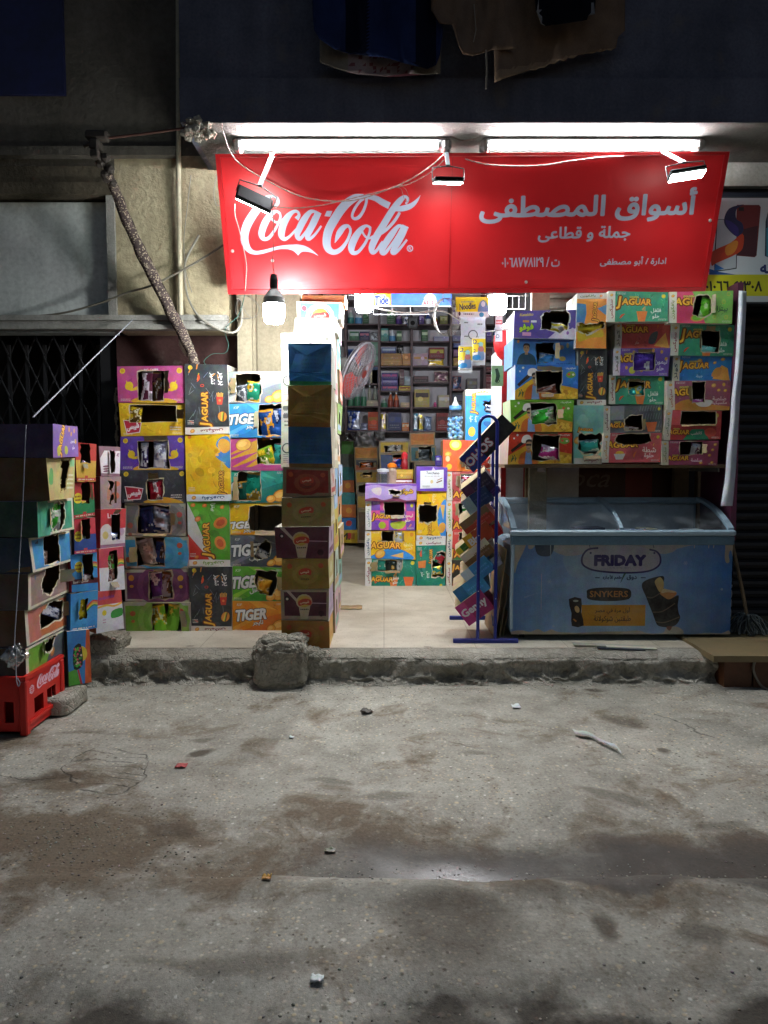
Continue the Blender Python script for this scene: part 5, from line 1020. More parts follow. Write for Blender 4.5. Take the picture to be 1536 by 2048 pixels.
carton('snack_carton', 'red white and green pizza carton behind the rack', 893, 1002, 991, 1063, Y, .4, tallw('#d84a50', 0, 'بافكورن', '#8ab04a', lambda a: (a.poly([(.6, 1), (1, 1), (1, .5)], '#d8d8d4'), a.poly([(.62, .3), (1, .8), (1, .1)], '#6ab03c')), rh(.26, .46, .68, .92)), '#b5885a', group=G7, bags=[('dark green snack bag in the pizza carton behind the rack', .5, .66, .28, .36, 0, '#1c6a2c', '#c8d8c8')])
carton('snack_carton', 'red carton with orange chip print behind the rack', 893, 1063, 990, 1120, Y, .4, tallw('#d84440', 0, 'بافكورن', '#4a5a64', lambda a: (chip(a, .4, .2, .2, '#e8843c'), a.blob([(.13, 0), (.2, .12), (.4, .06), (.5, 0)], '#3a8a4a', 3)), rh(.26, .7, .56, .98)), '#b5885a', group=G7)
carton('snack_carton', 'black sticks carton with gold lettering lowest behind the rack', 893, 1120, 986, 1177, Y, .4, jag('#3a3c38', '#dcd8cc', 'ستيكس', '#9a3a4c', [], '#fff', lg=(.38, .72, .24), deco=lambda a: (a.rect(.12, .4, .5, .98, '#26241c'), logo(a, .42, .2, .26))), '#b5885a', group=G7)
def tallb(w, h):
    a = Art(w, h, '#2f9ae0'); a.rect(0, .88, 1, 1, '#dcdcd8'); a.text('بافكورن', .45, .94, .045, '#d8c44a', 0, .03, 0, (.03, '#5a6a3a'), fit=.5, arab=True); chip(a, .86, .94, .025); logo(a, .26, .72, .11, 90); a.text('جبنة', .34, .42, .07, '#dcecf4', -90, .02, arab=True); a.text('حلوة', .18, .42, .07, '#dcecf4', -90, .02, arab=True); a.ell(.2, .18, .07, .09, '#ecc04a'); a.ell(.8, .3, .06, .16, '#1c66b0', 70); a.hole(rh(.58, .56, .96, .76), .015, 5, '#1c2a44', .05); return a
carton('snack_carton', 'tall sky blue carton on end beside the candy jar', 931, 778, 996, 882, 7.25, .34, tallb, '#b8b4a8', group=G7, bags=[('pale snack bag in the tall sky blue carton', .78, .64, .3, .12, 0, '#dce0e4', '#2a4a84')])
# cartons far back under the shelves
G8 = 'cartons stacked under the back shelves'
def dim(bg, c2, hole=None, dot=None):
    def f(w, h):
        a = Art(w, h, '#8a7a5c'); a.rect(.05, .08, .95, .9, bg)
        if c2: a.poly([(.05, .08), (.95, .08), (.95, .5), (.4, .3), (.05, .5)], c2)
        if dot: a.ell(.5, .55, .2, .2, dot)
        if hole: a.hole(hole, .03, 4)
        return a
    return f
Yb = 10.5
for q in [('green', 686, 882, 706, 908, '#4a8a3a'), ('dark grey', 686, 908, 707, 934, '#565c58'), ('upper teal', 686, 934, 708, 960, '#2f7a7c'), ('upper orange', 686, 960, 709, 985, '#c06a34'), ('lower teal', 686, 985, 710, 1010, '#3a8a8c'), ('lower orange', 686, 1010, 712, 1035, '#c8702f'), ('blue red dotted', 686, 1035, 712, 1060, '#2f78c0'), ('yellow black lettered', 683, 1060, 717, 1086, '#c8a81c')]:
    nm, x0, y0, x1, y1, c = q
    def f(w, h, c=c, nm=nm):
        a = Art(w, h, c)
        if 'orange' in nm: a.ell(.5, .55, .25, .25, '#d8942c')
        if 'red' in nm: a.ell(.5, .55, .24, .24, '#c0342c')
        if 'black' in nm: a.text('M.', .3, .5, .5, '#2a2414', 0, .03); a.rect(.6, .3, .8, .75, '#a8741c')
        return a
    carton('carton', f'{nm} carton in the far column at the back left of the shop', x0-3, y0, x1, y1, Yb, .4, f, '#8a7a5c', group=G8)
for nm, x0, y0, x1, y1, c, c2, hole, bg_ in [('orange fronted', 709, 893, 756, 918, '#c07a2c', '#c88a34', None, None), ('dark fronted with amber bag', 710, 918, 756, 942, '#3a3c44', '#a0542c', rh(.2, .3, .8, .75), ('#b85a1c', '#5a2410')), ('mustard with small square hole', 711, 942, 757, 967, '#a8841c', '#b08a24', rh(.3, .5, .72, .9), ('#8a6a2c', '#3a2a1c')), ('black and white torn', 712, 967, 757, 990, '#7a7468', None, rh(.1, .2, .9, .85), None), ('dull gold', 714, 990, 757, 1017, '#b08a2c', None, None, None), ('plain brown tall', 716, 1017, 758, 1086, '#5a4430', None, None, None)]:
    carton('carton', f'{nm} carton in the back column beside the violet label carton row', x0, y0, x1, y1, 10.2, .36, dim(c, c2, hole), '#8a7a5c', '#9a8a6a', group=G8, bags=[(f'amber bag inside the {nm} back carton', .5, .45, .4, .5, 0, *bg_)] if bg_ else ())
for nm, x0, y0, x1, y1, c, c2, hole, bg_ in [('yellow torn', 759, 882, 819, 907, '#b8961c', None, rh(.18, .1, .7, .7), ('#a8a8a4', '#3a3a3a')), ('blue and red', 759, 907, 819, 941, '#28426c', '#3a4a7a', rh(.45, .2, .85, .95), ('#1c3a9c', '#b8502c')), ('grey plain', 760, 941, 818, 985, '#3c3f44', None, None, None), ('brown orange banded', 820, 865, 870, 891, '#b86a1c', '#c07a24', None, None), ('dark teal torn', 820, 891, 873, 924, '#14545c', None, rh(.34, .1, .84, .95), ('#2a3438', '#8a9498')), ('dark navy', 828, 924, 890, 986, '#232a3c', None, None, None)]:
    carton('carton', f'{nm} carton on the counter below the back shelves', x0, y0, x1, y1, 9.7, .36, dim(c, c2, hole), '#8a7a5c', '#a89a7c', group=G8, bags=[(f'crumpled bag inside the {nm} counter carton', .5, .45, .36, .55, 0, *bg_)] if bg_ else ())
ct = thing('counter', 'dark wooden counter behind the middle cartons', 'counter', (.4, 9.8, FZ))
zc_ = Z(985, 9.7)-.004
part('counter_top', plain('counter_wood', '#4a3a30', .5), ct, (-.1, 1.2, 9.65, 10.15, zc_-.04, zc_)); part('counter_front', MAROON, ct, (-.08, 1.18, 9.67, 9.72, FZ, zc_-.042))
# ------------------------------------------------------------------ the red shop sign
TLs, TRs, BLs = at(441, 315, 4.95), at(1448, 310, 4.95), at(475, 579, 5.25)
ux = (TRs-TLs).normalized(); SWd = (TRs-TLs).length; uy = (TLs-BLs); uy = (uy-ux*uy.dot(ux)); SH = uy.length; uy.normalize(); un = ux.cross(uy); SO = TLs-uy*SH
def ray(px, py):
    cp, sp = math.cos(PITCH), math.sin(PITCH); x, v = (px-768)/F, (1024-py)/F
    return Vector((x, cp+v*sp, v*cp-sp))
def sgn(px, py, off=0.0):
    d = ray(px, py); O = SO+un*off; k = (O-CAM).dot(un)/d.dot(un); return CAM+d*k
def sg(px, py): p = sgn(px, py)-SO; return p.dot(ux)/SWd, p.dot(uy)/SH
def cola(a, m1, k, c):
    "white flowing script, m1(x, y, which) maps the two drafting frames into the art, k scales the widths"
    S1 = [[(690,415,45),(735,350,50),(725,280,42),(655,247,28),(560,285,80),(440,420,110),(330,570,122),(255,710,124),(222,850,122),(238,980,112),(300,1080,80),(390,1117,55),(500,1105,52),(620,1073,46),(750,1040,46),(880,1030,62),(990,1035,80)],
          [(760,505,36),(705,482,40),(625,530,80),(545,645,100),(490,790,100),(492,870,84),(535,908,56),(605,880,48),(690,765,40),(750,645,36),(776,560,36),(758,500,36)],
          [(640,595,34),(700,648,34),(790,625,36),(880,545,46)],
          [(1022,600,70),(1060,540,46),(1032,485,40),(965,492,52),(880,575,90),(815,700,104),(790,835,100),(830,905,62),(900,878,40),(985,795,36),(1040,740,40)],
          [(1310,485,36),(1235,490,60),(1150,590,92),(1075,725,98),(1032,845,80),(1062,905,56),(1115,865,46),(1205,740,40),(1290,560,36)],
          [(1360,490,96),(1290,650,94),(1215,800,86),(1185,880,64),(1212,908,48),(1280,862,40),(1350,780,32),(1402,705,28)]]
    S2 = [[(610,222,46),(500,245,88),(400,305,106),(300,405,116),(200,555,118),(120,705,118),(92,850,112),(112,955,100),(190,1008,70),(285,970,60),(370,865,44),(416,760,38),(424,690,36),(392,642,40),(332,660,66),(275,730,80),(236,810,50),(206,880,4)],
          [(650,255,40),(640,335,36),(600,440,38),(540,520,44),(482,540,40),(448,500,36),(482,405,36),(550,305,34),(610,258,40)],
          [(560,232,40),(680,238,54),(780,258,72),(870,310,82),(970,360,84)],
          [(702,665,34),(645,640,36),(572,690,72),(490,805,96),(440,930,96),(455,1010,66),(525,1008,46),(605,920,40),(662,820,36),(695,725,34),(700,655,34)],
          [(590,720,28),(630,785,28),(690,812,30),(742,790,40)],
          [(1195,335,24),(1228,280,36),(1190,232,40),(1115,290,78),(1010,425,86),(890,620,92),(782,800,96),(722,940,88),(735,1012,58),(790,985,42),(850,900,40),(880,860,40)],
          [(1115,452,36),(1040,570,40),(940,680,42),(850,745,44),(790,770,50)],
          [(1050,408,50),(1150,398,72),(1260,365,68),(1340,300,42),(1402,213,3)],
          [(1150,650,34),(1092,648,50),(1000,760,86),(905,900,88),(862,1000,70),(905,1020,50),(980,930,38),(1080,780,34),(1140,670,32)],
          [(1195,640,92),(1130,790,92),(1052,930,82),(1010,1005,60),(1050,1018,44),(1130,940,36),(1215,832,28)]]
    for w, S, sc in ((1, S1, 7.68), (2, S2, 6.98)):
        for st in S: a.stroke([(*m1(x, y, w), wd/sc*k) for x, y, wd in st], c, 6)
    def pol(pts, w): a.poly([m1(x, y, w) for x, y in pts], c)
    top = cr([(870, 1003), (1020, 990), (1150, 1012), (1260, 1075), (1358, 1165)], 5); bot = cr([(1358, 1165), (1260, 1118), (1150, 1100), (1090, 1113), (1047, 1160)], 4)+cr([(1047, 1160), (1015, 1125), (960, 1082), (880, 1062)], 4)
    pol(top+bot[1:], 1); pol([(95, 430), (174, 432), (142, 512), (62, 505)], 2)
A = Art(SWd, SH, '#cd1f25')
def m_sign(x, y, w): return sg(460+x/7.68, 360+y/7.68) if w == 1 else sg(640+x/6.98, 360+y/6.98)
kk = sgn(600, 450).y/F*1.0
cola(A, m_sign, kk, '#a9b0c4')
rx, ry = sg(640+1255/6.98, 360+955/6.98); A.ring(rx, ry, .022, .008, '#a9b0c4', 18); A.text('R', rx, ry, .026, '#a9b0c4', 0, .02)
def sgt(tx, x0, x1, y0, y1, bold):
    u0, v0 = sg(x0, (y0+y1)/2); u1, v1 = sg(x1, (y0+y1)/2); mx = (x0+x1)/2; A.text(tx, (u0+u1)/2, (sg(mx, y0)[1]+sg(mx, y1)[1])/2, sg(mx, y0)[1]-sg(mx, y1)[1], '#a9b0c4', .5, bold, fit=u1-u0, arab=True)
sgt('أسواق المصطفى', 961, 1390, 379, 443, .032); sgt('جملة و قطاعى', 1077, 1260, 453, 483, .026); sgt('ت / ٠١٠٦٨٧٧٨١٢٩', 1004, 1119, 515, 534, .022); sgt('ادارة / أبو مصطفى', 1201, 1332, 513, 532, .022)
SG = thing('shop_sign', 'long red shop sign with white script lettering tilted over the shopfront', 'sign', SO)
mb = MB(); mb.sheet(A.cut(40, 12), lambda x, y: ux*x+uy*y+un*(.0012*noise.noise(Vector((x*1.6, y*1.3, 1)))+.001*noise.noise(Vector((x*5, y*4, 2)))))
mb.build('sign_face', GLOSS, SG)
RED = plain('sign_red_edge', '#b3171d', .4, 0, .15); mb = MB(); Ms = Matrix((ux, uy, un)).transposed().to_4x4()
for q in ((-.012, SWd+.012, -.03, -.001, -.05, .012), (-.012, SWd+.012, SH+.001, SH+.02, -.05, .012), (-.03, -.001, -.03, SH+.02, -.05, .009), (SWd+.001, SWd+.03, -.03, SH+.02, -.05, .009)): mb.box(*q, M=Ms)
mb.box(0, SWd, 0, SH, -.045, -.01, M=Ms); mb.build('sign_frame', RED, SG)
mb = MB(); mb.box(1.485, 1.489, .0, SH, .0, .0035, M=Ms); mb.build('seam', RED, SG)
for px, py in ((1420, 441), (1052, 564), (465, 502), (545, 521)):
    p = sgn(px, py)-SO; mb = MB(); mb.lathe([(.001, .012), (.008, .011), (.011, .004), (.011, 0)][::-1], p, (.6, .6, .6), 0, 10, Ms); mb.build('bolt', plain('bolt_steel', '#c9c7c2', .4, .5, 0), SG)
# ------------------------------------------------------------------ lamps
GREYP = plain('grey_plastic', '#6a6967', .5, spec=.3); WHP = plain('white_plastic', '#d2d2d0', .4, 0, .1); BLKP = plain('black_plastic', '#161617', .6, spec=.12); ALU = plain('aluminium', '#7f8184', .45, .3, .1)
def tube_light(label, x0, x1, e0, e1, py):
    Yt = 4.945; a = at(x0, py, Yt); b = at(x1, py, Yt); zt = 3.443; o = thing('tube_light', label, 'lamp', (a.x, Yt, zt), 0, 'tube lights over the sign'); w = b.x-a.x
    mb = MB(); mb.box(.03, w-.03, -.045, .05, -.016, -.001); mb.build('housing', GREYP, o)
    for x in (0, w):
        mb = MB(); s = 1 if x == 0 else -1; mb.rbox(min(x, x+s*.06), max(x, x+s*.06), -.055, .055, -.075, -.002, .018); mb.build('end_cap', GREYP, o)
    c0, c1 = at(e0, py, Yt).x-a.x, at(e1, py, Yt).x-a.x
    mb = MB(); mb.tube([(c0, -.012, -.038), (c1, -.012, -.038)], .019, n=12); mb.build('tube', emit('tube_glow', '#f0f5fb', TUBE_E), o)
    for p_, q_ in ((.06, c0-.001), (c1+.001, w-.06)):
        if q_-p_ > .004: mb = MB(); mb.tube([(p_, -.012, -.038), (q_, -.012, -.038)], .0185, n=12); mb.build('tube_end', ALU, o)
tube_light('white tube light above the script lettering, hung from the soffit', 466, 902, 487, 874, 285)
tube_light('white tube light above the Arabic lettering, hung from the soffit', 960, 1406, 981, 1384, 280)
def flood(label, px, py, Yf, wpx, rot, yaw, armx, army, tilt=0):
    c = at(px, py, Yf); w = wpx/F*c.y; o = thing('flood_lamp', label, 'lamp', c, 0, 'flood lamps on arms before the sign')
    M = Matrix.Rotation(R(yaw), 4, 'Z') @ Matrix.Rotation(R(rot), 4, 'Y') @ Matrix.Rotation(R(tilt), 4, 'X')
    mb = MB(); mb.rbox(-w/2, w/2, -.055, .055, .002, .032, .008, M=M)
    mb.build('body', BLKP, o); mb = MB(); mb.box(-w/2+.008, w/2-.008, -.047, .047, -.004, .0015, M=M); mb.build('led_panel', emit('flood_glow', '#f0fff8', FLOOD_E), o)
    mb = MB(); mb.tube([M @ Vector((-w/2-.006, 0, .015)), M @ Vector((-w/2-.006, .02, .085)), M @ Vector((0, .03, .10)), M @ Vector((w/2+.006, .02, .085)), M @ Vector((w/2+.006, 0, .015))], .004); mb.build('bracket', GREYP, o)
    p0 = M @ Vector((0, .03, .10)); p1 = sgn(armx, army, .0)+Vector((0, 0, .01))-c; d = (p1-p0).normalized(); u_ = d.cross(Vector((0, 0, 1))).normalized(); v_ = d.cross(u_); mb = MB()
    q = [p0+u_*.012+v_*.008, p0-u_*.012+v_*.008, p0-u_*.012-v_*.008, p0+u_*.012-v_*.008]; q += [x+(p1-p0) for x in q]; mb.add(q, [(0, 1, 2, 3), (7, 6, 5, 4), (0, 4, 5, 1), (1, 5, 6, 2), (2, 6, 7, 3), (3, 7, 4, 0)]); mb.build('arm', ALU, o)
flood('small lit flood lamp before the middle of the red sign', 896, 366, 4.74, 58, 0, 4, 893, 308, 14)
flood('brightly lit flood lamp before the end of the Arabic lettering', 1374, 352, 4.68, 68, -6, -8, 1325, 306, -6)
flood('dark backed flood lamp tilted on its arm over the script lettering', 507, 402, 4.72, 72, 18, 22, 546, 312, 62)
def bulb(label, px, py0, py1, Yb_, wpx, neck=True, e=BULB_E):
    "py0..py1 span the glowing dome"
    c = at(px, py0, Yb_); r = wpx/F*Yb_/2; h = c.z-at(px, py1, Yb_).z; o = thing('led_bulb', label, 'lamp', c, 0, 'bare bulbs at the shopfront')
    mb = MB(); mb.lathe([(r*.75, -h), (r*.93, -h*.86), (r, -h*.6), (r, 0)], (0, 0, 0), n=20); mb.build('dome', emit('bulb_glow' if neck else 'bulb_glow_inside', '#f4f7fa', e), o)
    mb = MB(); mb.lathe([(r*1.01, .001), (r*.98, h*.35), (r*.6, h*.7), (r*.35, h*.8), (r*.33, h*.86)], (0, 0, 0), n=20); mb.build('collar', GREYP, o)
    mb = MB(); mb.lathe([(r*.36, h*.861), (r*.38, h*1.3), (r*.3, h*1.6), (r*.1, h*1.65)], (0, 0, 0), n=14); mb.build('socket', BLKP, o); return o, c
bulb('bare bulb hanging on a wire below the script lettering', 548, 609, 646, 4.84, 42)
bulb('bare bulb glowing inside the doorway beside the detergent banner', 728, 588, 624, 5.95, 35, False, BULB_IN_E)
bulb('bare bulb glowing inside the doorway beside the hanging noodle packs', 995, 592, 628, 5.95, 36, False, BULB_IN_E)
# ------------------------------------------------------------------ wires
def wire(name, label, pts, r, c, twist=0, cat='cable', k=6, sag=0):
    P = cr([tuple(p) for p in pts], k); mb = MB(); c = '#%02x%02x%02x' % tuple(int(int(c[i:i+2], 16)*.72) for i in (1, 3, 5)); r *= .75; m = plain('wire_'+c.strip('#'), c, .6, 0, .2)
    if twist:
        D = [Vector(p) for p in P]; out = []
        for i in range(len(D)-1):
            n_ = max(2, int((D[i+1]-D[i]).length/.012))
            out += [D[i].lerp(D[i+1], j/n_) for j in range(n_)]
        for s in (0, math.pi): mb.tube([p+Vector((0, math.cos(i*.9+s), math.sin(i*.9+s)))*r*.9 for i, p in enumerate(out)], r, n=4, cap=False)
    else: mb.tube(P, r, n=6)
    return tag(mb.build(name, m), label, cat)
S_ = lambda *pp, off=.03: [sgn(x, y, off) for x, y in pp]
wire('wire', 'twisted pale wire drooping over the top of the script lettering', [at(444, 246, 4.69), at(446, 262, 4.72)]+S_((470, 318), (532, 360), (600, 392), (660, 402), (715, 399), (762, 384), (815, 362), (862, 332), (893, 303)), .0035, '#c9a99b', 1)
wire('wire', 'twisted pale wire from the tilted flood lamp to the lamp at mid sign', S_((545, 413), (590, 416), (640, 411), (690, 400), (740, 388), (790, 375), (820, 367), (860, 345), (890, 318), off=.035), .003, '#c4988c', 1)
wire('wire', 'small loop of wire on the sign by the end of the script lettering', S_((790, 374), (802, 378), (808, 396), (815, 404), (818, 396), (812, 380), (803, 370), (808, 362), off=.045), .002, '#b59a90')
wire('wire', 'twisted wire along the top edge of the red sign', S_((930, 318), (970, 328), (1030, 332), (1090, 330), (1140, 322), (1200, 315), (1250, 312)), .0035, '#b79a90', 1)
wire('wire', 'short twisted wire between the two tube lights', [at(902, 274, 4.83), at(925, 281, 4.85), at(948, 278, 4.85), at(962, 272, 4.83)], .003, '#8f7a6c', 1)
wire('wire', 'brown cord from the tilted flood lamp down to the hanging bulb', [at(541, 393, 4.70), at(546, 430, 4.74), at(548, 480, 4.77), at(545, 520, 4.82), at(549, 555, 4.84), at(548, 573, 4.84)], .0035, '#6b5a4a', 1)
wire('wire', 'white cord hanging from the tilted flood lamp down the left sign edge', [at(470, 408, 4.72), at(470, 430, 4.74), at(478, 458, 4.82), at(488, 500, 4.95), at(493, 530, 5.1), at(492, 560, 5.2), at(490, 585, 5.25)], .004, '#d6d2ca')
wire('wire', 'green wire looping from the sign corner down to the burger carton', [at(491, 582, 5.25), at(484, 612, 5.36), at(474, 634, 5.36), at(452, 655, 5.34), at(452, 672, 5.34), at(457, 690, 5.32), at(450, 706, 5.32), at(425, 708, 5.35), at(408, 722, 5.35), at(415, 732, 5.33)], .0035, '#3f7a6a')
wire('cable', 'pale cable sagging from the pipe along the moulding to the door post', [at(398, 470, 5.42), at(372, 520, 5.41), at(370, 560, 5.41), at(378, 600, 5.39), at(400, 635, 5.35), at(440, 660, 5.33), at(470, 664, 5.33), at(484, 640, 5.38), at(482, 605, 5.40), at(474, 596, 5.40)], .011, '#bdb8a8')
wire('cable', 'long grey cable sagging across the pale panel to the sign', [at(-60, 632, 5.40), at(30, 634, 5.40), at(120, 627, 5.39), at(200, 606, 5.38), at(255, 585, 5.36), at(300, 572, 5.34), at(350, 548, 5.36), at(400, 520, 5.38), at(450, 488, 5.4)], .010, '#87816f')
wire('cable', 'thin white cable loop beside the upper left sign corner', [at(438, 336, 5.4), at(428, 380, 5.41), at(432, 408, 5.4), at(442, 404, 5.39), at(440, 350, 5.40)], .003, '#c0bdb4')
wire('cable', 'thin pale cable falling from the soffit to the pipe', [at(382, 350, 5.4), at(374, 420, 5.41), at(368, 480, 5.41), at(371, 540, 5.41), at(384, 585, 5.40)], .004, '#b0aca0')
wire('cable', 'tangle of thin grey cable by the door post', [at(478, 590, 5.38), at(500, 595, 5.38), at(518, 614, 5.38), at(512, 632, 5.38), at(490, 637, 5.37), at(474, 630, 5.37), at(472, 612, 5.38), at(480, 600, 5.38), at(492, 625, 5.36), at(505, 637, 5.36)], .003, '#8d8b80')
wire('cable', 'white cable strung across the doorway top', [at(600, 604, 5.7), at(650, 596, 5.7), at(700, 590, 5.8), at(760, 586, 5.8), at(860, 586, 5.7), at(1000, 590, 5.7), at(1056, 592, 5.65)], .005, '#cdcac0')
wire('cable', 'thick white cable from the inner bulb to the cable coil', [at(738, 612, 5.93), at(775, 621, 5.85), at(820, 626, 5.8), at(870, 622, 5.75), at(895, 626, 5.72), at(918, 640, 5.72)], .008, '#dedbd2')
wire('cable', 'white cable from behind the noodle strip to the purple and white carton', [at(966, 664, 5.75), at(995, 661, 5.6), at(1029, 657, 5.3)], .006, '#dedbd2')
mb = MB()
for k in range(6): mb.tube([Vector((.075*math.cos(a_*.35+k)*(1+.05*k)+.008*k, .01*k, .13*math.sin(a_*.35+k)*(1+.02*k))) for a_ in range(19)], .0022, n=5, cap=False)
mb.tube([(0, 0, .1), (.0, .01, .2)], .004)
o = mb.build('cable_coil', plain('wire_6f6d68', '#6f6d68', .5)); o.location = at(886, 632, 5.7); tag(o, 'grey coil of cable hanging beside the noodle packs', 'cable')
# ------------------------------------------------------------------ left wall fittings
mb = MB(); a_, b_ = at(361, -60, 5.40), at(363, 690, 5.40); mb.tube([Vector((a_.x+.01, 5.40, 6.3)), Vector((b_.x, 5.40, 3.3)), b_, b_+Vector((.02, .05, -.06))], .017, n=10)
tag(mb.build('pipe', plain('cream_pipe', '#b3aa90', .6, 0, .3)), 'cream downpipe running up the plaster wall beside the balcony', 'pipe')
pts = cr([at(203, 305, 4.86), at(214, 345, 4.92), at(232, 385, 5.0), at(262, 462, 5.12), at(300, 540, 5.22), at(340, 620, 5.31), at(365, 668, 5.36), at(382, 705, 5.38), at(392, 738, 5.38)], 8); rr = []
PO = thing('awning_pole', 'slanting pole wrapped in brown patterned cloth crossing the left wall', 'pole', Vector(pts[0]))
def along(f): i = min(len(pts)-2, int(f*(len(pts)-1))); q = f*(len(pts)-1)-i; return Vector(pts[i]).lerp(Vector(pts[i+1]), q), (Vector(pts[i+1])-Vector(pts[i])).normalized()
def wrap(u, v):
    p, d = along(.14+.86*v); n_ = d.cross(Vector((0, 1, 0))).normalized(); b2 = d.cross(n_); r = .028+.011*math.sin(v*3)+.008*noise.noise(Vector((u*3, v*22, 2)))
    if v > .9: r += .03*(v-.9)*10*abs(noise.noise(Vector((u*4, v*30, 5))))
    return p+(n_*math.cos(2*math.pi*u)+b2*math.sin(2*math.pi*u))*r-PO.location
def wcol(u, v):
    q = noise.noise(Vector((math.cos(u*6.28)*2.4, math.sin(u*6.28)*2.4, v*60))); return '#a39580' if abs(q) < .07 else ('#4d4240' if q < .3 else '#665853')
mb = MB(); mb.grid(30, 260, wrap, (.2, .1, .1), 0, True, wcol); mb.build('cloth_wrap', CLOTH, PO)
mb = MB(); mb.tube([Vector(p)-PO.location for p in pts[:12]], .012, n=8)
for i_ in range(6): mb.lathe([(.004, -.03), (.03, -.01), (.028, .014), (.004, .03)], Vector(pts[3+i_*2])-PO.location+Vector((random.Random(i_).uniform(-.03, .03), -.01, 0)), n=6, M=Matrix.Rotation(i_, 4, 'X'), smooth=False)
mb.build('rusty_hinge', plain('rust_iron', '#47403a', .8, .3, .4), PO)
BR = thing('awning_bracket', 'rusty iron bracket with rod fixed high beside the balcony corner', 'bracket', at(192, 275, 4.86)); bl = BR.location; ri = plain('rust_iron', '#47403a', .8)
mb = MB(); mb.rbox(-.06, .08, -.04, .04, -.02, .035, .012); mb.rbox(-.03, .03, -.05, .05, -.09, -.02, .012); mb.tube([(-.07, -.02, -.06), (-.02, -.03, -.045)], .012); mb.rbox(-.02, .03, -.06, .02, -.14, -.09, .006); mb.build('bracket_plate', ri, BR)
mb = MB(); mb.tube([Vector((.06, 0, -.005)), at(300, 266, 4.88)-bl, at(392, 253, 4.74)-bl], .008, n=7); mb.build('rod', plain('rust_rod', '#5a3a30', .8), BR)
mb = MB(); mb.tube([at(265, 640, 5.34), at(66, 834, 3.98)], .004); tag(mb.build('rope', plain('white_rope', '#9a9ca4', .7)), 'taut white cord from the wall moulding to the leaning stack', 'rope')
mb = MB(); mb.tube(cr([at(52, 850, 3.80), at(46, 1000, 3.77), at(38, 1140, 3.76), at(29, 1285, 3.75), at(33, 1300, 3.74), at(32, 1350, 3.73), at(36, 1372, 3.73), at(40, 1366, 3.73), at(35, 1356, 3.73)], 5), .0025, n=5); tag(mb.build('string', plain('white_string', '#b9bcc6', .7)), 'thin white string tied down the front of the leaning stack', 'string')
c_ = at(30, 1312, 3.75); mb = MB(); mb.grid(26, 22, lambda u, v: Vector((math.cos(6.28*u)*math.sin(3.14*v), math.sin(6.28*u)*math.sin(3.14*v), math.cos(3.14*v)))*(.045+.035*noise.noise(Vector((math.cos(6.28*u)*2.4, math.sin(6.28*u)*2.4, v*5)))), (.6, .6, .58))
o = mb.build('plastic_knot', glass('film', (.75, .75, .72), .2, .5)); o.location = c_; tag(o, 'crumpled clear plastic bag knotted on the string of the leaning stack', 'plastic bag')
# ------------------------------------------------------------------ laundry on the balcony
def cloth(name, label, poly, Yc, c, rip=.03, cfn=None, seed=0, cat='laundry', fr=8.0):
    xs_ = [p[0] for p in poly]; ys_ = [p[1] for p in poly]; q = poly if sum(poly[i][0]*poly[(i+1) % len(poly)][1]-poly[(i+1) % len(poly)][0]*poly[i][1] for i in range(len(poly))) > 0 else poly[::-1]
    V = [Vector(p) for p in q]; f = [list(range(len(q)))]; st = 7
    for x in range(int(min(xs_)), int(max(xs_)), st):
        for y in range(int(min(ys_)), int(max(ys_)), st): V.append(Vector((x+.3, y+.3)))
    r = delaunay_2d_cdt(V, [], f, 1, 1e-4); mb = MB(); P3 = []
    for v in r[0]: P3.append(at(v.x, v.y, Yc+rip*noise.noise(Vector((v.x/F*fr*4, v.y/F*fr*.7, seed)))+rip*.4*noise.noise(Vector((v.x/F*fr*11, v.y/F*fr*2, seed+5)))))
    for t_ in r[2]:
        m_ = sum((r[0][i] for i in t_), Vector((0, 0)))/len(t_); mb.add([P3[i] for i in t_], [tuple(range(len(t_)))], cfn(m_.x, m_.y) if cfn else c, 0, True)
    o = mb.build(name, CLOTH); o.data.validate()
    import bmesh
    bm = bmesh.new(); bm.from_mesh(o.data); bmesh.ops.remove_doubles(bm, verts=bm.verts[:], dist=1e-5); bm.to_mesh(o.data); bm.free()
    md = o.modifiers.new('thickness', 'SOLIDIFY'); md.thickness = .006; return tag(o, label, cat, 'laundry on the balcony line')
rg = random.Random(5)
towel = [(985, -120), (1250, -120), (1249, 62), (1236, 74), (1232, 95)]+[(1232-k*9.5, 96+(k**1.6)*.45+(3 if k % 2 else 0)+rg.uniform(0, 3)) for k in range(1, 18)]+[(1060, 140), (1030, 150), (1005, 158), (990, 165)]
cloth('towel', 'ragged brown towel with frayed edge hanging from the balcony', towel, 4.60, '#8a7462', .07, lambda x, y: '#96806a' if y > 95+(1230-x)*.2 else '#7c6858', 1)
cloth('sweater', 'brown sweater with pale drawstring hanging between the jeans and towel', [(860, -120), (1000, -120), (1010, 40), (1030, 90), (1034, 98), (985, 101), (945, 112), (925, 108), (915, 84), (905, 50), (880, 48), (862, 20)], 4.53, '#7a6656', .09, None, 2)
cloth('jeans', 'dark navy jeans hanging from the balcony over a pale cloth', [(620, -120), (880, -120), (886, 60), (880, 110), (872, 130), (855, 138), (770, 115), (700, 108), (668, 98), (640, 78), (628, 60)], 4.55, '#141a2c', .09, lambda x, y: '#26335c' if (int(x/46) % 3) else '#10162a', 3)
cloth('floral_cloth', 'pale pink floral cloth hem below the dark jeans', [(640, 70), (882, 80), (880, 148), (840, 150), (775, 154), (700, 146), (640, 126)], 4.63, '#8a7a7c', .04, lambda x, y: ('#7a4a52' if noise.noise(Vector((x*.11, y*.11, 0))) > .25 else '#9c8c8e') if 695 < x < 826 else '#8c8478', 4, fr=4)
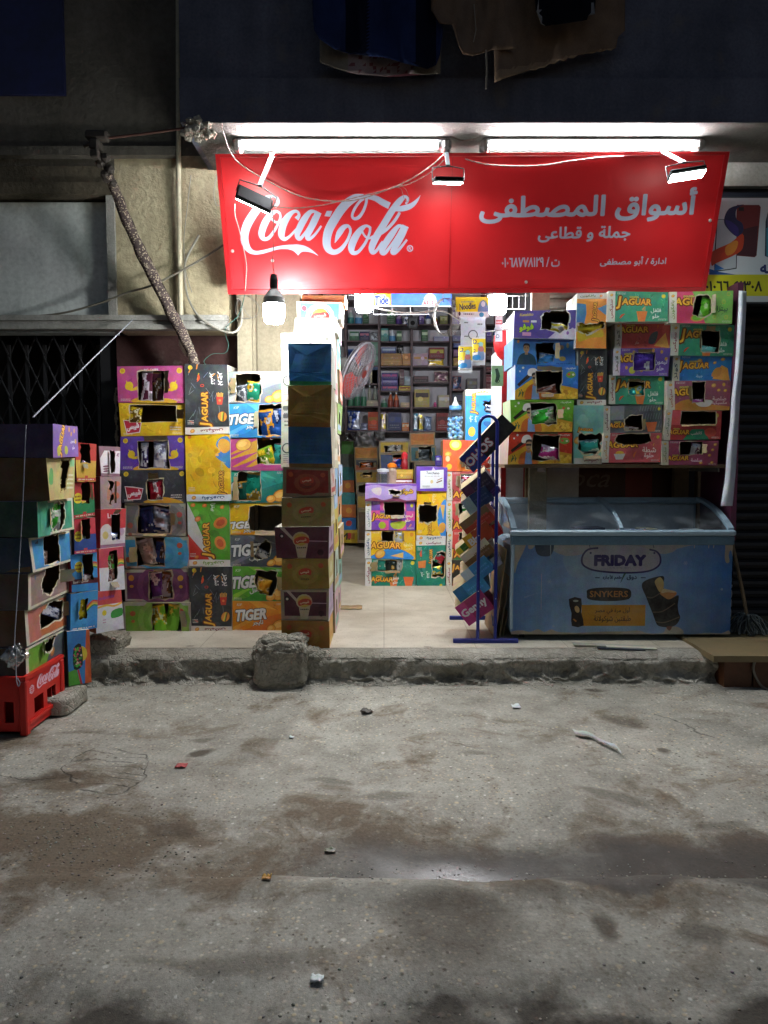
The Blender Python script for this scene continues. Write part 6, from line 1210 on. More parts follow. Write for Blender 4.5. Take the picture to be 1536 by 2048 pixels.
cloth('shorts', 'dark shorts with pale side stripes hanging before the brown towel', [(1062, -120), (1195, -120), (1190, 28), (1175, 32), (1172, 40), (1090, 52), (1082, 48), (1072, 22)], 4.50, '#11131c', .06, lambda x, y: '#8f8f92' if (x < 1075+max(0, y-10)*.3 and y > 5) or (x > 1180 and y > 8) else '#11131c', 5)
mb = MB(); mb.tube([at(972, 100, 4.53), at(974, 140, 4.53), at(972, 178, 4.53)], .006); mb.tube([at(948, 8, 4.5), at(952, 60, 4.5), at(947, 84, 4.5)], .003)
tag(mb.build('drawstring', plain('pale_cord', '#8c8478', .9)), 'pale drawstring dangling below the brown sweater', 'drawstring')
mb = MB(); mb.tube([Vector((-.6, 4.58, 4.62)), Vector((1, 4.58, 4.58)), Vector((2.4, 4.58, 4.64))], .004); mb.tube([Vector((-.6, 4.58, 4.62)), Vector((-.6, 4.72, 4.62))], .01); mb.tube([Vector((2.4, 4.58, 4.64)), Vector((2.4, 4.72, 4.64))], .01)
tag(mb.build('clothes_line', plain('line_wire', '#55565a', .5)), 'thin wire clothes line along the balcony carrying the laundry', 'clothes line')
# ------------------------------------------------------------------ the phone shop sign at the right
Yp = 5.30; a = at(1405, 604, Yp); b = at(1640, 396, Yp); w, h = b.x-a.x, b.z-a.z; A = Art(w, h, '#dde3ea')
g = lambda x, y: ((at(x, y, Yp).x-a.x)/w, (at(x, y, Yp).z-a.z)/h); z_ = lambda x, y: g(1380+x/7.88, 380+y/7.88); pl = lambda pts, c, s=0: A.blob([z_(*p) for p in pts], c, 4) if s else A.poly([z_(*p) for p in pts], c)
A.rect(0, 0, 1, g(0, 591)[1], '#c9ced2'); A.rect(0, g(0, 592)[1], 1, g(0, 549)[1], '#d8d21a')
pl([(420, 460), (760, 460), (735, 1240), (620, 1260), (380, 1290), (390, 900)], '#1c2430'); pl([(436, 468), (745, 468), (722, 1225), (600, 1248), (400, 1270), (408, 900)], '#c2cad2')
pl([(740, 235), (1090, 235), (1115, 270), (1050, 1030), (1020, 1060), (730, 1035), (730, 400)], '#7a1f1c'); pl([(830, 620), (1070, 560), (1045, 1030), (1015, 1050), (735, 1028), (820, 900)], '#4a1a22'); pl([(765, 270), (850, 270), (850, 330), (765, 330)], '#2a1210')
pl([(850, 228), (620, 290), (535, 480), (600, 620), (745, 735), (840, 640), (820, 520), (730, 450), (735, 300)], '#2a2456', 1); pl([(560, 480), (620, 620), (745, 728), (760, 600), (650, 500)], '#3c2c80', 1)
pl([(400, 940), (640, 830), (830, 690), (835, 900), (730, 1010), (420, 1150), (340, 1190), (330, 1010)], '#c8401c', 1); pl([(560, 900), (700, 800), (760, 830), (700, 980), (580, 1030)], '#e08a2c', 1)
pl([(400, 1165), (540, 1240), (380, 1275)], '#2f7ac8'); pl([(300, 1240), (460, 1290), (730, 1335), (300, 1335)], '#2458a8'); pl([(1190, 500), (1229, 340), (1229, 1060), (1180, 1040)], '#20304a'); pl([(1205, 600), (1600, 400), (1600, 1050), (1205, 1040)], '#4a9ab0')
A.text('نه', *z_(1190, 1235), g(0, 527)[1]-g(0, 545)[1], '#1c2a6c', 0, .04, arab=True); u0, u1 = z_(298, 0)[0], z_(1185, 0)[0]; A.text('٠١٠٦٦٠٤١٣٠٨', (u0+u1)/2, z_(0, 1518)[1], z_(0, 1440)[1]-z_(0, 1598)[1], '#1c1c14', 0, .03, fit=u1-u0)
PS = thing('phone_sign', 'white and yellow phone shop sign at the edge beyond the red sign', 'sign', a); mb = MB(); mb.sheet(A.cut(), lambda x, y: Vector((x, 0, y))); mb.build('sign_face', GLOSS, PS)
mb = MB(); mb.box(-.004, w+.6, .004, .10, -.01, h+.01); mb.build('sign_box', plain('sign_case', '#4a4c52', .5, .4), PS)
mb = MB(); mb.box(0, 3, 0, .1, 0, .22); o = mb.build('sign_board', plain('navy_board', '#131a2a', .6)); o.location = at(1432, 394, 5.36); o.location.x -= .1; tag(o, 'dark navy board above the phone shop sign', 'sign')
# white plastic sheet at the right end of the shelf
L_ = [(1478, 581), (1477, 620), (1474, 680), (1470, 740), (1463, 800), (1460, 850), (1455, 900), (1451, 950), (1446, 985), (1442, 1012)]; R_ = [(1492, 583), (1491, 620), (1488, 680), (1484, 740), (1479, 800), (1476, 850), (1473, 900), (1470, 950), (1467, 985), (1464, 1012)]
L_, R_ = cr(L_, 4), cr(R_, 4); n_ = len(L_)-1
def sheetf(u, v):
    i = round(v*n_); x = L_[i][0]*(1-u)+R_[i][0]*u; return at(x, L_[i][1]*(1-u)+R_[i][1]*u, 5.04+.03*abs(u-.45)*2+.006*noise.noise(Vector((u*5, v*9, 0)))*(1+v))
mb = MB(); mb.grid(8, n_, sheetf, '#d6dae4'); o = mb.build('plastic_sheet', PRINT); md = o.modifiers.new('thickness', 'SOLIDIFY'); md.thickness = .004; tag(o, 'white plastic sheet hanging at the end of the shelf over the freezer', 'plastic sheet')
mb = MB(); mb.box(0, .04, 0, .5, 0, 1.75); o = mb.build('side_board', plain('maroon_edge', '#5a2440', .6)); o.location = Vector((at(1462, 1000, 5.14).x, 5.14, FZ+.66)); tag(o, 'dark board edge behind the hanging white plastic sheet', 'board')
# ------------------------------------------------------------------ chest freezer
Yf = 5.0; x0, x1 = at(1023, 1170, Yf).x, at(1463, 1170, Yf).x; zb0 = .232; zt0 = at(0, 1086, Yf).z; zlip = at(0, 1062, Yf-.02).z; w = x1-x0; h = zt0-zb0; dep = .64
FR = thing('chest_freezer', 'worn blue ice cream chest freezer with curved glass lid on the kerb', 'freezer', ((x0+x1)/2, Yf, FZ)); fo = FR.location
A = Art(w, h, '#3f7fc0')
fx = lambda px: (px-1023)/440; fy = lambda py: (1271-py)/185
q1 = lambda x, y: (fx(1010+x/5.906), fy(980+y/5.906)); q2 = lambda x, y: (fx(1250+x/6.144), fy(980+y/6.144))
def gradb():
    for i in range(44):                                         # the printed blue deepens to both ends
        k = abs(i-19.5)/22; A.rect(i/44, 0, (i+1)/44, 1, tuple(a_*(1-k)+b_*k for a_, b_ in zip(col('#9db8d0'), col('#3f73b0'))))
gradb(); rf = random.Random(9)
P_ = lambda pts, c, m=q1, s=1: A.blob([m(*p) for p in pts], c, 4) if s else A.poly([m(*p) for p in pts], c)
P_([(700, 560), (900, 600), (1536, 520), (1536, 700), (1100, 640), (760, 700), (680, 820), (740, 980), (840, 1040), (980, 1020), (1020, 960), (900, 800)], '#8fa9bf')
A.blob([(fx(1100), fy(1080)), (fx(1130), fy(1112)), (fx(1220), fy(1100)), (fx(1330), fy(1108)), (fx(1352), fy(1088)), (fx(1300), 1.0)], '#a9a7a4', 4)
A.blob([(fx(1085), 1.0), (fx(1110), fy(1098)), (fx(1180), fy(1092)), (fx(1320), fy(1100)), (fx(1375), fy(1092)), (fx(1390), 1.0)], '#a8a39d', 4)
P_([(130, 560), (380, 535), (330, 680), (270, 690), (265, 600), (215, 720), (150, 860), (110, 980)], '#b3ab98'); P_([(1130, 570), (1330, 560), (1320, 820), (1285, 740), (1262, 800), (1275, 880), (1240, 900), (1215, 840), (1215, 680), (1170, 600)], '#a89a84', q2)
for x in (835, 1010, 1070): A.stroke([(*q2(x, 590), .012), (*q2(x+5, 650), .008), (*q2(x+3, 715), .006)], '#b9b3a6', 2)
A.blob([q1(*p) for p in ((340, 600), (380, 545), (540, 570), (570, 680), (520, 780), (380, 760))], '#3c4a5c', 4); A.stroke([(*q1(530, 640), .006), (*q1(535, 810), .004)], '#a9b0b4', 1); A.stroke([(*q1(430, 990), .004), (*q1(430, 1420), .003)], '#b8a8ac', 1); A.stroke([(*q1(230, 1275), .01), (*q1(380, 1225), .003)], '#7f9cc0', 1)
for m, x, y in ((q1, 525, 1085), (q2, 735, 900), (q1, 580, 1620), (q2, 1190, 1225)):
    for k in range(3):
        u_, v_ = m(x, y); s_ = .016 if y not in (1620, 1225) else .009; A.stroke([(u_-s_/w*math.cos(k*1.047), v_-s_/h*math.sin(k*1.047), .006), (u_+s_/w*math.cos(k*1.047), v_+s_/h*math.sin(k*1.047), .006)], '#8fa3bc', 1)
A.blob([q1(*p) for p in ((60, 1690), (200, 1670), (300, 1690), (400, 1655), (470, 1690), (560, 1660), (640, 1690), (900, 1700), (1200, 1685), (1536, 1690), (1536, 1730), (60, 1730))], '#a89c84', 3)
A.blob([q2(*p) for p in ((0, 1760), (170, 1740), (300, 1775), (480, 1770), (520, 1710), (640, 1690), (730, 1740), (760, 1800), (1000, 1770), (1200, 1775), (1290, 1740), (1290, 1820), (0, 1820))], '#b0a695', 3)
# hanging name board
A.blob([(fx(x), fy(y)) for x, y in ((1195, 1096), (1172, 1100), (1164, 1112), (1164, 1128), (1178, 1138), (1200, 1143), (1240, 1146), (1280, 1145), (1304, 1140), (1318, 1129), (1319, 1114), (1308, 1101), (1240, 1088))], '#aaa6ac', 3)
c_ = '#2a1c5c'
A.stroke([(fx(1195), fy(1096), .012)]+[(fx(x), fy(y), .012) for x, y in ((1175, 1099), (1164, 1112), (1164, 1128), (1178, 1138), (1200, 1143), (1240, 1146), (1280, 1145), (1304, 1140), (1318, 1129), (1319, 1114), (1311, 1103), (1297, 1099))], c_, 4)
for xx in (1176, 1303): A.stroke([(fx(xx), 1.0, .004), (fx(xx+3), fy(1096), .004)], c_, 1); A.ell(fx(xx+4), fy(1106), .012, .012, c_, 0, 8)
A.text('FRIDAY', fx(1239), fy(1121), 19/185, c_, 0, .07, 0, fit=100/440); bars(A, fx(1218), fy(1138), fx(1261), fy(1134), 1, '#8a8498', 3)
A.text('دوق', fx(1263), fy(1156), .055, '#1c2c54', 0, .035, arab=True); A.text('طعم الأجازه', fx(1224), fy(1156), .055, '#1c2c54', 0, .035, fit=.085, arab=True)
for a_, b_ in ((1190, 1199), (1281, 1291)): A.rect(fx(a_), fy(1157), fx(b_), fy(1155), '#1c2c54')
A.stroke([(fx(1241), fy(1166), .003), (fx(1248), fy(1150), .012), (fx(1252), fy(1146), .003)], '#3f5a44', 2)
A.blob([(fx(x), fy(y)) for x, y in ((1174, 1189), (1176, 1180), (1200, 1176), (1235, 1176), (1258, 1179), (1263, 1189), (1258, 1199), (1235, 1203), (1200, 1203), (1177, 1199))], '#1d120e', 4); A.text('SNYKERS', fx(1218), fy(1189), 12/185, '#b0742c', 0, .02, fit=76/440)
A.rect(fx(1164), fy(1254), fx(1292), fy(1211), '#c48a1c'); A.text('أول مرة في مصر', fx(1226), fy(1223), .075, '#3a2410', 0, .015, fit=70/440, arab=True); A.text('طبقتين شوكولاتة', fx(1226), fy(1240), .075, '#3a2410', 0, .015, fit=74/440, arab=True)
A.blob([(fx(x), fy(y)) for x, y in ((1138, 1199), (1163, 1198), (1163, 1225), (1169, 1253), (1145, 1254), (1144, 1228))], '#22120f', 2); A.ell(fx(1155), fy(1220), .025, .04, '#c8a86a', 20); A.ell(fx(1152), fy(1203), .03, .012, '#a8a49c'); A.stroke([(fx(1148), fy(1240), .01), (fx(1154), fy(1245), .01)], '#b0702c', 1)
D = '#120d0f'
for y, x, rx in ((1070+60, 390, 0),): pass
P_([(205, 1180), (260, 1110), (420, 1062), (480, 1080), (470, 1200), (560, 1330), (660, 1300), (655, 1420), (670, 1520), (690, 1580), (640, 1670), (540, 1700), (420, 1680), (375, 1600), (345, 1520), (305, 1430), (265, 1330)], D, q2)
P_([(365, 1120), (430, 1075), (475, 1140), (470, 1220), (430, 1260), (385, 1190)], '#cfae68', q2); P_([(430, 1270), (500, 1230), (560, 1255), (635, 1265), (615, 1310), (545, 1350), (480, 1320)], '#c98a4a', q2); P_([(470, 1220), (520, 1225), (630, 1255), (600, 1268), (520, 1262), (450, 1272)], '#d8c094', q2)
for pts in ([(270, 1320), (340, 1330), (430, 1275)], [(350, 1510), (470, 1500), (620, 1400)], [(390, 1630), (500, 1640), (680, 1570)]): A.stroke([(*q2(*p), .007) for p in pts], '#6a5a4a', 3)
A.blob([q2(*p) for p in ((520, 1695), (590, 1690), (560, 1745))], '#7a3a24', 3)
mb = MB(); mb.sheet(A.cut(12, 5), lambda x, y: Vector((x-w/2, -.001+.0012*noise.noise(Vector((x*6, y*6, 0))), zb0-FZ+y)))
mb.build('front_panel', SCUFF, FR)
FBL = plain('freezer_blue', '#7d97ab', .45, 0, .25, 5); FRM = plain('freezer_frame', '#9fb6c4', .35, 0, .15); mb = MB()
mb.rbox(-w/2-.004, w/2+.004, .001, dep, zb0-FZ-.004, zt0-FZ-.0, .02); mb.build('body', FBL, FR)
zl_, zh_ = zlip-FZ, 1.115-FZ
def prof(f): a_ = f*math.pi/2; return (.005+(dep-.1)*(1-math.cos(a_))*.35+(dep-.1)*.65*f, zl_+.005+(zh_-zl_)*(.6*math.sin(a_)+.4*f))
mb = MB(); mb.rbox(-w/2-.015, w/2+.015, -.022, .04, zl_-.034, zl_+.004, .010); mb.box(-w/2-.006, w/2+.006, .04, .056, zt0-FZ+.002, zl_-.01)
mb.rbox(-w/2-.01, w/2+.01, dep-.10, dep-.04, zh_-.03, zh_+.015, .012); mb.box(-w/2+.006, w/2-.006, dep-.04, dep-.02, zt0-FZ+.002, zh_-.02); mb.build('lid_frame', FRM, FR); mb = MB(); mb.rbox(-w/2-.008, w/2+.008, -.012, .04, zt0-FZ-.014, zl_-.0345, .008); mb.build('lid_band', plain('freezer_band', '#5f7f92', .5, 0, .25), FR)
for xx in (-w/2+.012, w/2-.012, -.005):
    P2 = [prof(i/12) for i in range(13)]; mb = MB(); r_ = .019 if abs(xx) > .1 else .012
    for i in range(12):
        (ya, za), (yb, zb_) = P2[i], P2[i+1]; V_ = [Vector((xx+sx*r_, y_, z_+dz)) for y_, z_ in ((ya, za), (yb, zb_)) for dz in (-.012, .014) for sx in (-1, 1)]
        mb.add(V_, [(0, 1, 3, 2), (4, 6, 7, 5), (0, 4, 5, 1), (2, 3, 7, 6), (0, 2, 6, 4), (1, 5, 7, 3)])
    mb.build('lid_rail', FRM, FR)
for xa, xb in ((-w/2+.034, -.022), (.012, w/2-.034)):
    mb = MB(); mb.grid(2, 14, lambda u, v: Vector((xa+u*(xb-xa), prof(v)[0], prof(v)[1]))); mb.build('glass_lid', glass('freezer_glass', (.85, .9, .93), .10, .24), FR)
for s in (-1, 1):
    mb = MB(); n_ = 12; V_ = [Vector((s*(w/2+.001), *prof(i/n_))) for i in range(n_+1)]+[Vector((s*(w/2+.001), prof(1)[0], zl_))]; mb.add(V_, [tuple(range(len(V_)))[::s]]); mb.build('end_glass', glass('freezer_glass'), FR)
mb = MB(); mb.box(-w/2+.03, w/2-.03, .057, dep-.05, zt0-FZ+.001, zt0-FZ+.006); mb.box(-w/2+.03, w/2-.03, dep-.06, dep-.045, zt0-FZ+.007, zh_-.04); mb.build('liner', plain('freezer_liner', '#c4ced6', .4), FR)
for sx in (-1, 1):
    for y_ in (.08, dep-.1):
        mb = MB(); xx = sx*(w/2-.09); mb.tube([(xx-.014, y_, .025), (xx+.014, y_, .025)], .024, n=12); mb.box(xx-.02, xx+.02, y_-.02, y_+.02, .045, zb0-FZ-.005); mb.build('caster', BLKP, FR)
mb = MB(); V_ = cr([(-w/2+.01, .002, zt0-FZ), (-w/2-.0, -.002, .3), (-w/2+.002, -.002, .08)], 5); mb.tube(V_, .012, (.5, .5, .5)); mb.build('corner_trim', FRM, FR)
def pack(name, label, c, w, d, h, c1, c2='#e8e4dc', cat='packet', group=None, rz=0, art=None, M=None):
    "a small printed pack standing at c"
    def f(w_, h_):
        if art: return art(w_, h_)
        a = Art(w_, h_, c1); r = random.Random(int(c[0]*971+c[2]*577)); a.rect(.06, r.uniform(.4, .55), .94, r.uniform(.7, .9), c2); bars(a, .12, .1, .85, .36, 2, tuple(x*.5+.2 for x in col(c1)), r.randint(0, 99)); a.ell(r.uniform(.3, .7), r.uniform(.3, .7), .16, .14, tuple(min(1, x*1.5+.05) for x in col(c1))); return a
    sh = f(w, h).cut(2, 2); mb = MB(); mb.sheet(sh, lambda x, y: Vector((x-w/2, 0, y))); c_ = col(c1)
    V_ = [Vector((x, y, z)) for z in (0, h) for y in (0, d) for x in (-w/2, w/2)]; mb.add(V_, [(0, 2, 3, 1), (4, 5, 7, 6), (2, 6, 7, 3), (0, 4, 6, 2), (1, 3, 7, 5)], c_)
    o = mb.build(name, PRINT); o.matrix_world = M if M else Matrix.Translation(Vector(c)) @ Matrix.Rotation(R(rz), 4, 'Z'); return tag(o, label, cat, group)
zi = zt0+.008
for lab, px, wd, hh, c1, c2 in (('white topped ice cream box with yellow end under the freezer glass', 1180, .20, .085, '#2a2f4c', '#dfe2e6'), ('cream ice cream box under the right freezer glass', 1300, .10, .075, '#cbb894', '#e8e0d0'), ('white ice cream tub lying near the right end of the freezer', 1392, .12, .07, '#d8dade', '#c2c6cc')):
    pack('ice_cream_box', lab, (at(px, 1050, 5.12).x, 5.10, zi), wd, .14, hh, c1, c2, 'ice cream', 'ice creams inside the freezer', rz=4)
bag('silver blue ice cream wrapper under the freezer glass', Matrix.Translation(Vector((at(1268, 1050, 5.12).x, 5.12, zi+.04))) @ Matrix.Rotation(R(90), 4, 'Y'), .08, .16, '#c8ccdc', '#5a68a8', 77, 'ice_cream_wrapper', None, 'ice cream', 'ice creams inside the freezer')
bag('blue and white ice cream wrapper by the middle rail of the freezer', Matrix.Translation(Vector((at(1222, 1050, 5.12).x, 5.11, zi+.035))) @ Matrix.Rotation(R(80), 4, 'Y'), .07, .12, '#2f4a8c', '#d8dce4', 78, 'ice_cream_wrapper', None, 'ice cream', 'ice creams inside the freezer')
# ------------------------------------------------------------------ drinks fridge seen at the left of the bay
DF = thing('drinks_fridge', 'white and red drinks fridge behind the cartons and the display rack', 'fridge', (at(1003, 900, 5.8).x, 5.8, FZ)); zr = Z(690, 5.8)-FZ; wx = at(1050, 900, 5.8).x-at(1003, 900, 5.8).x
mb = MB(); mb.box(0, .6, 0, .6, .05, zr); mb.build('cabinet', plain('fridge_white', '#c9c9c9', .35), DF); mb = MB(); rd = plain('fridge_red', '#b3161c', .35)
for a_, b_ in ((-.003, .035), (.16*wx/.17, .215)): mb.box(a_, b_, -.006, -.001, .06, zr-.02)
mb.build('red_stripe', rd, DF); mb = MB(); mb.lathe([(.005, .09), (.08, .08), (.14, .05), (.165, .0), (.165, -.05)], (.10, .0, zr+.02), n=20, M=Matrix.Rotation(R(90), 4, 'X')); mb.build('round_topper', rd, DF)
# ------------------------------------------------------------------ blue display rack
NAVY = plain('navy_steel', '#1c2a86', .35, .2, .2); Yr = 4.93; RK = thing('display_rack', 'narrow dark blue tubular display rack beside the freezer', 'rack', (at(974, 1283, Yr).x, Yr, FZ)); rl = RK.location
def arch(xa, xb, yt, Y_, name):
    pa, pb = at(xa, 1100, Y_).x-rl.x, at(xb, 1100, Y_).x-rl.x; zt_ = Z(yt, Y_)-FZ; r_ = (pb-pa)/2; q = [(pa, Y_-rl.y, .02)]+[(pa+r_-r_*math.cos(math.pi*k/12), Y_-rl.y, zt_-r_+r_*math.sin(math.pi*k/12)) for k in range(13)]+[(pb, Y_-rl.y, .02)]
    mb = MB(); mb.tube(q, .0115, n=8); ao = mb.build(name, NAVY, RK)
    for z_ in (.35, .72, 1.1):
        mb = MB(); mb.tube([(pa, Y_-rl.y-.011, z_), (pa, Y_-rl.y-.0135, z_)], .004); mb.build('rivet', WHP, ao); mb = MB(); mb.tube([(pb, Y_-rl.y-.011, z_-.05), (pb, Y_-rl.y-.0135, z_-.05)], .004); mb.build('rivet', WHP, ao)
arch(957, 992, 832, Yr, 'front_arch'); arch(958, 984, 868, 5.66, 'rear_arch')
for Y_, xa, xb, py in ((Yr, 906, 1036, 1285), (5.66, 899, 986, 1235)):
    mb = MB(); mb.rbox(at(xa, py, Y_).x-rl.x, at(xb, py, Y_).x-rl.x, Y_-rl.y-.014, Y_-rl.y+.014, .001, .03, .003); mb.build('foot_bar', NAVY, RK)
mb = MB()
for z_ in (.12, .5, .9): mb.tube([(at(988, 1100, Yr).x-rl.x, 0, z_), (at(982, 1100, 5.66).x-rl.x, 5.66-rl.y, z_)], .006)
mb.build('side_rails', NAVY, RK)
def racked(label, cx, cy, L, wd, ang, c1, c2, Y_=5.02, d=.3, txt=None, tc='#e8e8e8', top='#c9b48c', open_=False):
    "a small box held slantwise in the rack; L, wd in pixels along / across its length"
    c_ = at(cx, cy, Y_); s_ = Y_/F; w_, h_ = L*s_, wd*s_
    def f(W_, H_):
        a = Art(W_, H_, c1)
        if open_: a.rect(0, .55, 1, 1, c2)
        else: a.rect(.0, .0, .34, 1, c2)
        if txt: a.text(txt[0], txt[1], .5, txt[2], tc, 0, .04, 0, (.06, '#a8243a') if txt[0] == 'HOHOS' else None)
        else: bars(a, .4, .25, .9, .7, 2, tuple(min(1, x*1.3+.05) for x in col(c1)), int(cx))
        return a
    M = Matrix.Translation(c_) @ Matrix.Rotation(R(-ang), 4, 'Y') @ Matrix.Rotation(R(-8), 4, 'Z') @ Matrix.Translation((0, 0, -h_/2))
    sh = f(w_, h_).cut(2, 2); mb = MB(); mb.sheet(sh, lambda x, y: Vector((x-w_/2, 0, y))); V_ = [Vector((x, y, z)) for z in (0, h_) for y in (0, d) for x in (-w_/2, w_/2)]
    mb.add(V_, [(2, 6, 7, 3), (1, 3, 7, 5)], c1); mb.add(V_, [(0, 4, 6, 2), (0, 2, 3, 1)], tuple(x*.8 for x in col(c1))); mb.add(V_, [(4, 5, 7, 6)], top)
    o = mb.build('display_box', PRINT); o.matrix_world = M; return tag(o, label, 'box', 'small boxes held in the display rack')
racked('long dark blue box with red edged letters at the top of the rack', 975, 887, 122, 40, 47, '#1a1c20', '#1f3a8c', Y_=5.0, txt=('HOHOS', .23, .42), d=.10)
racked('dark violet box slanting below the long dark blue one', 957, 975, 62, 36, 38, '#2f2440', '#5a2a50', d=.34)
racked('pale blue and navy box slanting under the violet one', 955, 1001, 58, 34, 36, '#1f3a66', '#9fb4bc', d=.36)
racked('open tan box with red side in the middle of the rack', 955, 1043, 66, 36, 38, '#b7402c', '#8a6a4a', d=.4, open_=True)
racked('orange and yellow box with red letters in the rack', 958, 1073, 60, 34, 38, '#b4441c', '#e0a81c', d=.36, txt=('Bla', .3, .4))
racked('open brown box with white flap in the rack', 955, 1108, 64, 34, 40, '#7a5a34', '#d8ccb4', d=.42, open_=True)
racked('light blue box crossing a white one low in the rack', 955, 1143, 62, 36, 40, '#3a8cc4', '#cfe0ea', d=.36)
racked('plain light blue box second lowest in the rack', 943, 1180, 66, 40, 38, '#3f9ad4', '#2f7cb4', Y_=5.03, d=.38)
racked('small red packet leaning between tan and orange boxes in the rack', 985, 1064, 36, 26, 30, '#b81c24', '#d8c8b8', Y_=5.08, d=.2)
racked('small green packet tucked behind the orange box in the rack', 930, 1098, 34, 22, 42, '#3a7a34', '#d8d03a', Y_=5.10, d=.2)
racked('small white packet slanting above the light blue box in the rack', 985, 1128, 36, 22, 36, '#d4d6da', '#3a6ab0', Y_=5.10, d=.2)
racked('small violet packet hanging right of the pale blue box in the rack', 982, 985, 34, 22, 40, '#5a2f7c', '#d0b0d8', Y_=5.12, d=.2)
racked('pink box with white letters lowest in the rack', 949, 1216, 64, 48, 38, '#a82a6a', '#c83a8c', d=.34, txt=('Genny', .5, .42))
for k, (lab, px, c) in enumerate((('tan flattened cardboard leaning against the freezer side', 996, '#a08058'), ('grey brown flattened cardboard leaning against the freezer side', 1006, '#8c7a60'), ('pale flattened cardboard nearest the freezer side', 1013, '#b49c78'))):
    mb = MB(); M = Matrix.Rotation(R(7+k*1.5), 4, 'Y'); mb.grid(3, 8, lambda u, v: M @ Vector((.004*noise.noise(Vector((u*3, v*5, k))), u*.5, v*(.62-.08*k))), c, 0, False); o = mb.build('flattened_carton', PRINT); o.location = Vector((at(px-6, 1283, 5.02+.05*k).x, 5.02+.05*k, FZ)); md = o.modifiers.new('thickness', 'SOLIDIFY'); md.thickness = .005; tag(o, lab, 'cardboard', 'flattened cardboard by the freezer')
# ------------------------------------------------------------------ things hung in the doorway
def card(name, label, x0, y0, x1, y1, Y_, art, cat, group=None, wob=.012, thick=.002, bulge=0):
    a = at(x0, y1, Y_); b = at(x1, y0, Y_); w_, h_ = b.x-a.x, b.z-a.z; sh = art(w_, h_).cut(6, 6); mb = MB(); sd = x0
    mb.sheet(sh, lambda x, y: Vector((x, wob*noise.noise(Vector((x*6, y*6, sd)))-bulge*max(0, math.sin(math.pi*x/w_))**.6*max(0, math.sin(math.pi*y/h_))**.5, y))); o = mb.build(name, GLOSS if bulge else PRINT); o.location = a; md = o.modifiers.new('thickness', 'SOLIDIFY'); md.thickness = thick; return tag(o, label, cat, group)
def nood(w_, h_):
    a = Art(w_, h_, '#e8d81c'); a.poly([(.55, 1), (1, 1), (1, .6), (.7, .5)], '#e0c83a'); a.text('Noodles', .36, .55, .3, '#1c2a5c', 6, .03, .1, fit=.48); a.text('Indonesian', .36, .78, .1, '#3a6a9c', 3, .01, fit=.4); a.blob([(.68, .2), (.72, .7), (.84, .86), (.96, .6), (.98, .15)], '#6a8ab4', 3); a.ell(.83, .66, .1, .14, '#c8d4e0'); a.rect(0, 0, 1, .28, '#dfe4e8'); a.ell(.12, .18, .06, .1, '#3a3a44'); a.ell(.78, .14, .12, .12, '#2f8ac0'); bars(a, .24, .1, .56, .24, 1, '#5a6068', 3); return a
card('noodle_card', 'yellow noodle card hung in the doorway above a white strip', 911, 594, 978, 635, 5.74, nood, 'packet card')
def strip(w_, h_):
    a = Art(w_, h_, '#c8d4e0'); a.ring(.5, .62, .09, .02, '#3a4450', 14); bars(a, .14, .84, .3, .9, 1, '#3a4450', 1); bars(a, .68, .8, .88, .87, 1, '#3a4450', 2); bars(a, .14, .56, .32, .62, 1, '#2a3440', 3); bars(a, .68, .54, .74, .6, 1, '#2a3440', 4); bars(a, .12, .24, .3, .3, 1, '#1c242c', 5); return a
card('label_strip', 'white printed strip hanging under the noodle card', 921, 632, 971, 730, 5.75, strip, 'strip')
def npk(w_, h_):
    a = Art(w_, h_, '#dfe2e4'); a.rect(0, .45, 1, .96, '#e8d41c'); a.text('D', .18, .84, .14, '#2a3a6a', 0, .03); a.text('2', .16, .5, .12, '#2a2a3a', 0, .03); a.blob([(.4, .2), (.44, .6), (.62, .84), (.8, .6), (.9, .2)], '#7a94b8', 3); a.ell(.64, .56, .12, .1, '#c87a6a'); a.ell(.62, .74, .09, .08, '#9ad4cc'); a.ell(.3, .26, .16, .1, '#2f8ac8'); a.rect(0, 0, 1, .1, '#d8dade'); bars(a, .1, .72, .5, .8, 1, '#4a6a9c', 2); return a
card('noodle_packet', 'yellow noodle packet, lower left of the hanging pair', 917, 691, 945, 746, 5.70, npk, 'packet', 'noodle packets hung in the doorway', .006, .003, .03)
card('noodle_packet', 'yellow noodle packet, upper right of the hanging pair', 944, 675, 971, 730, 5.71, npk, 'packet', 'noodle packets hung in the doorway', .006, .003, .03)
def tagst(w_, h_): a = Art(w_, h_, '#dcdce0'); a.rect(.1, .64, .95, .8, '#c86a6a'); bars(a, .14, .66, .9, .78, 1, '#f0e8e8', 2); a.ring(.35, .2, .06, .02, '#2a2a30'); bars(a, .3, .42, .7, .56, 3, '#9aa0a8', 5); return a
card('label_strip', 'narrow white and red tag strip hanging by the inner bulb', 990, 629, 1005, 683, 5.6, tagst, 'strip')
def gtag(w_, h_): a = Art(w_, h_, '#8cb07a'); a.stroke([(.4, .2, .02), (.55, .5, .03), (.4, .85, .02)], '#1c3a24', 3); a.ring(.5, .25, .1, .03, '#1c3a24'); return a
card('green_tag', 'two green paper tags hanging beside the red fridge topper', 983, 731, 1007, 772, 5.6, gtag, 'tag')
def ban(w_, h_):
    a = Art(w_, h_, '#2f64c8'); a.rect(0, 0, .24, 1, '#e88a1c'); a.ell(.12, .45, .62, .62, '#e8c81c'); a.ell(.12, .45, .5, .5, '#f0dc6a'); a.text('Tide', .12, .45, .62, '#1c3a94', 4, .04, .15, (.08, '#e8e8f0'), fit=.17); a.text('ARIEL', .73, .24, .36, '#c8243a', 0, .04, .1, (.1, '#e8ecf0'), fit=.18); a.blob([(.66, .5), (.68, .8), (.73, .95), (.78, .8), (.8, .5)], '#d8dce8', 3); a.rect(0, 0, 1, .06, '#b8bcc4'); return a
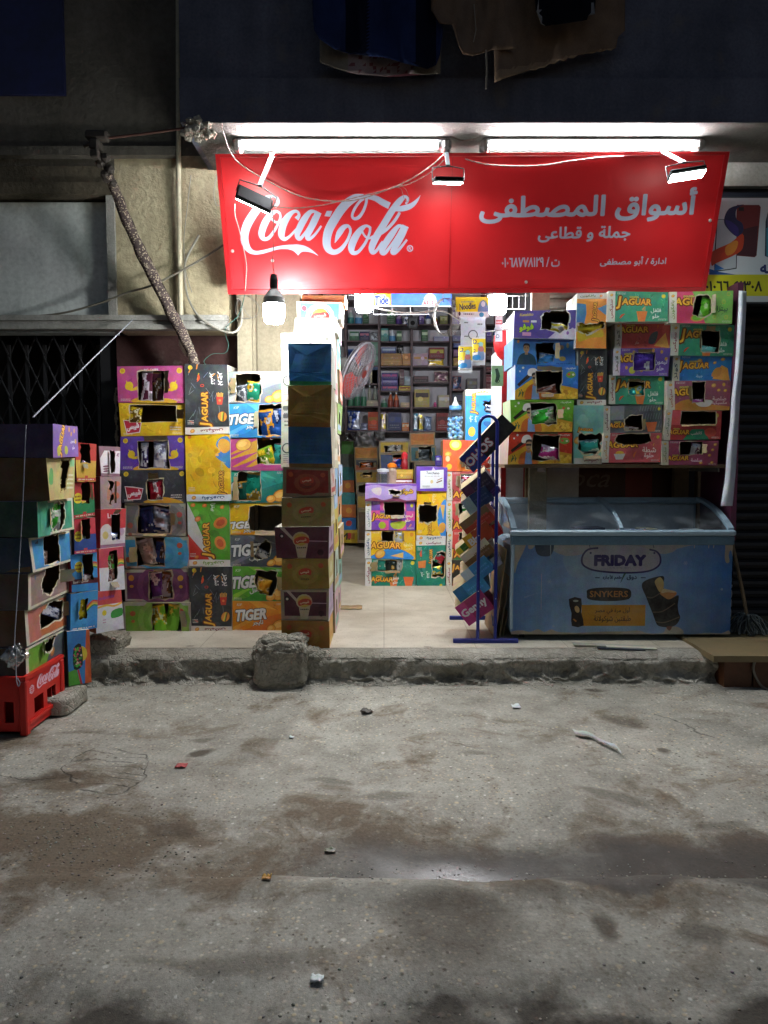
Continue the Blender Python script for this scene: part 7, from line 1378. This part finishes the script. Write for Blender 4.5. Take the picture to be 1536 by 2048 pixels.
card('banner', 'blue and orange detergent banner hung inside above the shop', 744, 585, 903, 613, 6.9, ban, 'banner', None, .0, .02)
wr = plain('white_wire', '#9a9a9e', .5)
for lab, x0_, x1_, y0_, y1_ in (('white wire hanging rack under the detergent banner', 747, 858, 612, 629), ('white wire hanging rack beside the right inner bulb', 1012, 1051, 592, 618)):
    a_, b_ = at(x0_, y1_, 6.3), at(x1_, y0_, 6.3); mb = MB()
    for z_ in (a_.z, b_.z): mb.tube([(a_.x, 6.3, z_), (b_.x, 6.3, z_)], .003, n=5)
    for k in range(4): x_ = a_.x+(b_.x-a_.x)*k/3; mb.tube([(x_, 6.3, a_.z), (x_, 6.3, b_.z)], .002, n=5)
    for x_ in (a_.x, b_.x): mb.tube([(x_, 6.3, b_.z), (x_, 6.3, 3.9)], .003, n=4)
    tag(mb.build('wire_rack', wr), lab, 'rack')
# ------------------------------------------------------------------ fan on the left wall
c_ = at(715, 742, 7.5); FA = thing('fan', 'tilted grey wire cage fan with red blades on the left inner wall', 'fan', c_); n_ = Vector((.854, -.28, -.44)).normalized(); M = n_.to_track_quat('Z', 'Y').to_matrix().to_4x4(); r_ = 118/F*7.5/2
mb = MB()
for s in (-1, 1):
    for k in range(6): rr_ = r_*(1-(k/6.5)**1.4*.9); mb.tube([M @ Vector((rr_*math.cos(a*.2618), rr_*math.sin(a*.2618), s*(.03+.05*(1-(rr_/r_)**2)))) for a in range(25)], .003, n=4, cap=False)
    for k in range(40): a = k*.157; mb.tube([M @ Vector((q*r_*math.cos(a), q*r_*math.sin(a), s*(.03+.05*(1-q*q)))) for q in (.15, .6, 1)], .0018, n=4, cap=False)
mb.tube([M @ Vector((r_*math.cos(a*.2618), r_*math.sin(a*.2618), 0)) for a in range(25)], .012, n=6, cap=False); mb.build('cage', plain('fan_wire', '#8d8a90', .4, .4), FA)
for k in range(3):
    mb = MB(); a0 = k*2.094; mb.grid(6, 6, lambda u, v: M @ Vector(((.06+u*r_*.75)*math.cos(a0+(v-.5)*1.3), (.06+u*r_*.75)*math.sin(a0+(v-.5)*1.3), (v-.5)*.05))); mb.build('blade', plain('fan_red', '#b33a30', .35), FA)
mb = MB(); mb.lathe([(.05, .03), (.06, 0), (.07, -.06), (.07, -.18), (.04, -.22)][::-1], (0, 0, 0), M=M); mb.tube([M @ Vector((0, 0, -.15)), Vector((-1.05-c_.x, 0, .02))], .02); mb.build('motor', GREYP, FA)
# camera-like speaker hung before the shelves
c_ = at(825, 646, 9.9); SP = thing('ceiling_speaker', 'grey box speaker with a dark round port hung before the shelves', 'speaker', c_); mb = MB(); s_ = .066; mb.rbox(-s_, s_, -.06, .06, -s_*1.1, s_*1.05, .022); mb.tube([(0, 0, s_), (0, .02, .25), (0, .3, .28)], .012); mb.tube([(-.03, 0, s_), (-.07, 0, s_+.04)], .006); mb.build('case', plain('speaker_grey', '#55565a', .5), SP); mb = MB(); mb.tube([(0, -.061, -.012), (0, -.075, -.012)], .03, n=14); mb.build('port', BLKP, SP)
# ------------------------------------------------------------------ back shelves and goods
Ys = 10.55; SHF = plain('shelf_wood', '#5a484c', .55, 0, .25, 4); SU = thing('wall_shelves', 'dark brown wall shelves of small compartments at the back of the shop', 'shelves', (.4, Ys, FZ))
ups = [640, 691, 758, 823, 901, 969, 1050, 1120]; zlo, zhi = Z(1000, Ys), 3.86
for u in ups: part('upright', SHF, SU, (X(u-2, Ys, 780), X(u+2.6, Ys, 780), Ys-.001, Ys+.40, zlo, zhi))
bd = {0: [600, 645, 682, 732, 779, 813, 862], 1: [600, 647, 681, 731, 767, 812, 860], 2: [600, 648, 682, 732, 781, 814, 862], 3: [600, 648, 682, 732, 764, 814, 862], 4: [600, 648, 683, 732, 779, 814, 862], 5: [600, 648, 683, 732, 779, 814, 862], 6: [600, 648, 683, 732, 779, 814, 862]}
for i, L9 in bd.items():
    for y_ in L9: z_ = Z(y_, Ys); part('shelf_board', SHF, SU, (X(ups[i]+2.7, Ys, 780)+.001, X(ups[i+1]-2, Ys, 780)-.001, Ys, Ys+.40, z_-.018, z_))
part('back_panel', plain('shelf_back', '#d4d2da', .7, 0, .1, 3), SU, (X(640, Ys, 780), X(1120, Ys, 780), Ys+.402, Ys+.42, zlo, zhi))
GG = 'goods on the back shelves'
def good(kind, lab, px0, px1, py, hpx, c1, c2='#d8d4cc', art=None, dy=.03, cat=None):
    a = at(px0, py, Ys+dy); b = at(px1, py-hpx, Ys+dy); w_, h_ = b.x-a.x, b.z-a.z; c_ = Vector(((a.x+b.x)/2, Ys+dy, a.z+.001))
    if kind == 'box': pack('packet', lab, c_, w_, .2, h_, c1, c2, cat or 'packet', GG, art=art)
    elif kind == 'bag': bag(lab, Matrix.Translation(c_+Vector((0, .06, h_/2))), w_, h_, c1, c2, int(px0), 'product_bag', None, 'bag', GG)
    elif kind == 'bottle':
        r_ = w_/2; mb = MB(); mb.lathe([(r_*.9, 0), (r_, h_*.05), (r_, h_*.45), (r_*.8, h_*.6), (r_*.35, h_*.8), (r_*.3, h_*.86)], c_+Vector((0, r_, 0)), [c1, c1, c2, c2, c2], n=14); mb.lathe([(r_*.36, h_*.861), (r_*.36, h_*.99), (r_*.2, h_)], c_+Vector((0, r_, 0)), '#e4e6ea', n=10); tag(mb.build('bottle', GLOSS), lab, 'bottle', GG)
GOODS = [('box', 'green packet on the upper left shelf', 699, 718, 681, 18, '#2f6a4a', '#b8c8c0'), ('box', 'navy and rose packet beside the green one', 719, 739, 681, 18, '#2f2f58', '#b06a80'), ('bag', 'small silver packet right of the rose one', 741, 757, 681, 17, '#c0c8d4', '#4a5058'),
          ('box', 'long white packet alone on the top right shelf', 868, 898, 682, 10, '#a8a8c8', '#8a88b4'), ('box', 'pale lilac packet behind the hanging noodle strip', 905, 922, 682, 11, '#8c8ab0', '#7a7aa8'),
          ('bag', 'round blue bag above the fan', 695, 722, 731, 34, '#2f4a94', '#7a94c8'), ('box', 'tall mint box beside the fan', 742, 757, 731, 48, '#5a8a78', '#6a9a88'), ('box', 'blue box under the mint one by the fan', 744, 757, 766, 34, '#2a4a78', '#1c3a5c'),
          ('box', 'upper tan carton in the second bay', 762, 803, 719, 12, '#a8804c', '#9a7444'), ('box', 'lower tan carton in the second bay', 762, 804, 731, 12, '#b0864c', '#c09a64'), ('box', 'blue and white packet on the tan cartons', 763, 792, 706, 11, '#3a4a8c', '#b8c8dc'), ('bag', 'black ball shaped bag on the tan cartons', 793, 807, 706, 17, '#1a1a1e', '#2a2a30'), ('box', 'small orange carton right of the tan ones', 805, 822, 731, 24, '#c08a54', '#b87a44'),
          ('box', 'wide orange topped carton in the third bay', 826, 856, 731, 24, '#b8a0b4', '#c08a4c'), ('box', 'dark red and yellow packet on the white one', 858, 889, 717, 22, '#7a1c2c', '#c8b84a'), ('bag', 'yellow bag with white bowl print in the third bay', 857, 889, 731, 15, '#d8b83a', '#e0dcd8'),
          ('box', 'indigo packet stack top in the fourth bay', 907, 921, 695, 12, '#4a5094', '#6a70a8'), ('box', 'mauve packet in the fourth bay', 907, 921, 713, 14, '#7a5078', '#9a7090'), ('box', 'yellowish packet in the fourth bay', 907, 921, 731, 15, '#b8984a', '#a87a5c'),
          ('box', 'white packet left under the fan', 724, 735, 766, 18, '#b8b8c0', '#c8c8d0'), ('box', 'cream patterned box beside the white packet', 741, 755, 766, 26, '#b8ac90', '#9a7a5c'),
          ('box', 'topmost purple striped biscuit pack in the second bay', 763, 796, 758, 12, '#2f2a7c', '#b0508c'), ('box', 'middle purple striped biscuit pack in the second bay', 763, 796, 770, 11, '#3a2f84', '#9a94c8'), ('box', 'lowest purple striped biscuit pack in the second bay', 763, 796, 781, 10, '#2f2a74', '#c85a7c'), ('box', 'tall dark packet beside the purple packs', 799, 808, 771, 32, '#5a3a44', '#b8a8a8'), ('box', 'pale blue box beside the tall dark packet', 809, 821, 771, 18, '#98a4b0', '#a8b4c0'), ('box', 'flat yellow and red packet under the pale blue box', 798, 821, 781, 9, '#c0a81c', '#8a2a1c'),
          ('box', 'dark chocolate coloured packet in the third bay', 827, 857, 764, 12, '#3a262c', '#6a4a50'), ('bag', 'dusky rose bag in the third bay', 868, 898, 764, 22, '#8a6a78', '#c8b8b0'),
          ('bottle', 'first clear bottle with green foot on the left shelf', 695, 707, 812, 40, '#3a7a5c', '#a8b4b8'), ('bottle', 'second clear bottle with green foot on the left shelf', 708, 720, 812, 42, '#3a7a5c', '#b0bcc0'), ('bottle', 'third clear bottle with green foot on the left shelf', 721, 733, 812, 42, '#3a7a5c', '#a8b4b8'), ('bottle', 'small clear bottle on the white box', 735, 743, 800, 30, '#98988c', '#a8a898'), ('bottle', 'smallest clear bottle right of the other bottles', 746, 754, 800, 28, '#8c9488', '#a0a8a0'), ('box', 'white box under the small bottles', 733, 756, 812, 11, '#b8b09c', '#c8c0ac'),
          ('bottle', 'green and white tin left of the red bottles', 762, 774, 814, 18, '#3a7a5c', '#a8c0b4'), ('bottle', 'left red and gold bottle in the second bay', 776, 786, 814, 30, '#8a3a2c', '#b8603c'), ('bottle', 'right red and gold bottle in the second bay', 787, 798, 814, 30, '#8a3a2c', '#c06a44'), ('box', 'cream box right of the red bottles', 801, 819, 814, 9, '#b89c7c', '#c8b090'),
          ('box', 'cream topped yellow box in the third bay', 829, 859, 814, 35, '#b8a85a', '#3a2a30'), ('box', 'white and cream box at the right of the third bay', 877, 900, 814, 24, '#b8b098', '#d8d8dc'), ('bottle', 'small pink bottle in the third bay', 867, 874, 814, 12, '#b83a7a', '#c85a94'),
          ('bag', 'white detergent bag with blue print on the left', 695, 720, 861, 40, '#c8d0e0', '#2a4a9c'), ('bag', 'small pale bag beside the detergent bag', 721, 735, 861, 15, '#a8b0cc', '#8a90b8'), ('box', 'tall orange box on the lowest left shelf', 736, 756, 861, 37, '#c84a1c', '#b8863c'),
          ('bag', 'yellow and white tube pack in the second bay', 761, 772, 861, 36, '#c8b83a', '#b8a8c0'), ('box', 'navy blue box on the lowest shelf', 776, 803, 861, 36, '#1c2a5c', '#2f4484'),
          ('bag', 'white and teal pouch in the third bay', 827, 836, 861, 34, '#b8c4cc', '#2a7a94'), ('bag', 'yellow and white pouch beside the teal one', 838, 847, 861, 34, '#b8a83a', '#a8a8b0'), ('bag', 'clear and blue pouch pack in the third bay', 849, 864, 861, 28, '#8ca0c0', '#4a6494'), ('box', 'dark red box on the lowest shelf', 873, 898, 861, 35, '#8a1c1c', '#5a1414'),
          ('bag', 'dark round tin with colourful print in the fourth bay', 905, 924, 779, 28, '#3a4a6c', '#b88a8c'), ('box', 'grey box behind the noodle strip', 934, 955, 779, 22, '#6a6870', '#8a8470'), ('box', 'dark black packet above the candy jar', 904, 927, 814, 28, '#1f2230', '#4a5068'), ('box', 'small navy packet behind the candy jar', 904, 926, 861, 30, '#26305c', '#8a7a4a'),
          ('box', 'maroon packet at the top of the right wall shelf', 972, 985, 720, 24, '#4a1f2c', '#6a3a44'), ('box', 'dark red packet on the right wall shelf', 972, 986, 745, 13, '#5a1a28', '#8a4a50'), ('box', 'deep red packet in the right wall shelf middle', 972, 986, 779, 30, '#6a2030', '#a88080')]
ord_ = ['first', 'second', 'third', 'fourth', 'fifth', 'sixth', 'seventh']; rgd = random.Random(11)
CN = [('teal', '#2f7a7c', '#b8d0cc'), ('crimson', '#8a2430', '#d8b84a'), ('ivory', '#cfc6ae', '#8a7a5a'), ('violet', '#5a3f94', '#c8b0d8'), ('orange', '#c8702c', '#e8d8b8'), ('sky blue', '#5a94c4', '#e0e8f0'), ('olive', '#7a7a34', '#d0c89a'), ('rose', '#b8607c', '#e8d0d8'), ('white', '#d4d6da', '#3f5a9c'), ('gold', '#b8942c', '#7a2a1c'), ('dark green', '#2c5a3a', '#c8d8b8'), ('brown', '#5e4030', '#c8a878')]
for bi in range(1, 6):
    for ri in range(1, len(bd[bi])):
        x0_, x1_, yb_ = ups[bi]+4, ups[bi+1]-3, bd[bi][ri]; room = yb_-bd[bi][ri-1]-4
        occ = [(g_[2], g_[3]) for g_ in GOODS if g_[2] < x1_ and g_[3] > x0_ and yb_-room-2 < g_[4] <= yb_+3]; x = x0_; n9 = 0
        while x < x1_-9:
            wd_ = rgd.uniform(9, 17); hit = [b_ for a_, b_ in occ if a_ < x+wd_+.5 and b_ > x-.5]
            if hit: x = max(hit)+1; continue
            if x+wd_ > x1_: break
            nm, c1, c2 = CN[(bi*5+ri*7+n9*5) % 12]; kd = rgd.choice(('box', 'box', 'bag', 'bottle')); wrd = {'box': 'packet', 'bag': 'pouch', 'bottle': 'bottle'}[kd]
            if rgd.random() < .8: GOODS.append((kd, f"{nm} {wrd} in the {ord_[bi]} bay of the {ord_[ri-1]} shelf row", x, x+wd_, yb_, min(room, rgd.uniform(14, 30)), c1, c2))
            n9 += 1; x += wd_+rgd.uniform(1, 4)
for q in GOODS:
    good(*q)
for lab, px0, px1, py, hpx, c1, c2 in (('large clear grey plastic bag on the back cartons', 714, 748, 893, 30, '#8a8a8c', '#a8a8aa'), ('smaller grey plastic bag beside the large one', 750, 770, 881, 18, '#7a7a7c', '#98989a'), ('dark bag at the back left under the shelves', 690, 712, 882, 18, '#2a2428', '#5a5450')):
    a = at((px0+px1)/2, py-hpx/2, 10.3); bag(lab, Matrix.Translation(a), (px1-px0)/F*10.3, hpx/F*10.3, c1, c2, px0, 'plastic_bag', .1, 'plastic bag', 'plastic bags under the back shelves')
# ------------------------------------------------------------------ jar and small things on the middle stack
c_ = at(912, 881, 7.22); JR = thing('candy_jar', 'bottle shaped clear jar of pale blue sweets with white teat lid', 'jar', c_); s_ = 7.22/F; mb = MB(); mb.lathe([(15*s_, 0), (17*s_, 3*s_), (17*s_, 22*s_), (15*s_, 32*s_), (15.5*s_, 42*s_), (16*s_, 50*s_), (13*s_, 60*s_), (11*s_, 63*s_)], (0, .09, 0), n=22); mb.build('glass_body', glass('jar_glass', (.93, .96, 1), .03, .1), JR)
mb = MB(); mb.lathe([(12*s_, 62*s_), (12.5*s_, 64*s_), (12*s_, 70*s_)], (0, .09, 0), '#5a98d0', n=18); mb.build('lid_ring', plain('jar_blue', '#5a98d0', .4), JR); mb = MB(); mb.lathe([(8*s_, 70*s_), (6*s_, 74*s_), (3*s_, 80*s_), (2.5*s_, 86*s_), (.5*s_, 88*s_)], (0, .09, 0), n=14); mb.build('teat_lid', WHP, JR)
rj = random.Random(3); mb = MB()
for _ in range(150):
    a_, rr_, z_ = rj.uniform(0, 6.3), rj.uniform(.2, 1)**.5*14*s_, rj.uniform(3, 46)*s_; mb.lathe([(.002, -.018), (.014, -.008), (.014, .008), (.002, .018)], (rr_*math.cos(a_), .09+rr_*math.sin(a_), z_), rj.choice(['#7ab4e0', '#a8d0f0', '#d8ecf8', '#4a94d4', '#9ae0e8']), n=5, M=Matrix.Rotation(rj.uniform(0, 3), 4, 'X') @ Matrix.Rotation(rj.uniform(0, 3), 4, 'Y'), smooth=False)
mb.build('sweets', PRINT, JR)
zt_ = at(780, 970, 7.3).z
def smalljar(lab, px, Y_, r_, h_, lid, body):
    c_ = Vector((at(px, 970, Y_).x, Y_, zt_)); o = thing('jar', lab, 'jar', c_, 0, 'small jars on the middle stack'); mb = MB(); mb.lathe([(r_*.9, 0), (r_, .01), (r_, h_*.7), (r_*.7, h_*.85)], (0, 0, 0), n=16); mb.build('jar_body', glass('jar_glass') if body is None else plain('jar_'+body.strip('#'), body, .3), o); mb = MB(); mb.lathe([(r_*.9, h_*.851), (r_*.9, h_), (r_*.3, h_*1.08)], (0, 0, 0), n=16); mb.build('jar_lid', plain('lid_'+lid.strip('#'), lid, .4), o)
smalljar('clear jar with white band beside the orange capped one', 766, 7.32, .065, .15, '#c9ccd0', None); smalljar('small jar with an orange mushroom cap on the lilac carton', 784, 7.36, .05, .2, '#e07a14', '#a08a78'); smalljar('red cone capped bottle on the middle stack', 809, 7.5, .035, .3, '#b8242c', '#8c1c24')
pack('packet', 'gold foil box between the jars and the violet carton', (at(809, 970, 7.34).x, 7.34, zt_+.06), .17, .1, .09, '#b8922c', '#c8a44a', 'box'); pack('packet', 'red and white tray under the gold foil box', (at(806, 970, 7.33).x, 7.33, zt_), .2, .12, .055, '#8a2a24', '#d8d4d0', 'tray')
o = pack('packet', 'purple and white packet box above the violet label carton', (at(882, 935, 7.4).x, 7.4, Z(934, 7.2)+.01), .1, .12, .1, '#4a3a9c', '#d8dce0', 'box')
# ------------------------------------------------------------------ red bottle crate
CX = -1.83; CR = thing('bottle_crate', 'red plastic bottle crate with white script under the leaning stack', 'crate', (CX-.17, 3.97, .0)); L_c, Hc = .44, .272; cr0 = CR.location
def wallsheet(mb, art, fn):
    "both faces and the rims of a wall with openings; fn(x, y, t) with t = 0 outside, 1 inside"
    sh = art.cut(3, 3); V_, T_, K_ = sh; mb.sheet(sh, lambda x, y: fn(x, y, 0)); mb.sheet((V_, [t[::-1] for t in T_], [col('#a01a14')]*len(T_)), lambda x, y: fn(x, y, 1)); cnt = {}
    for t in T_:
        for i in range(3): e = (t[i], t[(i+1) % 3]); cnt.setdefault(tuple(sorted(e)), []).append(e)
    for q in cnt.values():
        if len(q) == 1: p, r = V_[q[0][0]], V_[q[0][1]]; mb.add([fn(*p, 0), fn(*r, 0), fn(*r, 1), fn(*p, 1)], [(0, 3, 2, 1)], '#b01e17')
RD = '#c4231b'
A = Art(L_c, Hc, RD); sc = .42
cola(A, lambda x, y, w: ((.30+((x/7.68 if w == 1 else 180+x/6.98)-20)/360*.66), .97-((y)/(7.68 if w == 1 else 6.98)-20)/150*.32), .00095, '#dcb8c8'); A.ell(.17, .76, .085, .085, '#dcb8c8'); A.ell(.17, .76, .065, .065, RD); bars(A, .11, .70, .23, .82, 3, '#dcb8c8', 2)
A.holes += [A.P(rh(.22, .24, .46, .56)), A.P(rh(.56, .24, .8, .56))]
mb = MB(); wallsheet(mb, A, lambda x, y, t: Vector((.17-.012*t, x-L_c/2, y+.012))); mb.build('side_wall', attr_mat('crate_plastic', .4, 0, .5, .25, .06), CR)
CP = bpy.data.materials['crate_plastic']
A = Art(L_c, Hc, RD); A.holes += [A.P(rh(.22, .24, .46, .56)), A.P(rh(.56, .24, .8, .56))]; mb = MB(); wallsheet(mb, A, lambda x, y, t: Vector((-.17+.012*t, L_c/2-x, y+.012))); mb.build('side_wall', CP, CR)
for s in (-1, 1):
    A = Art(.34, Hc, RD); A.holes += [A.P(rh(.18, .2, .32, .6)), A.P(rh(.68, .2, .82, .6)), A.P(rh(.38, .66, .62, .8))]; mb = MB(); wallsheet(mb, A, lambda x, y, t: Vector((s*(.17-x)*-1, s*(L_c/2-.013*t), y+.012))); mb.build('end_wall', CP, CR)
mb = MB()
for xa, xb, ya, yb in ((-.178, -.155, -L_c/2-.008, L_c/2+.008), (.155, .178, -L_c/2-.008, L_c/2+.008), (-.154, .154, -L_c/2-.008, -L_c/2+.016), (-.154, .154, L_c/2-.016, L_c/2+.008)): mb.box(xa, xb, ya, yb, Hc+.013, Hc+.034, RD)
mb.build('top_rim', CP, CR); mb = MB()
for sx in (-1, 1):
    for sy in (-1, 1): mb = MB(); mb.rbox(sx*.16-.02, sx*.16+.02, sy*(L_c/2-.01)-.02, sy*(L_c/2-.01)+.02, .0, Hc+.012, .006, RD); mb.build('corner_post', CP, CR)
mb = MB(); mb.box(.171, .182, -L_c/2+.02, L_c/2-.02, .05, .068, RD); mb.box(-.16, .16, -L_c/2, L_c/2, .012, .022, RD)
for k in range(3): mb.box(-.157, .157, -L_c/2+L_c*(k+1)/4-.004, -L_c/2+L_c*(k+1)/4+.004, .023, .2, '#a01a14')
mb.build('ribs', CP, CR)
# ------------------------------------------------------------------ mop and litter
MP = thing('mop', 'grey string mop resting on the tiled step beside the freezer', 'mop', at(1493, 1275, 5.15)); ml = MP.location; ml.z = .212; MP.location = ml; rm = random.Random(8); mb = MB()
for k in range(170):
    a_ = rm.uniform(0, 6.28); r_ = rm.uniform(.06, .15); p = [Vector((0, 0, .11)), Vector((r_*.4*math.cos(a_)+rm.uniform(-.02, .02), r_*.4*math.sin(a_), .09+rm.uniform(0, .04))), Vector((r_*.8*math.cos(a_)+rm.uniform(-.03, .03), r_*.7*math.sin(a_), .05+rm.uniform(-.02, .03))), Vector((r_*1.05*math.cos(a_), r_*math.sin(a_), .008))]
    mb.tube(cr(p, 3), .0045, rm.choice(['#6d706e', '#8b8d88', '#4f524f', '#7a8080']), n=4)
mb.build('strings', CLOTH, MP); mb = MB(); mb.tube([(0, 0, .10), (-.02, .04, .28), (-.16, .32, 1.35)], .013, n=8); mb.build('handle', MATS['weathered_wood'], MP)
def litter(lab, px, py, w_, h_, c, cat, z=.0, seed=0, rz=0, crump=.012, nm='litter_scrap'):
    p = ground(px, py); sz = max(0, street_z(p.x, p.y)); mb = MB(); mb.grid(8, 6, lambda u, v: Vector(((u-.5)*w_, (v-.5)*h_, .006+crump*abs(noise.noise(Vector((u*2.4, v*2.4, seed)))))), c, 0, True); o = mb.build(nm, PRINT); o.location = Vector((p.x, p.y, street_z(p.x, p.y)+z)); o.rotation_euler = (0, 0, R(rz)); md = o.modifiers.new('thickness', 'SOLIDIFY'); md.thickness = .002; return tag(o, lab, cat)
litter('small crumpled white paper on the street before the display rack', 1032, 1416, .045, .05, '#c9ccd2', 'litter', seed=1, crump=.02)
pts = [ground(x, y, .012) for x, y in ((1147, 1464), (1160, 1468), (1178, 1470), (1200, 1482), (1222, 1492), (1236, 1498), (1240, 1508))]; mb = MB(); pc = cr([tuple(p) for p in pts], 4)
mb.grid(len(pc)-1, 2, lambda u, v: Vector(pc[round(u*(len(pc)-1))])+Vector((0, (v-.5)*.05, .012*noise.noise(Vector((u*6, v*2, 2)))+.008)), '#b4b4b0'); o = mb.build('paper_strip', PRINT); md = o.modifiers.new('thickness', 'SOLIDIFY'); md.thickness = .002; tag(o, 'long twisted white paper strip lying on the street', 'litter')
litter('dark foil wrapper with gold marks on the street before the doorway', 733, 1429, .06, .05, '#3a2c1c', 'litter', seed=3, rz=20, crump=.04); litter('red paper scrap on the street by the oil stain', 363, 1533, .05, .05, '#a83a3a', 'litter', seed=4); litter('orange peel scrap in the gutter', 533, 1763, .03, .02, '#c88a2c', 'litter', seed=5, crump=.02); litter('white scrap near the front edge of the street', 634, 1962, .035, .03, '#d0d0d0', 'litter', seed=6); litter('small brown paper scrap in the damp patch', 660, 1689, .04, .02, '#8a8070', 'litter', seed=7); litter('tiny white scrap on the street below the crisp cartons', 583, 1475, .025, .02, '#c8cacc', 'litter', seed=8)
mb = MB(); mb.box(-.26, .2, -.03, .03, 0, .006, '#a8a498'); mb.box(-.06, .26, -.07, -.02, .007, .012, '#cfcabc'); mb.box(-.12, .18, -.09, -.055, .001, .007, '#2a3440'); o = mb.build('flattened_carton', PRINT); o.location = Vector((at(1228, 1303, 4.82).x, 4.83, FZ+.003)); o.rotation_euler = (R(1), R(1.5), R(-4)); tag(o, 'flattened pale cardboard strips on the kerb under the freezer', 'cardboard')
mb = MB(); mb.grid(6, 4, lambda u, v: Vector(((u-.5)*.2, (v-.5)*.14, .012+.012*noise.noise(Vector((u*3, v*3, 1))))), '#a38a60'); o = mb.build('flattened_carton', PRINT); o.location = at(700, 1206, 6.1); o.location.z = FZ; md = o.modifiers.new('thickness', 'SOLIDIFY'); md.thickness = .006; tag(o, 'small flat cardboard piece on the shop floor by the doorway cartons', 'cardboard')
rp = random.Random(21); mb = MB(); PC = ['#6f6a5f', '#8d887c', '#5a5348', '#a39c8c', '#4a4238', '#7d7260']
def pebble(x, y, s):
    z = street_z(x, y); mb.lathe([(s*.15, -s*.3), (s*.9, -s*.05), (s*.75, s*.35), (s*.12, s*.55)], (x, y, z+s*.15), rp.choice(PC), n=6, M=Matrix.Rotation(rp.uniform(0, 3), 4, 'Z') @ Matrix.Diagonal((1, rp.uniform(.5, 1), rp.uniform(.5, 1), 1)), smooth=False)
for _ in range(420): p = ground(rp.gauss(140, 150), rp.gauss(1680, 45)); pebble(p.x, p.y, rp.uniform(.002, .007))
for _ in range(420): pebble(rp.uniform(-.9, 2.2), rp.gauss(2.5, .05), rp.uniform(.002, .006))
for _ in range(500): pebble(rp.uniform(-1.7, 2.4), 4.62-abs(rp.gauss(0, .16)), rp.uniform(.002, .006))
for _ in range(350): pebble(rp.uniform(-2.4, 2.4), rp.uniform(1.75, 4.5), rp.uniform(.0015, .004))
for _ in range(160): pebble(rp.uniform(-1.3, 1.3), rp.gauss(1.84, .09), rp.uniform(.002, .007))
stuff(mb.build('gravel', PRINT), 'loose grit and small stones scattered over the street', 'gravel')
# ------------------------------------------------------------------ link everything
SC.collection.objects.unlink(TO); bpy.data.objects.remove(TO); bpy.data.curves.remove(TC)
for o in LINK: SC.collection.objects.link(o)
